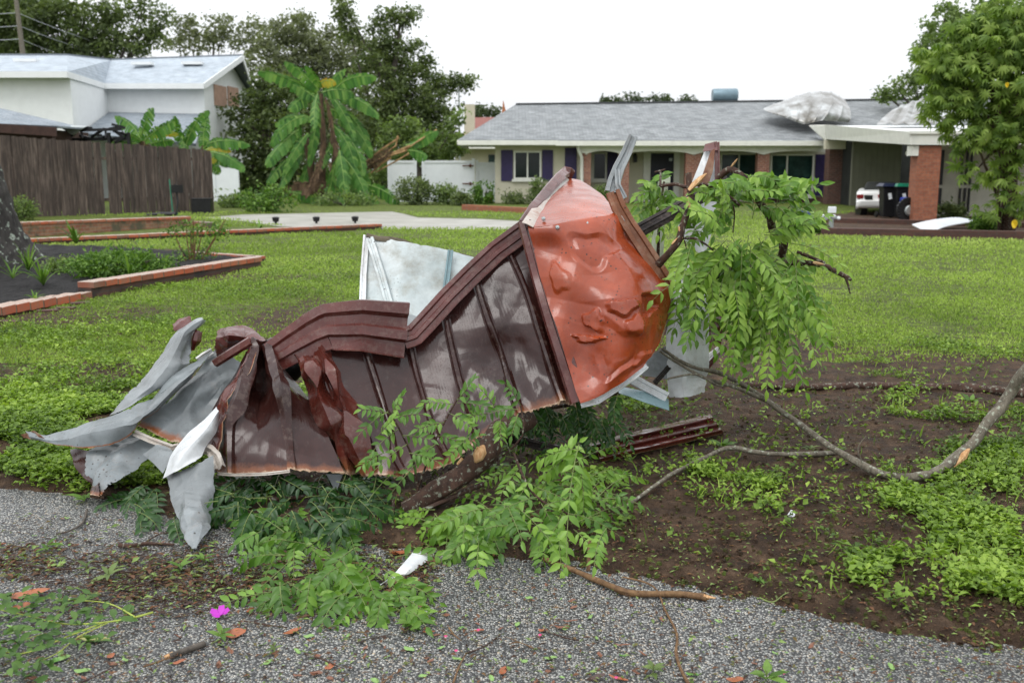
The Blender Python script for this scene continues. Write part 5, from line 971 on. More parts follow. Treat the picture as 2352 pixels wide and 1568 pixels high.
# crumpled reddish panel between
sheet('crumpled_panel', [
    [c2(300, 812, 4.72), c2(360, 850, 4.64), c2(425, 835, 4.74), c2(470, 775, 4.66), c2(525, 738, 4.78)],
    [c2(395, 930, 4.7), c2(430, 960, 4.55), c2(480, 900, 4.66), c2(545, 930, 4.58), c2(600, 985, 4.68)],
    [c2(440, 1110, 4.6), c2(480, 1120, 4.48), c2(540, 1060, 4.62), c2(600, 1110, 4.5), c2(680, 1190, 4.6)],
    [c2(520, 1320, 4.56), c2(570, 1330, 4.46), c2(640, 1290, 4.58), c2(690, 1340, 4.46), c2(750, 1390, 4.54)],
    [c2(610, 1560, 4.4), c2(660, 1590, 4.34), c2(720, 1580, 4.46), c2(780, 1600, 4.38), c2(835, 1605, 4.44)]],
    M['mred'], wr, s=16, smooth=(.7, .15), crumple=.007, csc=5, edge=.004, ribs=(2, 3,), rib=.018, ribw=.12, folds=(.03, .08), dents=((1.2, .8, .5, .5, .03),))
# left fan panel
sheet('fan_panel', [
    [c1(1628, 350, 4.8), c1(1650, 342, 4.74), c1(1672, 340, 4.72), c1(1690, 350, 4.76), c1(1705, 372, 4.84)],
    [c1(1520, 540, 4.78), c1(1580, 560, 4.58), c1(1660, 520, 4.74), c1(1770, 560, 4.5), c1(1860, 590, 4.7)],
    [c1(1415, 700, 4.7), c1(1535, 720, 4.46), c1(1660, 700, 4.64), c1(1810, 700, 4.38), c1(2000, 760, 4.6)],
    [c1(1345, 900, 4.62), c1(1490, 900, 4.4), c1(1640, 900, 4.4), c1(1835, 920, 4.32), c1(2085, 940, 4.42)],
    [c1(1305, 1020, 4.55), c1(1480, 1060, 4.32), c1(1650, 1060, 4.3), c1(1850, 1070, 4.26), c1(2150, 1080, 4.34)],
    [c1(1400, 1195, 4.34), c1(1485, 1197, 4.28), c1(1660, 1190, 4.25), c1(1860, 1172, 4.22), c1(2198, 1186, 4.28)]],
    M['mbrown'], wr, s=18, smooth=(.7, 0), ribs=(1, 3), rib=.026, ribw=.1, crumple=.004, csc=5, edge=.003, folds=((.01, .07), (.006, .03)), seed=2, dents=((2.0, 1.4, .6, .9, -.03),))
# its folded reddish edge, lower left
sheet('folded_edge', [[c1(1630, 345, 4.79), c1(1560, 500, 4.66), c1(1430, 690, 4.58), c1(1370, 850, 4.54), c1(1295, 1020, 4.46), c1(1395, 1100, 4.34)],
    [c1(1655, 400, 4.7), c1(1600, 560, 4.56), c1(1470, 720, 4.5), c1(1440, 860, 4.44), c1(1400, 1000, 4.38), c1(1412, 1120, 4.31)]], M['mred'], wr, s=14, smooth=(0, .3), crumple=.014, csc=9)
# crumpled top knot
sheet('crumpled_top', [[c1(1405, 285, 4.95), c1(1450, 262, 4.9), c1(1560, 268, 4.96), c1(1625, 300, 4.9), c1(1695, 352, 4.8)],
    [c1(1392, 330, 4.86), c1(1460, 310, 4.76), c1(1560, 330, 4.84), c1(1620, 335, 4.76), c1(1680, 365, 4.74)],
    [c1(1385, 380, 4.88), c1(1450, 400, 4.84), c1(1540, 380, 4.9), c1(1600, 360, 4.8), c1(1650, 360, 4.78)],
    [c1(1388, 440, 4.9), c1(1460, 436, 4.9), c1(1520, 420, 4.92), c1(1570, 400, 4.84), c1(1640, 380, 4.8)]], M['mbrown2'], wr, tear=.004, s=10, smooth=(.2, .2), crumple=.02, csc=8)
def chan(name, pts, w_, mat, prof=((-1, 0), (-.9, .5), (-.35, .5), (-.25, .1), (.25, .1), (.35, .5), (.9, .5), (1, 0)), up=(0, -1, .25), s=4, jit=.0, dep=.5, thick=.003, parent=None, twist=0.0, **kw):
    """open folded channel swept along a path of (px, py, Y)"""
    P = [at(*p) for p in pts]; Q = [];
    for i in range(len(P) - 1):
        for k in range(s): Q.append(lerp(P[i], P[i + 1], k / s))
    Q.append(P[-1]); n = len(Q); u0 = Vector(up).normalized(); V = []; uv = []
    for i, p in enumerate(Q):
        d = (Q[min(i + 1, n - 1)] - Q[max(i - 1, 0)]).normalized(); sd_ = d.cross(u0).normalized(); u = sd_.cross(d).normalized()
        ww = w_ * .5 if not isinstance(w_, (list, tuple)) else lerp(w_[0], w_[1], i / (n - 1)) * .5
        for (a, b) in prof: j = mn.noise(p * 11 + Vector((a * 3, b, 0))) * jit; V.append(p + sd_ * (a * ww) + u * (b * ww * dep * 2 + j)); uv.append((a, i / n))
    m_ = len(prof); fs = [(i * m_ + k, i * m_ + k + 1, (i + 1) * m_ + k + 1, (i + 1) * m_ + k) for i in range(n - 1) for k in range(m_ - 1)]
    o = raw(name, V, fs, mat, parent or wr, 30, r=[.5] * len(V), uv=uv); o.modifiers.new('t', 'SOLIDIFY').thickness = thick; es = o.modifiers.new('hard_folds', 'EDGE_SPLIT'); es.split_angle = R(28); return tag(o, **kw)
GUT = ((-1.05, 0), (-1, .45), (-.6, .55), (-.45, .2), (-.1, .2), (0, .55), (.35, .6), (.45, .15), (.95, .1), (1, .4))
chan('gutter_trim', [c2(172, 845, 4.7), c2(300, 765, 4.72), c2(430, 690, 4.74), c2(520, 650, 4.76), c2(740, 640, 4.78), c2(1024, 672, 4.84)], [.15, .27], M['mbrown2'], GUT, jit=.006, dep=.22)
sheet('trim_flap', [[c2(370, 650, 4.98), c2(500, 600, 5), c2(690, 560, 5.02), c2(850, 562, 5.04), c2(975, 575, 5.06)], [c2(400, 672, 4.86), c2(520, 615, 4.87), c2(700, 606, 4.88), c2(860, 618, 4.89), c2(1018, 645, 4.92)]], M['mbrown2'], wr, tear=.004, s=8, smooth=(0, .2), crumple=.008, csc=8)
chan('ridge_trim', [c2(1005, 722, 4.82), c2(1075, 700, 4.84), c2(1150, 620, 4.88), c2(1300, 455, 4.95), c2(1450, 305, 5.02), c2(1600, 165, 5.06), c2(1795, 22, 5.06)], .105, M['mbrown2'], GUT, jit=.004, dep=.25)
chan('corner_trim', [c3(168, 505, 4.96), c3(195, 600, 4.92), c3(240, 770, 4.86), c3(285, 920, 4.78), c3(320, 1030, 4.74), c3(380, 1210, 4.68), c3(450, 1420, 4.62)], [.07, .1], M['mbrown2'], ((-1, 0), (-.8, .5), (0, .35), (.1, .9), (.8, .8), (1, 0)), jit=.008, dep=.3)
# orange sheet
sheet('orange_sheet', [
    [c3(385, 288, 5.85), c3(400, 286, 5.86), c3(425, 290, 5.88), c3(455, 298, 5.88), c3(482, 312, 5.86)],
    [c3(272, 380, 5.4), c3(330, 368, 5.42), c3(410, 362, 5.44), c3(500, 362, 5.46), c3(572, 376, 5.48)],
    [c3(184, 520, 4.9), c3(310, 518, 4.88), c3(420, 503, 4.92), c3(540, 482, 4.96), c3(642, 470, 5.06)],
    [c3(212, 640, 4.88), c3(330, 640, 4.86), c3(450, 640, 4.82), c3(600, 610, 4.9), c3(706, 590, 5.1)],
    [c3(244, 780, 4.83), c3(370, 780, 4.78), c3(520, 780, 4.78), c3(700, 745, 4.82), c3(845, 742, 5.08)],
    [c3(288, 920, 4.76), c3(420, 920, 4.73), c3(570, 900, 4.68), c3(750, 880, 4.72), c3(910, 850, 5.02)],
    [c3(335, 1060, 4.7), c3(470, 1070, 4.7), c3(610, 1070, 4.62), c3(770, 1045, 4.66), c3(892, 1000, 4.98)],
    [c3(382, 1210, 4.66), c3(500, 1230, 4.65), c3(630, 1225, 4.6), c3(750, 1190, 4.66), c3(852, 1130, 4.86)],
    [c3(430, 1370, 4.6), c3(510, 1350, 4.6), c3(610, 1310, 4.6), c3(700, 1275, 4.65), c3(785, 1225, 4.74)],
    [c3(455, 1432, 4.58), c3(505, 1415, 4.58), c3(600, 1365, 4.6), c3(690, 1310, 4.64), c3(775, 1243, 4.72)]],
    M['morange'], wr, s=30, smooth=(.35, .8), crumple=.003, csc=3, sharp=30, folds=((.014, .12),), seed=3, dsh=3.2,
    dents=((2.3, 3.1, .75, .6, -.018), (.8, 4.1, .35, .5, .010), (1.5, 5.6, .35, .3, .02), (2.5, 5.3, .45, .22, .025), (2.2, 6.8, .9, 1.0, -.02), (3.25, 5.35, .22, .35, -.03), (2.8, 5.9, .3, .3, .014), (1.1, 6.2, .5, .12, .02), (3.4, 7.4, .35, .4, .012)))
# screws on the fold
for (x, y) in ((265, 490), (336, 534), (488, 514), (282, 388)):
    mb = MB(); c_ = at(*c3(x, y, {490: 4.96, 534: 4.87, 514: 4.93}.get(y, 5.36))); mb.tube([c_, c_ + Vector((0, -.012, .003))], [.011, .009], 8); mb.tube([c_ + Vector((0, -.012, .003)), c_ + Vector((0, -.02, .005))], [.006, .005], 6); mk('screw', mb, M['galv'], wr, 40)
chan('pale_edge', [c3(184, 520, 4.89), c3(230, 450, 5.12), c3(285, 360, 5.42), c3(345, 305, 5.64), c3(388, 284, 5.82)], [.06, .05], M['mworn'], ((-1, 0), (-.3, .3), (.3, .3), (1, 0)), dep=.2, jit=.004)
chan('bent_edge', [c3(160, 508, 5.0), c3(215, 430, 5.16), c3(300, 330, 5.48), c3(350, 275, 5.66), c3(385, 248, 5.84), c3(410, 270, 5.88)], [.045, .07], M['mbrown2'], ((-1, 0), (-.7, .6), (.6, .5), (1, 0)), dep=.3, jit=.01)
chan('pale_edge', [c3(455, 1440, 4.6), c3(540, 1420, 4.62), c3(640, 1355, 4.64), c3(720, 1300, 4.68), c3(790, 1240, 4.76)], .03, M['mwhite'], jit=.012)
chan('pale_edge', [c3(645, 490, 5.06), c3(690, 550, 5.09), c3(740, 640, 5.1), c3(765, 685, 5.1)], [.05, .03], M['mwhite'], jit=.008)
# lip curling back on the right of the orange sheet
sheet('rolled_lip', [[c3(642, 470, 5.06), c3(706, 590, 5.1), c3(845, 742, 5.08), c3(912, 850, 5.02), c3(894, 1000, 4.98), c3(856, 1130, 4.86)], [c3(680, 480, 5.25), c3(740, 580, 5.28), c3(870, 735, 5.25), c3(925, 845, 5.22), c3(905, 1010, 5.2), c3(860, 1120, 5.1)]], M['mrust'], wr, s=10, smooth=(0, .6), crumple=.008)
# upright rails
chan('bent_rail', [c3(722, 70, 5.25), c3(690, 150, 5.22), c3(650, 230, 5.18), c3(625, 300, 5.14), c3(612, 360, 5.1)], [.05, .075], M['galvrail'] if 'galvrail' in M else M['mgreyp'], jit=.004)
chan('rusty_channel', [c3(618, 352, 5.1), c3(648, 430, 5.08), c3(700, 520, 5.07), c3(760, 610, 5.05), c3(830, 720, 5.02), c3(900, 835, 5.0)], [.075, .085], M['mrust'], jit=.008)
chan('bent_rail', [c3(640, 240, 5.16), c3(645, 320, 5.1), c3(680, 385, 5.08)], .03, M['mgreyp'], jit=.006)
chan('black_channel', [c3(752, 550, 5.3), c3(900, 470, 5.35), c3(1050, 385, 5.4), c3(1212, 300, 5.45)], .072, M['mblack'], GUT, dep=.25, parent=wr)
sheet('upright_sheet', [[c3(1085, 150, 5.8), c3(1120, 135, 5.8), c3(1152, 108, 5.82)], [c3(1040, 270, 5.75), c3(1090, 270, 5.72), c3(1150, 260, 5.76)], [c3(990, 390, 5.7), c3(1060, 400, 5.66), c3(1148, 400, 5.72)], [c3(942, 480, 5.65), c3(1020, 520, 5.62), c3(1120, 560, 5.68)], [c3(965, 580, 5.6), c3(1010, 640, 5.6), c3(1090, 680, 5.64)]], M['mwhite'], wr, s=8, smooth=(.3, 0), crumple=.008, ribs=(1,), rib=.02, ribw=.2)
sheet('rust_stripe', [[c3(1118, 145, 5.73), c3(1140, 132, 5.74)], [c3(1075, 270, 5.66), c3(1128, 250, 5.68)], [c3(1020, 400, 5.6), c3(1080, 385, 5.62)], [c3(985, 490, 5.56), c3(1030, 470, 5.58)]], M['mworn2'] if 'mworn2' in M else M['mrust'], wr, s=8, smooth=(.3, 0), crumple=.004)
chan('rust_rail', [c3(1150, 100, 5.78), c3(1152, 240, 5.72), c3(1150, 390, 5.68)], .03, M['mbrown2'], jit=.003)
sheet('bent_tip', [[c3(1090, 115, 5.8), c3(1150, 100, 5.8)], [c3(1078, 155, 5.74), c3(1155, 140, 5.74)]], M['mbrown2'], wr, s=6, smooth=(0, 0), crumple=.01)
# white boxes behind the foliage
sheet('white_side_sheet', [[c3(930, 700, 5.35), c3(1040, 730, 5.4), c3(1100, 800, 5.5)], [c3(905, 870, 5.3), c3(1010, 880, 5.25), c3(1118, 905, 5.4)], [c3(888, 1050, 5.26), c3(1000, 1060, 5.16), c3(1104, 1080, 5.34)], [c3(892, 1220, 5.22), c3(990, 1240, 5.12), c3(1102, 1240, 5.28)], [c3(905, 1400, 5.2), c3(985, 1402, 5.12), c3(1082, 1375, 5.22)]], M['mwhite'], wr, tear=.004, s=10, smooth=(.5, .4), crumple=.01, csc=3, dents=((1, 3.4, .8, .5, -.04),))
chan('white_sill', [c3(690, 1290, 5.1), c3(790, 1345, 5.08), c3(895, 1400, 5.06)], .055, M['mwhite'], dep=.3)
chan('white_sill', [c3(905, 1300, 5.5), c3(1000, 1290, 5.6), c3(1165, 1165, 5.75)], .06, M['mwhite'], dep=.3)
sheet('inner_sheet', [[c3(740, 1240, 5.3), c3(830, 1180, 5.35), c3(900, 1130, 5.4)], [c3(720, 1290, 5.2), c3(820, 1300, 5.25), c3(900, 1310, 5.3)]], M['mgreyp'], wr, s=6, smooth=(0, 0), crumple=.01)
chan('inner_strut', [c3(830, 1330, 5.14), c3(905, 1245, 5.2)], .03, M['mblack'])
sheet('dark_tray', [[c3(640, 1340, 5.1), c3(780, 1375, 5.08), c3(900, 1410, 5.1)], [c3(650, 1380, 4.95), c3(780, 1430, 4.93), c3(905, 1470, 4.95)]], M['mblue'], wr, s=6, smooth=(0, 0), crumple=.006)
sheet('torn_edge', [[c3(1108, 960, 5.55), c3(1140, 960, 5.5), c3(1172, 965, 5.5)], [c3(1105, 1040, 5.5), c3(1140, 1050, 5.44), c3(1170, 1060, 5.48)], [c3(1108, 1120, 5.48), c3(1140, 1130, 5.46), c3(1165, 1140, 5.46)]], M['mred'], wr, tear=.006, s=8, smooth=(0, 0), crumple=.02, csc=9, ribs=(1,), rib=.02)
chan('torn_strut', [c3(1100, 1245, 5.4), c3(1150, 1190, 5.45), c3(1190, 1165, 5.5)], .03, M['mred'], jit=.006)
# standing stained panel at the back with its frame
sheet('stained_panel', [[(842, 545, 5.95), (905, 551, 5.92), (1000, 568, 5.9), (1120, 600, 5.88)], [(836, 640, 5.8), (910, 650, 5.76), (1010, 660, 5.74), (1120, 680, 5.74)], [(832, 735, 5.65), (910, 745, 5.6), (1010, 755, 5.6), (1120, 765, 5.6)], [(836, 880, 5.45), (910, 900, 5.45), (1010, 905, 5.45), (1120, 900, 5.45)]], M['mdirty'], wr, tear=.004, s=12, smooth=(.6, .6), crumple=.012, csc=2.5, ribs=(), sharp=60)
chan('panel_frame', [(842, 541, 5.94), (835, 630, 5.8), (832, 725, 5.64)], .04, M['mwhite'])
chan('panel_frame', [(849, 548, 5.9), (875, 630, 5.76), (901, 722, 5.6)], .05, M['mdirty'])
chan('panel_frame', [(1035, 575, 5.84), (1028, 630, 5.76), (1020, 685, 5.68)], .035, M['mblue'])
mb = MB(); P = [at(842 + 27.8 * k, 542 + 6.0 * k + random.uniform(-3, 3) - 2 * math.sin(k), 5.93) for k in range(10)]; mb.tube(P, [random.uniform(.012, .024) for _ in P], 7, .7, sc=(1, .6)); mk('caulked_edge', mb, plain('grey_brown_sealant', (.09, .075, .05), .85, .4, 20, .6), wr, 60)
sheet('bent_flap', [[c2(1000, 570, 5.3), c2(1060, 575, 5.34), c2(1110, 605, 5.3)], [c2(1030, 640, 5.15), c2(1080, 640, 5.18), c2(1120, 640, 5.2)], [c2(1040, 700, 5.05), c2(1080, 690, 5.1), c2(1110, 670, 5.12)]], M['mgreyp'], wr, s=6, smooth=(0, 0), crumple=.012)
# grey sheets at the left
sheet('grey_upper_flap', [[c1(1290, 196, 5.05), c1(1300, 205, 5.02), c1(1312, 216, 5.05)], [c1(1120, 290, 4.98), c1(1180, 300, 4.9), c1(1225, 285, 4.98)], [c1(1030, 430, 4.92), c1(1120, 420, 4.82), c1(1216, 400, 4.94)], [c1(950, 545, 4.86), c1(1070, 520, 4.74), c1(1214, 485, 4.86)], [c1(880, 630, 4.8), c1(980, 640, 4.68), c1(1090, 585, 4.76)], [c1(810, 700, 4.74), c1(870, 720, 4.66), c1(960, 690, 4.68)], [c1(700, 825, 4.66), c1(760, 800, 4.62), c1(840, 765, 4.6)]], M['mgreyp'], wr, tear=.006, s=12, smooth=(.5, .1), crumple=.004, csc=5, folds=(.007, .05), seed=1)
sheet('brown_curl', [[c1(1100, 240, 5.1), c1(1150, 195, 5.12), c1(1225, 190, 5.08)], [c1(1125, 292, 5.05), c1(1180, 262, 5.02), c1(1235, 235, 5.05)]], M['mbrown2'], wr, tear=.006, s=8, smooth=(0, .6), crumple=.012, csc=9)
sheet('brown_curl', [[c1(1222, 290, 5.02), c1(1255, 275, 5.0), c1(1284, 285, 5.02)], [c1(1216, 350, 5.0), c1(1240, 345, 4.95), c1(1272, 345, 5.0)], [c1(1220, 412, 4.98), c1(1228, 405, 4.96), c1(1234, 395, 4.97)]], M['mred'], wr, tear=.006, s=8, smooth=(0, .6), crumple=.012, csc=9)
sheet('grey_long_fold', [[c1(1362, 408, 4.84), c1(1205, 498, 4.8), c1(1080, 590, 4.74), c1(960, 690, 4.66), c1(830, 770, 4.6), c1(700, 825, 4.56), c1(500, 880, 4.56), c1(300, 945, 4.6), c1(165, 925, 4.66)],
    [c1(1270, 510, 4.74), c1(1180, 590, 4.66), c1(1080, 680, 4.58), c1(970, 780, 4.5), c1(860, 850, 4.44), c1(720, 910, 4.42), c1(520, 950, 4.46), c1(320, 975, 4.54), c1(190, 955, 4.62)],
    [c1(1225, 560, 4.76), c1(1140, 650, 4.7), c1(1040, 765, 4.6), c1(960, 850, 4.54), c1(880, 912, 4.48), c1(700, 1010, 4.42), c1(540, 1032, 4.44), c1(340, 1005, 4.52), c1(205, 968, 4.62)]], M['mgrey'], wr, tear=.006, s=12, smooth=(.3, .4), crumple=.004, csc=3, folds=((.015, .08), (.006, .03)), seed=6)
sheet('rusty_tip', [[c1(148, 942, 4.7), c1(215, 915, 4.64)], [c1(165, 965, 4.68), c1(280, 945, 4.58)], [c1(210, 975, 4.62), c1(300, 960, 4.58)]], M['mrust'], wr, s=6, smooth=(0, 0), crumple=.012, csc=10)
sheet('grey_main_sheet', [[c1(1365, 405, 4.95), c1(1440, 440, 4.96), c1(1555, 485, 4.98), c1(1620, 520, 4.9)], [c1(1240, 560, 4.86), c1(1330, 560, 4.84), c1(1440, 620, 4.84), c1(1520, 660, 4.8)], [c1(1130, 680, 4.78), c1(1230, 710, 4.7), c1(1330, 740, 4.74), c1(1420, 790, 4.7)], [c1(1000, 800, 4.68), c1(1110, 860, 4.6), c1(1220, 860, 4.62), c1(1350, 900, 4.6)], [c1(885, 905, 4.6), c1(1000, 940, 4.52), c1(1100, 985, 4.52), c1(1200, 1000, 4.52)]], M['mgrey'], wr, tear=.006, s=14, smooth=(.35, .35), crumple=.005, csc=3.2, folds=((.025, .12), (.01, .05)), seed=4, dents=((1.9, 1.2, .5, .6, .02),))
sheet('grey_lower_sheet', [[c1(850, 930, 4.62), c1(1020, 1010, 4.56)], [c1(700, 1000, 4.56), c1(960, 1080, 4.46)], [c1(580, 1060, 4.5), c1(860, 1190, 4.38)], [c1(545, 1180, 4.42), c1(760, 1280, 4.3)], [c1(590, 1290, 4.34), c1(665, 1362, 4.24)]], M['mgrey'], wr, tear=.006, s=16, smooth=(.1, 0), crumple=.004, csc=4, folds=((.02, .08), (.01, .04)))
sheet('brown_under_fold', [[c1(455, 1035, 4.62), c1(590, 1045, 4.52)], [c1(475, 1120, 4.52), c1(560, 1180, 4.44)], [c1(530, 1200, 4.44), c1(600, 1250, 4.36)], [c1(590, 1260, 4.36), c1(655, 1260, 4.3)], [c1(570, 1330, 4.3), c1(655, 1345, 4.24)]], M['mrustd'] if 'mrustd' in M else M['mbrown'], wr, tear=.006, s=10, smooth=(.3, 0), crumple=.016, csc=8)
sheet('white_flap', [[c1(1382, 765, 4.5), c1(1392, 790, 4.46), c1(1402, 830, 4.5)], [c1(1270, 880, 4.44), c1(1320, 910, 4.38), c1(1370, 930, 4.42)], [c1(1165, 990, 4.36), c1(1240, 1000, 4.3), c1(1305, 1020, 4.36)], [c1(1090, 1090, 4.28), c1(1180, 1075, 4.22), c1(1285, 1085, 4.28)], [c1(1042, 1222, 4.18), c1(1120, 1185, 4.16), c1(1255, 1125, 4.2)]], M['mwhite'], wr, s=12, smooth=(.4, .4), crumple=.003, csc=5, folds=(.006, .06))
sheet('hanging_point', [[c1(1060, 1208, 4.22), c1(1150, 1170, 4.2), c1(1255, 1128, 4.22), c1(1368, 1072, 4.28)], [c1(1095, 1320, 4.12), c1(1180, 1320, 4.06), c1(1270, 1310, 4.08), c1(1365, 1230, 4.18)], [c1(1130, 1450, 4.0), c1(1200, 1450, 3.92), c1(1280, 1440, 3.94), c1(1348, 1430, 4.04)], [c1(1190, 1570, 3.84), c1(1230, 1580, 3.8), c1(1270, 1580, 3.8), c1(1310, 1560, 3.86)], [c1(1238, 1672, 3.72), c1(1245, 1674, 3.71), c1(1252, 1672, 3.71), c1(1260, 1650, 3.73)]], M['mgreyp'], wr, tear=.006, s=14, smooth=(.2, 0), crumple=.004, csc=5, folds=((.015, .06), (.006, .03)))
sheet('small_flap', [[c1(918, 1072, 4.42), c1(1000, 1010, 4.44), c1(1060, 1022, 4.44)], [c1(985, 1130, 4.34), c1(1040, 1080, 4.36), c1(1112, 1058, 4.38)], [c1(1040, 1190, 4.26), c1(1060, 1150, 4.3), c1(1100, 1100, 4.34)]], M['mgreyp'], wr, s=8, smooth=(0, 0), crumple=.008)
chan('pale_edge', [c1(860, 930, 4.5), c1(960, 975, 4.48), c1(1100, 1025, 4.46), c1(1150, 1012, 4.44)], .03, M['mworn'], jit=.006)
chan('pale_edge', [c1(1260, 470, 4.86), c1(1300, 440, 4.88), c1(1355, 408, 4.9)], .035, M['mwhite'], jit=.012)
chan('twisted_rod', [c1(1375, 485, 4.7), c1(1470, 425, 4.68), c1(1600, 345, 4.68)], .045, M['mred'], ((-1, 0), (-.6, .8), (.6, .8), (1, 0)), jit=.006, dep=.5)
chan('crushed_edge', [c1(1290, 1030, 4.42), c1(1340, 1040, 4.36), c1(1380, 1080, 4.32), c1(1405, 1160, 4.27)], .05, M['mworn'], jit=.02)
chan('corner_trim', [c1(1390, 1190, 4.27), c1(1500, 1200, 4.24), c1(1700, 1192, 4.21), c1(1850, 1174, 4.19)], .014, M['mworn'], jit=.004)
sheet('under_point', [[c1(2080, 1195, 4.4), c1(2190, 1200, 4.4)], [c1(2105, 1240, 4.36), c1(2170, 1245, 4.36)], [c1(2135, 1300, 4.32), c1(2155, 1300, 4.32)]], M['mgreyp'], wr, s=6, smooth=(0, 0), crumple=.01)
# white bag with red lettering, dark bucket between the folds
q = NM('bag_plastic'); v = q.co(); q.base(q.ramp(q.noise(v, 10, 5), [(.3, (.5, .56, .55)), (.7, (.72, .75, .75))])); q.set(Roughness=.35); M['bag'] = q.m
def z1(x, y, Y=4.98): return (583.3 + x * .066, 780.9 + y * .066, Y)
bg = T('plastic_bag', 'white plastic bag with a red lettered band caught under the gutter trim', 'bag', tuple(at(*z1(700, 800))[:2]) + (0,))
sheet('bag_film', [[z1(380, 120, 5.05), z1(600, 60, 5.02), z1(900, 30, 5), z1(1250, -10, 5.05)], [z1(500, 330, 4.98), z1(700, 300, 4.96), z1(900, 250, 4.96), z1(1150, 200, 4.98)], [z1(650, 640, 4.96), z1(800, 600, 4.95), z1(900, 560, 4.94), z1(1060, 500, 4.96)], [z1(740, 810, 4.95), z1(850, 800, 4.94), z1(950, 800, 4.94), z1(1060, 780, 4.95)]], M['bag'], bg, s=8, smooth=(1, 1), crumple=.006, csc=12)
sheet('red_band', [[z1(755, 680, 4.925), z1(850, 655, 4.915), z1(950, 645, 4.915), z1(1050, 640, 4.925)], [z1(765, 815, 4.92), z1(850, 800, 4.91), z1(950, 795, 4.91), z1(1050, 790, 4.92)]], plain('red_print', (.6, .035, .03), .4, .1, 9, 0), bg, s=4, smooth=(0, 0))
cu = bpy.data.curves.new('lettering', 'FONT'); cu.body = 'OI'; cu.size = .034; cu.extrude = .0006; tmp = bpy.data.objects.new('tmp', cu); COL.objects.link(tmp); bpy.context.view_layer.update()
me = bpy.data.meshes.new_from_object(tmp.evaluated_get(bpy.context.evaluated_depsgraph_get())); bpy.data.objects.remove(tmp); me.materials.clear(); me.materials.append(M['bag']); me.name = 'lettering'
o = bpy.data.objects.new('lettering', me); COL.objects.link(o); o.parent = bg; p = at(*z1(795, 785, 4.9)); o.location = p - wl(bg); o.rotation_euler = (R(82), 0, 0)
mb = MB(); P = at(*z1(1320, 900, 4.9)); V = []; n_ = 12
for i in range(8):
    t = i / 7; rr_ = .5 * math.sin(.35 + t * 2.5); 
    for k in range(n_): a = 2 * math.pi * k / n_; V.append(P + Vector((math.cos(a) * .12 * rr_ * 1.2 + .012 * mn.noise(Vector((i, k, 3)) * .7), math.sin(a) * .12 * rr_, (.5 - t) * .15)))
mb.add(V, [(i * n_ + k, i * n_ + (k + 1) % n_, (i + 1) * n_ + (k + 1) % n_, (i + 1) * n_ + k) for i in range(7) for k in range(n_)] + [tuple(range(n_))[::-1], tuple(7 * n_ + k for k in range(n_))])
mk('black_bag', mb, M['black'], smooth=45, label='crumpled shiny black bag wedged in the gap between the brown panels', cat='bag')
# ------------------------------------------------------------------ leafy branches
class Fr:
    def __init__(s): s.P = []; s.D = []; s.N = []; s.L = []; s.W = []; s.r = []; s.st = MB()
    def frond(s, a, b, n=6, LL=.06, sag=.12, rw=None, tone=None, wr_=.4):
        a, b = Vector(a), Vector(b); ln = (b - a).length; c = (a + b) / 2 + Vector((0, 0, sag * ln)) + Vector((random.uniform(-.1, .1), random.uniform(-.1, .1), 0)) * ln * .6
        f = lambda t: a * (1 - t) ** 2 + c * 2 * t * (1 - t) + b * t * t
        s.st.tube([f(i / 6) for i in range(7)], [(rw or .0022) * (1 - .6 * i / 6) for i in range(7)], 5, r=.4)
        tone = random.random() if tone is None else tone; N = (Vector((random.uniform(-.35, .35), -.75, .75)) + Vector((0, 0, random.uniform(-.2, .3)))).normalized()
        for k in range(n + 1):
            t = .16 + .84 * k / n; p = f(t); d = (f(min(1, t + .05)) - f(t - .05)).normalized(); S = d.cross(N).normalized()
            sz = LL * (1 - .35 * abs(t - .45)) * random.uniform(.82, 1.15)
            for sd_ in ((-1, 1) if k < n else (0,)):
                dd = (d * (.62 if sd_ else 1) + S * sd_ * random.uniform(.65, .95) + Vector((0, 0, -.18)) + Vector([random.gauss(0, .1) for _ in range(3)])).normalized()
                s.P.append(p); s.D.append(dd); s.N.append(N + Vector([random.gauss(0, .28) for _ in range(3)])); s.L.append(sz); s.W.append(sz * wr_ * random.uniform(.95, 1.35)); s.r.append(min(1, max(0, tone * .75 + random.gauss(.12, .12))))
    def build(s, root, mat='lf_debris', stem='greenstem', ln='leaflets'):
        leaves(ln, np.array([tuple(p) for p in s.P]), np.array([tuple(p) for p in s.D]), np.array([tuple(p) for p in s.N]), np.array(s.L), np.array(s.W), M[mat], root, leaf8, rr=np.array(s.r))
        mk('stalks', s.st, M[stem], root, 60)
M['greenstem'] = plain('green_stalk', (.13, .17, .05), .5, .3, 20, .1)
M['yellowstem'] = plain('yellow_green_stalk', (.3, .36, .06), .45, .2, 20, .1)
random.seed(21)
def wood(mb, pts, r0, r1, jit=.25, n=10, sub=3):
    P = [at(*p) if len(p) == 3 else Vector(gd(p[0], p[1], .02)) for p in pts]; G = catmull(np.array([list(p) for p in P]), sub, 0); m_ = len(G)
    mb.tube([Vector(g) + Vector((mn.noise(Vector(g) * 6), mn.noise(Vector(g) * 6 + Vector((9, 0, 0))), mn.noise(Vector(g) * 6 + Vector((0, 9, 0))))) * r0 * .4 for g in G], [lerp(r0, r1, i / (m_ - 1)) for i in range(m_)], n, jit)
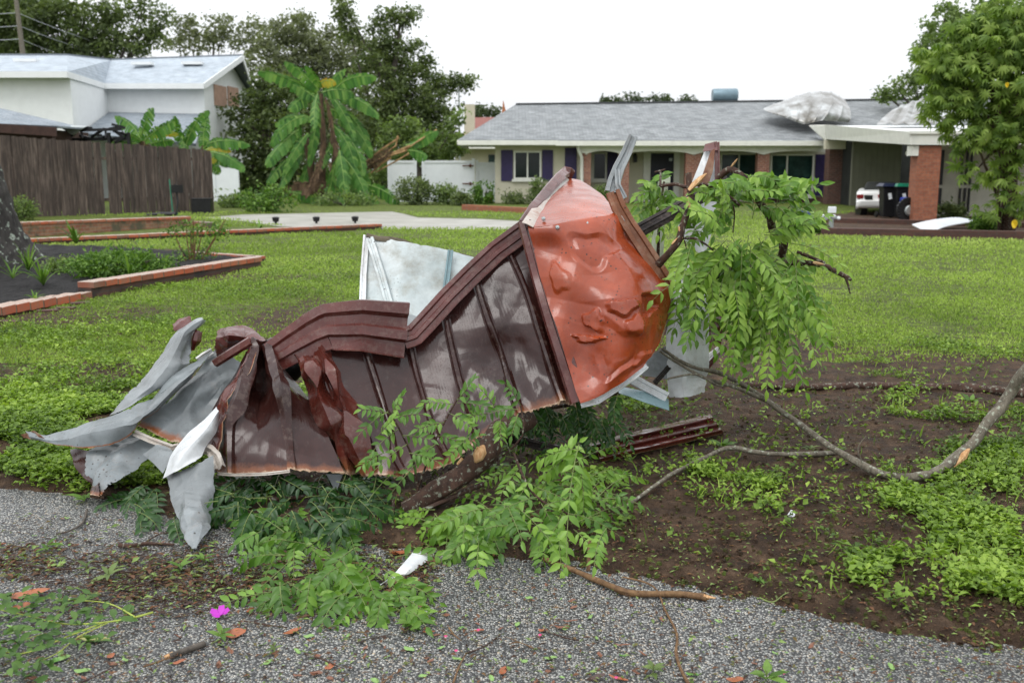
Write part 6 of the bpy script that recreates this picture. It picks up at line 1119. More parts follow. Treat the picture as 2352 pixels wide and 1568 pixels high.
# hanging branch over the right side of the wreck
b1 = T('leafy_branch', 'big broken branch with hanging bright leaflets draped over the right of the wreck', 'branch', (1.2, 5, 0))
mb = MB()
wood(mb, [c3(1155, 285, 5.2), c3(1210, 240, 5.15), c3(1265, 262, 5.12), c3(1315, 312, 5.1), c3(1375, 415, 5.1), c3(1420, 480, 5.1), c3(1435, 545, 5.15), c3(1492, 600, 5.2), c3(1480, 680, 5.25)], .017, .021)
wood(mb, [c3(1020, 800, 5.05), c3(1130, 785, 5.1), c3(1280, 742, 5.15), c3(1400, 720, 5.2), c3(1540, 712, 5.25), c3(1690, 725, 5.2), c3(1770, 765, 5.15), c3(1842, 802, 5.1)], .024, .01)
wood(mb, [c3(1808, 790, 5.12), c3(1822, 830, 5.1), c3(1832, 872, 5.1)], .008, .004); wood(mb, [c3(1560, 660, 5.2), c3(1640, 690, 5.2), c3(1700, 715, 5.2)], .01, .009)
wood(mb, [c3(1150, 285, 5.2), c3(1210, 300, 5.15), c3(1280, 330, 5.1), c3(1340, 390, 5.1)], .006, .004)
wood(mb, [c3(1003, 258, 4.98), c3(1012, 330, 4.96), c3(1015, 420, 4.94), c3(985, 500, 4.92), c3(960, 590, 4.9), c3(905, 665, 4.9), c3(850, 725, 4.95)], .015, .02)
wood(mb, [c3(862, 322, 5.1), c3(940, 314, 5.06), c3(1000, 328, 4.98), c3(1080, 312, 4.99), c3(1150, 340, 5), c3(1230, 390, 5), c3(1268, 422, 5)], .009, .008); wood(mb, [c3(1235, 420, 5), c3(1240, 480, 5.02), c3(1232, 560, 5.05)], .004, .003)
wood(mb, [c3(970, 590, 4.92), c3(1030, 590, 4.9), c3(1090, 620, 4.9), c3(1130, 650, 4.92)], .007, .004); wood(mb, [c3(985, 600, 4.9), c3(1000, 670, 4.9)], .004, .002)
wood(mb, [c3(832, 252, 5.2), c3(860, 245, 5.2), c3(886, 238, 5.2)], .005, .005); wood(mb, [c3(862, 245, 5.2), c3(860, 322, 5.1)], .005, .006)
wood(mb, [c3(1466, 465, 5), c3(1472, 560, 5.02), c3(1470, 640, 5.05)], .004, .005)
mk('limb', mb, M['barkbrown'], b1, 60)
mb = MB()
for (a, b, w_) in ((c3(1008, 345, 4.94), c3(1098, 258, 4.92), .016), (c3(1000, 380, 4.925), c3(1012, 440, 4.915), .013), (c3(955, 530, 4.9), c3(975, 590, 4.885), .007), (c3(920, 620, 4.885), c3(950, 585, 4.88), .006), (c3(1222, 225, 5.13), c3(1256, 182, 5.1), .006), (c3(1300, 290, 5.09), c3(1318, 318, 5.085), .01), (c3(1640, 712, 5.17), c3(1700, 722, 5.16), .009)):
    A, B = at(*a), at(*b); mb.tube([A, lerp(A, B, .3), lerp(A, B, .7), B], [w_ * .6, w_, w_ * .7, w_ * .12], 6, .6)
mk('split_wood', mb, M['rawwood'], b1, 50)
f1 = Fr()
polyA = [(1600, 478), (1735, 398), (1805, 450), (1850, 600), (1856, 720), (1760, 760), (1650, 660), (1565, 610)]
def inp(p, poly): return bool(inpoly(np.array([p[0]]), np.array([p[1]]), poly)[0])
cnt = 0
while cnt < 140:
    p = (random.uniform(1540, 1870), random.uniform(390, 780))
    if not inp(p, polyA) or p[0] > 1835 or (p[1] < 500 and random.random() < .5): continue
    cnt += 1; Y = random.uniform(4.82, 5.35); cx = (p[0] - 1710) / 150; L_ = random.uniform(80, 150); an = (math.radians(90) - cx * random.uniform(.1, .8) + random.gauss(0, .5)) if p[1] > 540 else (math.atan2(p[1] - 560, p[0] - 1690) + random.gauss(0, .6)); L_ *= .75 if p[1] < 540 else 1
    q_ = (p[0] + math.cos(an) * L_, max(p[1] + math.sin(an) * L_, 412 + .25 * abs(p[0] - 1760)))
    f1.frond(at(p[0], p[1], Y), at(q_[0], q_[1], Y - random.uniform(-.05, .18)), random.randint(5, 7), random.uniform(.058, .078), random.uniform(0, .22), tone=random.uniform(.25, 1))
for (a, b) in ((((1600,690),(1575,790))), ((1560,640),(1545,770)), ((1620,700),(1640,800)), ((1570,680),(1600,780)), ((1650,620),(1690,560)), ((1640,500),(1590,560)), ((1740,440),(1790,420)), ((1770,440),(1815,425)), ((1700,440),(1780,440)), ((1740,470),(1800,500)), ((1720,430),(1700,412)), ((1780,470),(1830,520)), ((1600,520),(1560,600)), ((1580,560),(1548,640)), ((1590,480),(1560,520)), ((1660,480),(1640,540)), ((1770,760),(1760,895)), ((1740,740),(1720,880)), ((1810,760),(1830,880)), ((1780,740),(1800,870)), ((1700,700),(1680,840)), ((1720,720),(1700,860)), ((1830,720),(1880,850)), ((1830,690),(1890,790)), ((1690,640),(1660,790)), ((1800,720),(1850,900)), ((1845,700),(1900,760)), ((1750,720),(1745,860)), ((1660,640),(1640,720))):
    Y = random.uniform(4.8, 5.1); f1.frond(at(a[0], a[1], Y), at(b[0], b[1], Y - .1), random.randint(5, 7), .066, .08, tone=random.uniform(.4, 1))
f1.build(b1)
b2 = T('leafy_branch', 'small upright cluster of leaves behind the black channel', 'branch', (.8, 5.9, 0)); f2 = Fr()
for (a, b) in (((870, 330), (745, 420)), ((880, 350), (760, 520)), ((870, 340), (850, 570)), ((890, 340), (945, 400)), ((880, 360), (905, 500)), ((860, 320), (800, 350)), ((870, 400), (800, 560)), ((900, 360), (960, 460)), ((860, 300), (870, 260)), ((840, 400), (740, 480)), ((850, 330), (770, 300)), ((850, 350), (735, 380)), ((900, 400), (880, 560))):
    f2.frond(at(*c3(a[0], a[1], 5.8)), at(*c3(b[0], b[1], 5.7)), 5, .07, .1, tone=random.uniform(.3, .9))
mb = MB(); wood(mb, [c3(880, 300, 5.82), c3(870, 360, 5.82), c3(860, 450, 5.84), c3(850, 620, 5.86), c3(848, 800, 5.9), c3(850, 1050, 5.95)], .006, .012); mk('limb', mb, M['barkbrown'], b2, 60); f2.build(b2)
# front branch: log, sprigs climbing over the metal, spread on the ground
b3 = T('leafy_branch', 'thick broken limb with torn pale patch and leafy sprigs in front of the wreck', 'branch', (-.2, 4.2, 0))
mb = MB(); wood(mb, [(1210, 960, 4.75), (1150, 985, 4.5), (1125, 1035, 4.3), (1085, 1078, 4.24), (1035, 1110, 4.2), (985, 1140, 4.18), (930, 1172, 4.16)], .052, .046, .3, 14)
wood(mb, [(1110, 1110, 4.3), (1000, 1160, 4.12), (930, 1190, 4.08), (890, 1220, 4.03)], .012, .008); wood(mb, [(960, 1130, 4.2), (950, 1060, 4.2), (925, 1000, 4.2), (892, 940, 4.22)], .006, .0035); wood(mb, [(960, 1120, 4.2), (1000, 1010, 4.2), (1045, 925, 4.25), (1060, 900, 4.25)], .005, .003); wood(mb, [(1140, 1060, 4.3), (1200, 1000, 4.3), (1195, 930, 4.35)], .005, .003); wood(mb, [(1180, 1040, 4.25), (1215, 1120, 4.1), (1260, 1160, 4.05), (1330, 1190, 4.0)], .006, .004)
wood(mb, [(905, 1150, 4.2), (895, 1210, 4.0), (860, 1260, 3.85), (830, 1300, 3.75)], .009, .006)
mk('limb', mb, M['barkbrown'], b3, 60)
mb = MB(); A = at(1112, 1022, 4.185); B = at(1092, 1062, 4.15); mb.tube([A, lerp(A, B, .3), lerp(A, B, .7), B], [.006, .028, .026, .006], 10, .4, sc=(1, .9)); A, B = at(1062, 1052, 4.17), at(1050, 1066, 4.155); mb.tube([A, B], [.008, .005], 6, .5); mk('split_wood', mb, M['rawwood'], b3, 60)
f3 = Fr()
for (a, b, Y) in (((892,945),(822,1000),4.2), ((895,950),(830,940),4.22), ((900,950),(925,905),4.22), ((905,960),(970,950),4.2), ((915,985),(845,1050),4.15), ((925,1000),(990,1010),4.15), ((935,1020),(860,1080),4.12), ((940,1040),(1005,1060),4.1), ((1045,930),(975,925),4.25), ((1050,920),(1090,870),4.25), ((1050,925),(1120,935),4.25), ((1035,950),(1090,985),4.2), ((1020,970),(960,985),4.2), ((1005,1000),(1070,1020),4.2), ((1000,1020),(950,1060),4.15), ((1195,930),(1160,880),4.3), ((1190,940),(1120,950),4.3), ((1190,950),(1175,1000),4.25), ((1120,950),(1070,960),4.25), ((1140,940),(1100,890),4.3), ((1150,960),(1150,1010),4.25), ((880,1040),(830,1070),4.15), ((870,1000),(905,960),4.15), ((1080,1000),(1030,1050),4.15), ((960,1060),(900,1130),4.1),((1040,1040),(1100,1000),4.2)):
    f3.frond(at(*a, Y), at(*b, Y - .08), random.randint(4, 6), .05, .08, tone=random.uniform(.15, .8))
def ground_fronds(F_, n, x0, x1, y0, y1, cx, cy, L0, L1, LL, h=(.02, .2), spread=.5, tone=(.2, 1), down=.35):
    for _ in range(n):
        px, py = random.uniform(x0, x1), random.uniform(y0, y1); hz = random.uniform(*h)
        if 930 < px < 1160 and py < 1150: continue
        a = gd(px, py, hz); an = math.atan2(py - cy + down * 100, px - cx) + random.gauss(0, spread); L_ = random.uniform(L0, L1)
        b = gd(px + math.cos(an) * L_, py + math.sin(an) * L_ * .75, max(.012, hz - random.uniform(.0, .14))); qx, qy = projn(b.x, b.y, b.z)
        if 860 < qx < 1010 and 1240 < qy < 1365: continue
        F_.frond(a, b, random.randint(4, 7), LL * random.uniform(.85, 1.15), random.uniform(.02, .18), tone=random.uniform(*tone))
ground_fronds(f3, 16, 960, 1160, 1152, 1225, 1040, 1080, 70, 110, .052, (.03, .12), .8)
ground_fronds(f3, 34, 960, 1330, 1060, 1220, 1120, 1080, 90, 150, .058, (.03, .2))
ground_fronds(f3, 40, 1150, 1400, 1040, 1220, 1230, 1080, 80, 140, .05, (.03, .2), .9)
for (a, b, h0, h1) in (((1240,1130),(1330,1015),.1,.34), ((1330,1020),(1300,1300),.34,.03), ((1300,1100),(1480,1100),.15,.06), ((1250,1160),(1390,1150),.15,.1), ((1060,1190),(985,1238),.12,.03), ((1080,1200),(1035,1285),.1,.02), ((1060,1190),(960,1230),.14,.03), ((1110,1200),(1110,1300),.1,.02), ((1340,1030),(1250,1090),.33,.2), ((1330,1030),(1230,1060),.33,.25), ((1330,1060),(1340,1180),.3,.1), ((1290,1190),(1240,1300),.12,.02), ((1330,1180),(1400,1090),.1,.05), ((1280,1200),(1290,1310),.1,.02)):
    f3.frond(gd(*a, h0), gd(*b, h1), 8, .066, .12, tone=random.uniform(.6, 1))
f3.build(b3, 'lf_front')
b4 = T('leafy_branch', 'mass of glossy leaves spilling onto the pavement below the fan panel', 'branch', (-.8, 3.8, 0)); f4 = Fr()
ground_fronds(f4, 62, 620, 930, 1150, 1370, 800, 1150, 80, 130, .052, (.01, .12), .9, (.1, .8)); ground_fronds(f4, 14, 580, 700, 1160, 1260, 760, 1150, 70, 110, .056, (.02, .1), .6, (.1, .6)); ground_fronds(f4, 14, 820, 930, 1300, 1400, 850, 1250, 60, 100, .05, (.01, .07), .9, (.3, .8))
mb = MB(); wood(mb, [gd(1, 1) and (760, 1160, 4.1), (720, 1230, 3.9), (650, 1270, 3.78)], .006, .004); wood(mb, [(880, 1180, 4.05), (820, 1290, 3.72), (700, 1330, 3.62)], .007, .004); mk('limb', mb, M['barkbrown'], b4, 60); f4.build(b4, 'lf_front')
b5 = T('leafy_branch', 'leaves coloured dark for shade, crushed under the brown wreck', 'branch', (-.9, 4.3, 0)); f5 = Fr()
ground_fronds(f5, 95, 480, 860, 1080, 1190, 660, 1050, 60, 110, .05, (.02, .15), .9, (0, .4)); ground_fronds(f5, 26, 300, 480, 1100, 1190, 380, 1090, 50, 90, .05, (.01, .08), .9, (.1, .5))
mb = MB(); wood(mb, [(860, 1110, 4.4), (700, 1140, 4.3), (560, 1150, 4.25), (420, 1150, 4.25)], .012, .006); mk('limb', mb, M['barkbrown'], b5, 60); f5.build(b5, 'lf_debris_shade')
b6 = T('leafy_branch', 'leaves with shade in their colour hanging under the bottom edge of the orange sheet', 'branch', (.5, 4.9, 0)); f6 = Fr()
for _ in range(40): px, py = random.uniform(1180, 1420), random.uniform(900, 980); Y = random.uniform(4.85, 5.2); f6.frond(at(px, py, Y), at(px + random.uniform(-40, 40), py + random.uniform(40, 80), Y - .1), 5, .052, .1, tone=random.uniform(0, .7))
mb = MB(); wood(mb, [(1150, 950, 5.1), (1300, 930, 5.05), (1430, 900, 5.1)], .012, .008); mk('limb', mb, M['barkbrown'], b6, 60); f6.build(b6, 'lf_debris_shade')
# soft leafy sprig, bottom left
b7 = T('leafy_sprig', 'fallen sprig with yellow green stems and soft oval leaves at the lower left corner', 'branch', tuple(gd(180, 1440))); f7 = Fr()
mb = MB()
def gw(pts, r0, r1, h=.012): 
    P = [gd(x, y, h + random.uniform(0, .02)) for x, y in pts]; G = catmull(np.array([list(p) for p in P]), 4, 0); mb.tube([Vector(g) for g in G], [lerp(r0, r1, i / (len(G) - 1)) for i in range(len(G))], 6, .1)
gw([(352, 1405), (300, 1419), (240, 1428), (150, 1432), (60, 1412), (-20, 1395)], .004, .0018); gw([(310, 1416), (250, 1385), (170, 1377), (110, 1372)], .003, .0015); gw([(240, 1428), (170, 1455), (110, 1480), (50, 1500), (-20, 1490)], .003, .0015); gw([(250, 1428), (180, 1462), (130, 1500), (60, 1530)], .0025, .0012); gw([(150, 1455), (100, 1455), (50, 1470)], .002, .001)
mk('stalks', mb, M['yellowstem'], b7, 60)
for _ in range(330):
    px, py = random.uniform(-60, 240), random.uniform(1360, 1560)
    if (px > 120 and py > 1480) or random.random() < .1: continue
    p = gd(px, py, random.uniform(.012, .06)); a = random.uniform(0, 6.28); L_ = random.uniform(.03, .055); f7.P.append(p); f7.D.append(Vector((math.cos(a), math.sin(a), random.uniform(-.2, .6)))); f7.N.append(Vector((random.gauss(0, .5), random.gauss(-.3, .5), 1))); f7.L.append(L_); f7.W.append(L_ * .5); f7.r.append(random.random() * .7)
for (px, py, an, L_) in ((300, 1410, 1.9, .07), (285, 1412, 1.6, .075), (262, 1420, 2.0, .07), (240, 1400, 1.7, .06), (320, 1425, 3.4, .08), (270, 1450, 4.6, .06), (230, 1460, 4.2, .05), (10, 1395, 1.8, .08), (0, 1420, 3.0, .09), (160, 1470, 4.6, .05)):
    f7.P.append(gd(px, py, .015)); f7.D.append(Vector((math.cos(an), math.sin(an), .35))); f7.N.append(Vector((.2, -.3, 1))); f7.L.append(L_); f7.W.append(L_ * .42); f7.r.append(.35)
leaves('leaves', np.array([tuple(p) for p in f7.P]), np.array([tuple(p) for p in f7.D]), np.array([tuple(p) for p in f7.N]), np.array(f7.L), np.array(f7.W), leafmat('soft_sprig_leaves', [(.04, .1, .02), (.1, .19, .04), (.17, .27, .07)], .3, .45), b7, leaf8, rr=np.array(f7.r))
# bare branches and sticks
def stick(pts, r0, r1, mat, name, label, cat='branch', raw_end=None, jit=.25, side=None, group=None, n=9):
    P = [at(*p) if p[2] > 1 else gd(*p) for p in pts]; G = catmull(np.array([list(p) for p in P]), 5, 0); m_ = len(G); ph = random.uniform(0, 99)
    Q = [Vector(g) + Vector((mn.noise(Vector(g) * 7 + Vector((ph, 0, 0))), mn.noise(Vector(g) * 7 + Vector((ph, 9, 0))), .4 * mn.noise(Vector(g) * 7 + Vector((ph, 0, 9))))) * r0 * .6 for g in G]
    rad = [lerp(r0, r1, i / (m_ - 1)) * (1 + .18 * mn.noise(Q[i] * 14)) for i in range(m_)]
    if raw_end or side:
        rt = T(name, label, cat, tuple(Q[0][:2]) + (0,), group); mb = MB(); mb.tube(Q, rad, n, jit); 
        for sp_ in side or (): P2 = [at(*p) if p[2] > 1 else gd(*p) for p in sp_[0]]; mb.tube([Vector(g) for g in catmull(np.array([list(p) for p in P2]), 4, 0)], [lerp(sp_[1], sp_[1] * .5, i / ((len(P2) - 1) * 4)) for i in range((len(P2) - 1) * 4 + 1)], 7, .2)
        mk('stem', mb, M[mat], rt, 60)
        if raw_end:
            mb = MB(); e = 0 if raw_end < 0 else -1; d = (Q[e] - Q[1 if e == 0 else -2]).normalized()
            for k in range(4): o2 = Vector([random.uniform(-.5, .5) * rad[e] for _ in range(3)]); mb.tube([Q[e] - d * .012 + o2, Q[e] + d * rad[e] * random.uniform(.8, 2.4) + o2], [rad[e] * .6, rad[e] * .15], 5, .4)
            mk('broken_end', mb, M['rawwood'], rt)
        return rt
    mb = MB(); mb.tube(Q, rad, n, jit); return mk(name, mb, M[mat], smooth=60, label=label, cat=cat, group=group)
stick([(1690, 885, .04), (1800, 887, .045), (1900, 889, .04), (2000, 884, .045), (2100, 890, .04), (2200, 889, .045), (2300, 896, .05), (2430, 910, .05), (2560, 925, .05)], .022, .034, 'barkpale2' if 'barkpale2' in M else 'barkbrown', 'fallen_branch', 'long straight brown branch lying across the soil at the lawn edge')
stick([(2470, 730, 4.7), (2352, 858, 4.75), (2322, 902, 4.78), (2272, 968, 4.74), (2212, 1040, 4.66), (2160, 1075, 4.6), (2100, 1095, 4.54), (2030, 1090, 4.57), (1985, 1070, 4.66), (1930, 1040, 4.82), (1850, 985, 5.02), (1780, 932, 5.12), (1700, 880, 5.16), (1640, 852, 5.1), (1590, 842, 5.05), (1520, 800, 5.0)], .03, .008, 'barkpale', 'fallen_branch', 'long grey lichened branch curving down from the frame edge to the wreck', side=[([(1700, 880, 5.16), (1650, 885, 5.05), (1600, 860, 5.0), (1540, 868, 4.96), (1535, 872, 4.95)], .008), ([(1790, 935, 5.2), (1700, 893, 5.1), (1620, 868, 5.04), (1560, 835, 5.0), (1515, 806, 4.98)], .012), ([(1985, 1070, 4.66), (1970, 1030, 4.66), (1990, 1000, 4.66)], .004)])
mb = MB(); A, B = at(2225, 1030, 4.66), at(2190, 1072, 4.62); mb.tube([A, lerp(A, B, .4), B], [.008, .02, .004], 6, .5); mk('split_wood', mb, M['rawwood'], label='pale torn wood chip hanging at the bend of the grey branch', cat='wood chip')
stick([(1350, 1130, .05), (1382, 1150, .04), (1420, 1169, .03), (1470, 1140, .05), (1540, 1090, .07), (1600, 1060, .08), (1650, 1035, .09), (1685, 1028, .1), (1740, 1038, .08), (1800, 1043, .06), (1870, 1042, .05), (1928, 1037, .04)], .007, .014, 'barkpale', 'fallen_branch', 'thin bent branch joining the grey branch from a sharp elbow by the leaves', raw_end=None)
stick([(1248, 1282, .03), (1310, 1305, .02), (1380, 1335, .016), (1430, 1357, .014), (1480, 1363, .014), (1560, 1364, .014), (1622, 1371, .014)], .010, .0125, 'barkred', 'fallen_stick', 'smooth brown stick with a pale cut end lying on the pavement edge', raw_end=1)
stick([(1430, 1324, .012), (1500, 1345, .01), (1528, 1400, .008), (1555, 1455, .008), (1553, 1500, .01), (1568, 1545, .01), (1600, 1600, .01)], .003, .0055, 'barkred', 'fallen_stick', 'thin reddish twig snaking over the pavement below the smooth stick', side=[([(1555, 1455, .01), (1558, 1480, .02)], .002)])
stick([(1352, 1310, .0), (1353, 1275, .05), (1357, 1240, .1)], .007, .008, 'barkred', 'upright_stub', 'short reddish stub standing in the soil beside the orange leaf', jit=.4)
stick([(200, 1170, .01), (190, 1200, .01), (160, 1218, .01), (128, 1226, .008)], .006, .004, 'bark', 'fallen_stick', 'grey twig poking from under the rusty grey point')
stick([(275, 1250, .015), (300, 1252, .012), (340, 1247, .01), (400, 1250, .01)], .01, .005, 'barkbrown', 'fallen_stick', 'knobbly brown twig left of the hanging metal point', side=[([(330, 1248, .01), (370, 1225, .02), (430, 1222, .02)], .004)])
stick([(388, 1507, .012), (425, 1494, .012), (468, 1478, .012)], .0095, .01, 'bark', 'fallen_stick', 'short thick grey twig below the pink petals', raw_end=-1)
stick([(0, 1280, .012), (60, 1295, .012), (130, 1306, .012), (220, 1300, .012)], .004, .0025, 'barkbrown', 'fallen_stick', 'thin dark twig running along the left pavement above the orange leaf', side=[([(130, 1306, .012), (80, 1275, .012)], .003)])
stick([(1990, 1120, .02), (2010, 1150, .02), (1962, 1145, .02)], .004, .003, 'barkpale', 'fallen_stick', 'tiny forked pale twig lying on the soil under the grey branch')
stick([(1980, 1222, .02), (2030, 1224, .02), (2060, 1220, .03), (2078, 1203, .04)], .004, .003, 'barkpale', 'fallen_stick', 'curved pale twig on the soil by a pink petal', side=[([(2040, 1223, .02), (2010, 1190, .03)], .003)])
stick([(1870, 1300, .015), (1905, 1320, .015), (1948, 1350, .015)], .003, .004, 'barkpale', 'fallen_stick', 'straight pale twig in the middle of the bare soil')
stick([(2040, 1400, .01), (2070, 1420, .01), (2095, 1438, .01)], .012, .014, 'barkbrown', 'fallen_stick', 'rotten bark piece on the soil edge above the pavement')
stick([(1895, 1366, .015), (1830, 1362, .015), (1805, 1362, .015), (1775, 1382, .02), (1745, 1372, .02)], .002, .0025, 'greenstem', 'fallen_twig', 'pale leafy twig reaching from the soil to the pavement', side=[([(1805, 1362, .015), (1790, 1340, .02), (1765, 1335, .02), (1745, 1340, .02)], .002)])
random.seed(77)
TW = [((520,1330),(600,1345),'dark twig beside the orange disc leaf'), ((300,1320),(430,1290),'dark twig over the damp litter band'), ((240,1380),(420,1270),'long crossing twig through the litter band'), ((560,1425),(660,1440),'twig below the torn leaves'), ((820,1475),(900,1455),'pointed bark twig near the small sprout'), ((1040,1568),(1070,1500),'greenish twig at the bottom frame edge'), ((1070,1500),(1150,1455),'reddish twig leading to a brown leaf'), ((1030,1440),(1060,1470),'short dark twig on the mid pavement'), ((860,1580),(905,1545),'hair thin curved twig at the bottom'), ((1170,1478),(1230,1490),'thin pale twig beside a green leaflet'), ((180,1568),(270,1525),'brown twig left of the thick grey twig'), ((330,1530),(400,1500),'fine twig crossing the thick grey twig'), ((700,1500),(790,1535),'light brown curved twig with a brown leaf'), ((640,1375),(760,1330),'dark twig among the spilled leaves'), ((1250,1445),(1330,1470),'thin twig right of the two green leaves'), ((2100,1380),(2230,1430),'long thin twig on the right soil edge'), ((2200,1330),(2352,1400),'straight twig under the right weeds'), ((1600,1260),(1560,1310),'thin pale twig beside the reddish stub'), ((1700,1165),(1660,1110),'small reddish twig in the soil'), ((520,1100),(530,1200),'upright dead stem in front of the shaded leaves'), ((20,1390),(120,1420),'blackish twig over the yellow stems'), ((150,1330),(140,1390),'brown twig above the sprig')]
for a, b, lab in TW:
    m_ = ((a[0] + b[0]) / 2 + random.uniform(-8, 8), (a[1] + b[1]) / 2 + random.uniform(-10, 10)); stick([(*a, .008), (*m_, .012), (*b, .008)], random.uniform(.0025, .004), .0018, random.choice(['barkbrown', 'barkred', 'bark']), 'fallen_twig', lab, cat='twig', n=6, side=[([(*m_, .012), (m_[0] + random.uniform(-40, 40), m_[1] + random.uniform(-25, 5), .015)], .0015)])
# weathered post, red strip, dark rail, paper
mb = MB(); P0 = gd(1512, 745); Yq = P0.y; mb.tube([at(1508, 745, Yq) - Vector((0, 0, .1)), at(1509, 600, Yq), at(1514, 500, Yq), at(1524, 412, Yq)], [.068, .063, .055, .05], 16, .08); pst = T('weathered_post', 'pale lichened post standing behind the black channel', 'post', tuple(P0)); mk('shaft', mb, M['barkpost'] if 'barkpost' in M else M['barkl2'] if 'barkl2' in M else bark('post_wood', (.13, .15, .1), (.33, .36, .27), None, 12, .3), pst, 50)
mb = MB(); a = at(1526, 415, Yq); mb.tube([a - Vector((0, 0, .02)), a + Vector((0, 0, .03)), a + Vector((0, 0, .05))], [.055, .055, .03], 14); mk('cap', mb, plain('pale_green_cap', (.45, .5, .38), .5, .1, 8, .1), pst, 40)
sheet('red_metal_strip', [[list(gd(x0 + k * 5.3, 1017 + k * 7.2 - d_, z_)) for x0, d_ in ((1351, 0), (1425, 18), (1500, 35), (1631, 66))] for k, z_ in enumerate((.06, .075, .05, .07, .045, .065, .035))], M['mred'], None, s=10, smooth=(.2, .3), world=True, crumple=.003, label='red brown ribbed metal strip lying on the soil right of the leaves', cat='metal strip')
chan('dark_rail', [(1160, 1003, 4.95), (1220, 1018, 4.9), (1290, 1036, 4.85)], .05, M['mblack'], parent=wr)
sheet('white_scrap', [[list(gd(868, 1345, .012)), list(gd(905, 1318, .03)), list(gd(955, 1261, .035))], [list(gd(880, 1338, .012)), list(gd(930, 1318, .02)), list(gd(975, 1270, .03))], [list(gd(872, 1343, .01)), list(gd(938, 1318, .012)), list(gd(998, 1276, .012))]], M['mwhite'], None, s=6, smooth=(.2, .3), world=True, crumple=.003, csc=9, thick=.0012, label='torn white sheet scrap lying on the pavement under a brown leaf', cat='scrap')
# fallen leaves that can be picked out one by one
def bigleaf(px, py, L_, wr_, an, mat, label, name='fallen_leaf', curl=.3, cup=.15, group=None, src=None, z=.006):
    p = gd(px, py, z)
    if src is None:
        n = 10; V = []; 
        for i in range(n + 1):
            t = i / n; w_ = L_ * wr_ * .5 * math.sin(math.pi * min(1, t * .97 + .03)) ** .75
            zc = curl * L_ * (t - .5) ** 2
            for s_ in (-1, -.5, 0, .5, 1): V.append((L_ * (t - .5), s_ * w_ * (1 + .08 * math.sin(9 * t + s_)), zc + cup * abs(s_) * w_ + .0015 * math.sin(7 * t + 3 * s_)))
        fs = [(i * 5 + k, i * 5 + k + 1, (i + 1) * 5 + k + 1, (i + 1) * 5 + k) for i in range(n) for k in range(4)]
        me = bpy.data.meshes.new(name); me.from_pydata(V, [], fs); me.materials.append(mat); me.polygons.foreach_set('use_smooth', [True] * len(fs)); me.update()
    else: me = src.data
    o = bpy.data.objects.new(name, me); COL.objects.link(o); o.location = p; o.rotation_euler = (random.uniform(-.15, .15), random.uniform(-.15, .15), an); return tag(o, label, 'leaf', group)
def lmat(name, c, c_sp=None, rough=.45):
    q = NM(name); v = q.co(); n1 = q.noise(v, 40, 6, .7); c_ = q.ramp(n1, [(.3, tuple(x * .6 for x in c)), (.65, c)])
    if c_sp: c_ = q.mix(q.ramp(q.noise(v, 55, 4), [(.52, (0, 0, 0)), (.6, (1, 1, 1))]), c_, c_sp)
    q.base(c_); q.set(Roughness=rough); q.bump(q.noise(v, 120, 3), .3, .002); return q.m
LO, LB, LY, LR, LG, LG2, LP = lmat('orange_leaf', (.34, .1, .03)), lmat('brown_leaf', (.2, .075, .035)), lmat('tan_spotted_leaf', (.55, .4, .16), (.25, .12, .04)), lmat('russet_leaf', (.34, .1, .035)), lmat('green_leaf', (.1, .27, .03)), lmat('pale_green_leaf', (.22, .38, .1)), lmat('dark_curled_leaf', (.07, .035, .028))
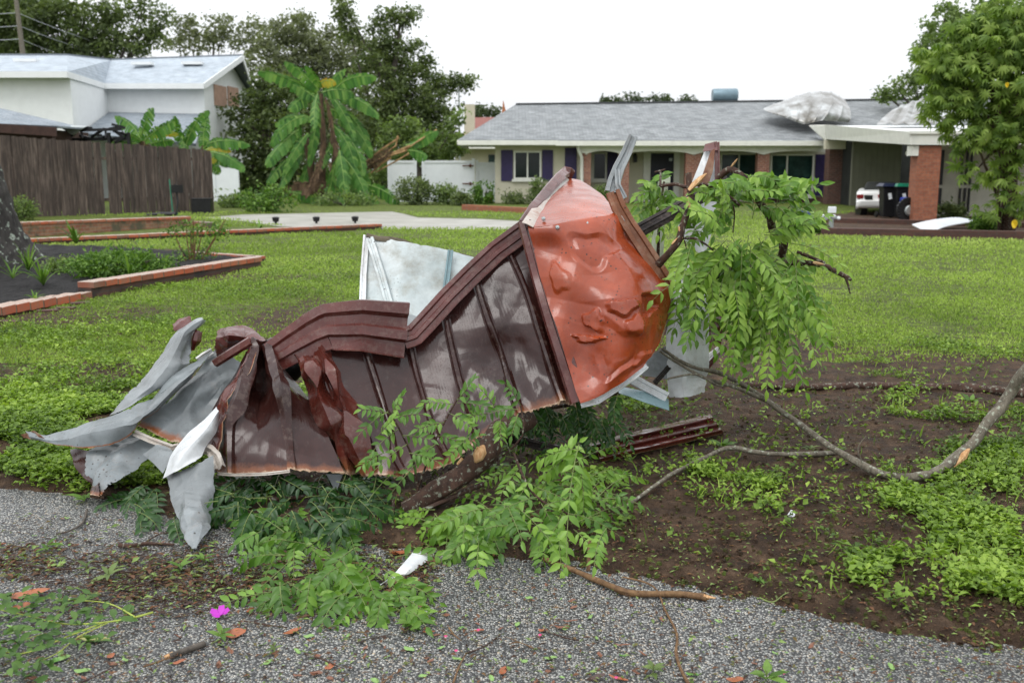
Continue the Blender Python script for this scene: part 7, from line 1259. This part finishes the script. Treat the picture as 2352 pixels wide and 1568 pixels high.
for a in [(65,1365,.15,.42,.25,LO,'large orange leaf under the green sprig'), (52,1392,.06,.7,.2,LO,'small orange lobe below the large orange leaf'), (593,1358,.085,.75,1.2,LY,'tan spotted oval leaf standing beside the glossy leaves'), (215,1468,.1,.5,.15,lmat('pale_yellow_leaf', (.5, .52, .2), (.4, .25, .1)),'pale yellow leaf with brown specks under the sprig'), (540,1455,.075,.75,.6,LR,'cupped russet leaf near the green sprout'), (672,1450,.075,.45,.9,LO,'orange brown leaf folded on the pavement below the leaves'), (918,1270,.085,.6,.05,LR,'russet leaf lying on the white scrap'), (930,1358,.07,.85,1.4,LY,'round tan and black leaf beside the white scrap'), (985,1450,.04,.3,.0,LO,'narrow orange leaf right of the small sprout'), (932,1447,.05,.3,1.3,LP,'dark curled leaf touching the small sprout'), (1140,1275,.035,.7,-.5,LR,'small russet leaf at the soil edge under the leaves'), (1320,1218,.1,.5,.1,LO,'bright orange leaf in the soil under the hanging frond'), (1100,1447,.035,.6,.3,LR,'little russet leaf on the middle pavement'), (1155,1540,.055,.4,1.3,LR,'russet leaf at the bottom middle of the pavement'), (758,1530,.04,.6,.8,LR,'russet leaf at the tip of the curved twig'), (727,1545,.04,.5,0,LB,'brown leaf lying just below the russet leaf of the curved twig'), (255,1505,.03,.8,1.2,LR,'small round brown leaf beside the brown twig'), (412,1519,.045,.4,.5,LR,'brown leaf under the short thick grey twig'), (430,1385,.045,.5,.8,LP,'black curled leaf above the pink petals'), (455,1405,.03,.6,.2,LB,'small brown leaf left of the pink petals'), (110,1290,.05,.5,.1,LB,'brown leaf on the litter band near the left edge'), (0,1250,.045,.5,.4,LR,'reddish leaf cut by the left frame edge'), (300,1285,.06,.5,.7,LB,'brown folded leaf on the litter band'), (1370,1555,.06,.4,.3,LP,'dark leaf at the bottom right pavement'), (1420,1557,.06,.3,-.3,LO,'orange leaf overlapping the dark leaf at the bottom'), (1690,1560,.06,.4,.1,LO,'orange leaf beside the green sprout at the bottom right'), (1290,1440,.05,.35,-.3,LB,'brown sliver leaf right of the green pair'), (660,1390,.03,.5,.5,LB,'brown leaf under the spilled leaves'), (575,1400,.035,.5,1,LR,'small rust leaf under the twig below the petals'), (1770,1215,.05,.3,-.6,LB,'long brown leaf on the soil beside a green leaf'), (745,1370,.06,.35,1.3,LR,'curled russet leaf beside the twig in the leaves'), (1248,1447,.035,.6,-.4,LR,'russet leaf near the pavement centre twig'), (1430,1480,.05,.22,0,LB,'thin brown leaf on the open pavement'), (1310,1425,.05,.2,-.1,LB,'flat dark brown sliver on the open pavement')]:
    bigleaf(*a)
for i, (px, py, L_, an, m_, lab) in enumerate(((145,1510,.045,.4,LG2,'bright green round leaf low on the left pavement'), (128,1515,.035,2.2,LG,'green leaf tucked beside the bright round leaf'), (190,1540,.05,.1,LG2,'pale green leaf near the bottom left'), (615,1520,.035,.9,LG2,'lime green leaf alone on the lower pavement'), (710,1460,.035,.1,LG2,'small pale leaf right of the folded orange leaf'), (785,1428,.05,.1,LG2,'pale green leaf under the spilled leaves'), (750,1415,.03,.8,LG2,'lighter green leaf above the pale one'), (1050,1512,.035,-.4,LG2,'left one of two green leaves on the middle pavement'), (1078,1525,.028,-.2,LG2,'right one of two green leaves on the middle pavement'), (1060,1440,.02,.2,LG,'tiny green leaf by a twig'), (1215,1372,.03,.1,LG2,'tiny yellow green leaf on the upper pavement'), (940,1490,.04,-.5,LG2,'pale leaflet near the orange sliver leaf'), (1590,1548,.04,-.4,LG,'green leaf beside the thin reddish twig'), (1030,1285,.05,1.2,LG2,'light green leaf hanging off the fronds'), (1430,1505,.025,-.6,LG,'tiny green leaf near the brown sliver'), (1780,1225,.07,1.,LG,'dark green leaf at the base of the soil weeds'), (1805,1235,.035,-.3,LG2,'small lime leaf next to the dark green leaf'), (1705,1325,.03,-.7,LG,'green leaf on the bare soil'), (1590,1222,.045,0,LG2,'flat pale leaf at the weeds edge'), (500,1585,.04,.3,LG,'green leaf at the bottom frame edge'), (1920,1340,.03,-.2,LG,'tiny green leaf on the dark soil'), (970,1350,.02,.5,LG,'tiny green leaf right of the tan and black leaf'), (1265,1510,.04,.0,LG2,'green leaflet on the lower middle pavement'), (100,1440,.05,.6,LG,'oval leaf lying over the yellow stems'))):
    bigleaf(px, py, L_, .55, an, m_, lab)
# many look alike little leaves
protos = [bigleaf(-100, 1500, .03, .5, 0, m_, lab, 'small_leaf', group=g) for m_, lab, g in ((LB, 'tiny brown leaf flake scattered over the pavement', 'tiny brown leaves on the pavement'), (LG2, 'tiny green leaf flake scattered over the pavement', 'tiny green leaves on the pavement'))]
for k in range(280):
    s_ = protos[random.random() < .42]; o = s_.copy(); COL.objects.link(o); px, py = random.uniform(-60, 2400), random.uniform(1250, 1600)
    while py < np.interp(px, [p[0] for p in EDGE], [p[1] for p in EDGE]) + 20 or (px > 1400 and random.random() < .72): px, py = random.uniform(-60, 2400), random.uniform(1180, 1600)
    o.location = gd(px, py, .006); sc_ = random.uniform(.35, 1.1); o.scale = (sc_, sc_, sc_); o.rotation_euler = (random.uniform(-.5, .5), random.uniform(-.4, .4), random.uniform(0, 6.28))
# litter
def litter(n, x0, x1, y0, y1, thr, sc, name, label, mat, on_pave=True, cx=None):
    px, py = rng.uniform(x0, x1, n), rng.uniform(y0, y1, n); x, y = gdn(px, py); s_ = edge_s(x, y); k = (s_ < .08) if on_pave else (s_ > .0)
    if cx is not None: k &= rng.random(n) < np.exp(-((py - np.interp(px, cx[0], cx[1])) / cx[2]) ** 2)
    k &= fbm(x, y, 3, 3, 40) > thr; x, y = x[k], y[k]; n = len(x); z = np.where(on_pave, .004, ground_z(x, y)) + rng.uniform(0, .012, n); a = rng.uniform(0, 6.28, n)
    L = rng.uniform(.3, 1.3, n) * sc; tag(leaves(name, np.stack([x, y, z], 1), np.stack([np.cos(a), np.sin(a), rng.uniform(-.1, .35, n)], 1), np.stack([rng.normal(0, .3, n), rng.normal(0, .3, n), np.ones(n)], 1), L, L * rng.uniform(.12, .5, n), M[mat]), label, 'litter', kind='stuff')
litter(13000, -100, 1000, 1130, 1450, .4, .034, 'pavement_litter', 'band of dark broken leaf litter across the left pavement', 'lf_litter', True, ([-100, 300, 600, 900, 1100], [1285, 1320, 1330, 1330, 1310], 62))
litter(6500, -100, 2500, 1180, 1600, .0, .022, 'pavement_crumbs', 'small plant crumbs sprinkled over the pavement', 'lf_litter', True)
litter(26000, 300, 2600, 850, 1500, .25, .022, 'soil_litter', 'chips and leaf bits strewn over the bare soil', 'lf_litter', False)
litter(7000, -200, 900, 640, 1160, .4, .03, 'lawn_litter', 'brown leaf bits between the left lawn weeds', 'lf_litter', False)
mb = MB()
for k in range(520):
    px, py = random.gauss(420, 260), 0; py = random.gauss(np.interp(px, [-100, 300, 600, 900, 1100], [1285, 1325, 1335, 1340, 1330]), 38)
    p = gd(px, py, .006); a = random.uniform(0, 3.14) if random.random() < .3 else random.gauss(.2, .5); L_ = random.uniform(.03, .16); d = Vector((math.cos(a), math.sin(a), 0)) * L_; mb.tube([p - d * .5, p + Vector((random.uniform(-.01, .01), random.uniform(-.01, .01), .006)), p + d * .5], random.uniform(.0008, .0022), 4)
tag(mk('twig_litter', mb, M['barkbrown'], label='tangle of fine dead twigs in the damp litter band', cat='litter'), kind='stuff')
# soil clods
mb = MB(); rg = random.Random(4)
for k in range(4500):
    px, py = rg.uniform(900, 2500), rg.uniform(900, 1540); p = gd(px, py)
    if edge_s(p.x, p.y) < -.22 * rg.random() ** 2.5: continue
    s_ = rg.uniform(.004, .016); z = float(ground_z(np.array([p.x]), np.array([p.y]))[0]); V = []
    for i in range(2):
        for j in range(5): a = j * 1.257; V.append((p.x + math.cos(a) * s_ * rg.uniform(.6, 1.1) * (1, .6)[i], p.y + math.sin(a) * s_ * rg.uniform(.6, 1.1) * (1, .6)[i], z + (-.002, s_ * .8)[i]))
    mb.add(V, [(0, 1, 6, 5), (1, 2, 7, 6), (2, 3, 8, 7), (3, 4, 9, 8), (4, 0, 5, 9), (5, 6, 7, 8, 9)])
tag(mk('soil_clods', mb, M['soil'], label='loose clods over the churned soil', cat='soil'), kind='stuff')
# petals and sprouts
M['magenta'] = plain('magenta_petal', (.42, .03, .42), .5, .15, 20, .1); M['pink'] = plain('pink_petal', (.5, .05, .16), .5, .15, 20, .1)
mb = MB(); p = gd(507, 1412, .012)
for a, L_, up in ((.3, .034, .7), (1.6, .034, 1.2), (3.0, .038, .5), (4.2, .034, .3), (5.3, .024, .6)):
    d = Vector((math.cos(a), math.sin(a), up)).normalized(); s_ = d.cross(Vector((0, -.4, 1))).normalized(); mb.add([p, p + d * L_ * .5 + s_ * L_ * .35, p + d * L_ * 1.05 + s_ * .008, p + d * L_ * .95 - s_ * .01, p + d * L_ * .5 - s_ * L_ * .35, p + d * L_ * .5 + Vector((0, 0, -.004))], [(0, 5, 1), (1, 5, 2), (2, 5, 3), (3, 5, 4), (4, 5, 0)])
mk('flower_petals', mb, M['magenta'], smooth=60, label='bright magenta bougainvillea bract on the left pavement', cat='flower')
for px, py, lab in ((1023,1463,'pink petal near the tiny green leaf on the pavement'), (1098,1448,'palest pink petal on the middle pavement'), (1480,1152,'pink petal on the soil below the thin branch'), (1240,1460,'pink petal right of the russet leaf'), (2080,1208,'pink petal at the tip of the curved pale twig'), (1047,1496,'magenta petal beside two green leaves'), (1415,1558,'pink petal by the bottom orange leaf'), (1800,1548,'pink petal on the bottom right sprout')):
    mb = MB(); p = gd(px, py, .01); mb.add([p, p + Vector((.005, .003, .002)), p + Vector((.007, .008, .003)), p + Vector((0, .010, .004)), p + Vector((-.006, .006, .003))], [(0, 1, 2, 3, 4)]); mk('petal', mb, M['pink'], label=lab, cat='petal')
mb = MB(); p = gd(1815, 1190, .02); mb.add([p, p + Vector((.02, 0, .01)), p + Vector((.022, .01, .03)), p + Vector((.004, .012, .035)), p + Vector((-.012, .004, .015))], [(0, 1, 2, 3, 4)]); mk('white_scrap', mb, M['vinyl'], label='tiny white scrap on the soil beside the weeds', cat='scrap')
def sprout(px, py, n, L_, label, mat='lf_bright', w_=.35):
    p = gd(px, py, .01); P = []; D = []; N = []; mb = MB(); rt = T('leafy_sprout', label, 'sprout', tuple(p))
    for k in range(n): a = 6.28 * k / n + random.uniform(-.3, .3); P.append(tuple(p + Vector((0, 0, random.uniform(0, .02))))); D.append((math.cos(a), math.sin(a), random.uniform(.1, .9))); N.append((-math.cos(a), -math.sin(a) - .3, 1))
    L = np.array([L_ * random.uniform(.7, 1.1) for _ in P]); leaves('leaves', np.array(P), np.array(D), np.array(N), L, L * w_, M[mat], rt, leaf8, rr=rng.random(len(P)) * .7 + .2)
    mb.tube([p - Vector((.03, .02, .008)), p, p + Vector((0, 0, .03))], .002, 5); mk('stem', mb, M['greenstem'], rt)
sprout(945, 1440, 8, .07, 'star shaped green sprout torn off on the pavement'); sprout(510, 1465, 6, .06, 'small green sprout beside the cupped russet leaf'); sprout(1500, 1545, 7, .055, 'dark green sprout left of the thin reddish twig', 'lf_mid'); sprout(1760, 1560, 8, .07, 'bright sprout at the bottom right of the pavement'); sprout(630, 1495, 5, .035, 'tiny sprout above the lime green leaf', 'lf_mid'); sprout(1660, 1030, 7, .1, 'leafy sprout lying over the end of the red strip'); sprout(2230, 930, 12, .1, 'pale leaf rosette behind the grey branch'); sprout(2290, 990, 10, .09, 'second leaf rosette under the rising grey branch'); sprout(1860, 1035, 9, .06, 'bluish leaves under the crossing of the branches', 'lf_mid'); sprout(1930, 1040, 8, .06, 'blue green leaves at the fork of the branches', 'lf_mid'); sprout(195, 1150, 7, .09, 'broad leaf sprout at the pavement edge by the rusty point'); sprout(1810, 900, 7, .06, 'sprout under the hanging leaves by the long branch', 'lf_mid'); sprout(2290, 1330, 8, .07, 'lime sprout near the right frame edge'); sprout(200, 1310, 5, .05, 'green leaves on the litter band', 'lf_mid'); sprout(110, 1262, 5, .06, 'green leaf cluster above the litter band'); sprout(415, 1310, 6, .06, 'leaf cluster in the middle of the litter band'); sprout(470, 1290, 6, .05, 'bright leaf cluster right of the hanging metal point'); sprout(250, 1325, 5, .07, 'leafy twig tip in the litter band', 'lf_mid'); sprout(1745, 1340, 9, .035, 'pale leaf tip of the leafy twig on the soil edge'); sprout(1560, 975, 6, .06, 'leaf sprig resting on the upper edge of the red strip', 'lf_mid')
# grass tufts in the soil
for i, (px, py, n_, L_, lab) in enumerate(((1625,1155,16,.16,'tall thin grass tuft in the soil left of the weed clump'), (1755,1130,26,.15,'spiky grass tuft in the middle of the soil'), (2060,950,26,.15,'grass tuft in front of the long straight branch'), (2300,1100,20,.16,'grass tuft in the right weeds'), (1940,800,18,.14,'grass tuft at the lawn edge'), (2200,1100,16,.13,'grass tuft below the grey branch bend'), (2150,1170,14,.12,'small grass tuft in the right weeds'), (2340,1150,16,.15,'grass tuft by the right frame edge'), (1690,1190,10,.1,'sparse grass tuft beside the weed clump'), (100,900,14,.12,'coarse grass tuft in the left lawn'), (420,700,12,.12,'coarse grass tuft below the raised edging'), (250,760,12,.12,'coarse grass tuft below the brick step'))):
    mb = MB(); p0 = gd(px, py); rg = random.Random(i)
    for k in range(n_):
        a = rg.uniform(0, 6.28); ln_ = L_ * rg.uniform(.5, 1.1); b = p0 + Vector((rg.gauss(0, .03), rg.gauss(0, .03), 0)); d = Vector((math.cos(a), math.sin(a), 0)); s_ = Vector((-d.y, d.x, 0)); V = []
        for j in range(5): t = j / 4; q_ = b + d * ln_ * .5 * t * t + Vector((0, 0, ln_ * (t - .35 * t * t))); w2 = .003 * (1 - t * t) + .0004; V += [q_ - s_ * w2, q_ + s_ * w2]
        mb.add(V, [(2 * j, 2 * j + 1, 2 * j + 3, 2 * j + 2) for j in range(4)], rg.random())
    mk('grass_tuft', mb, M['lf_weed'], smooth=True, label=lab, cat='grass')
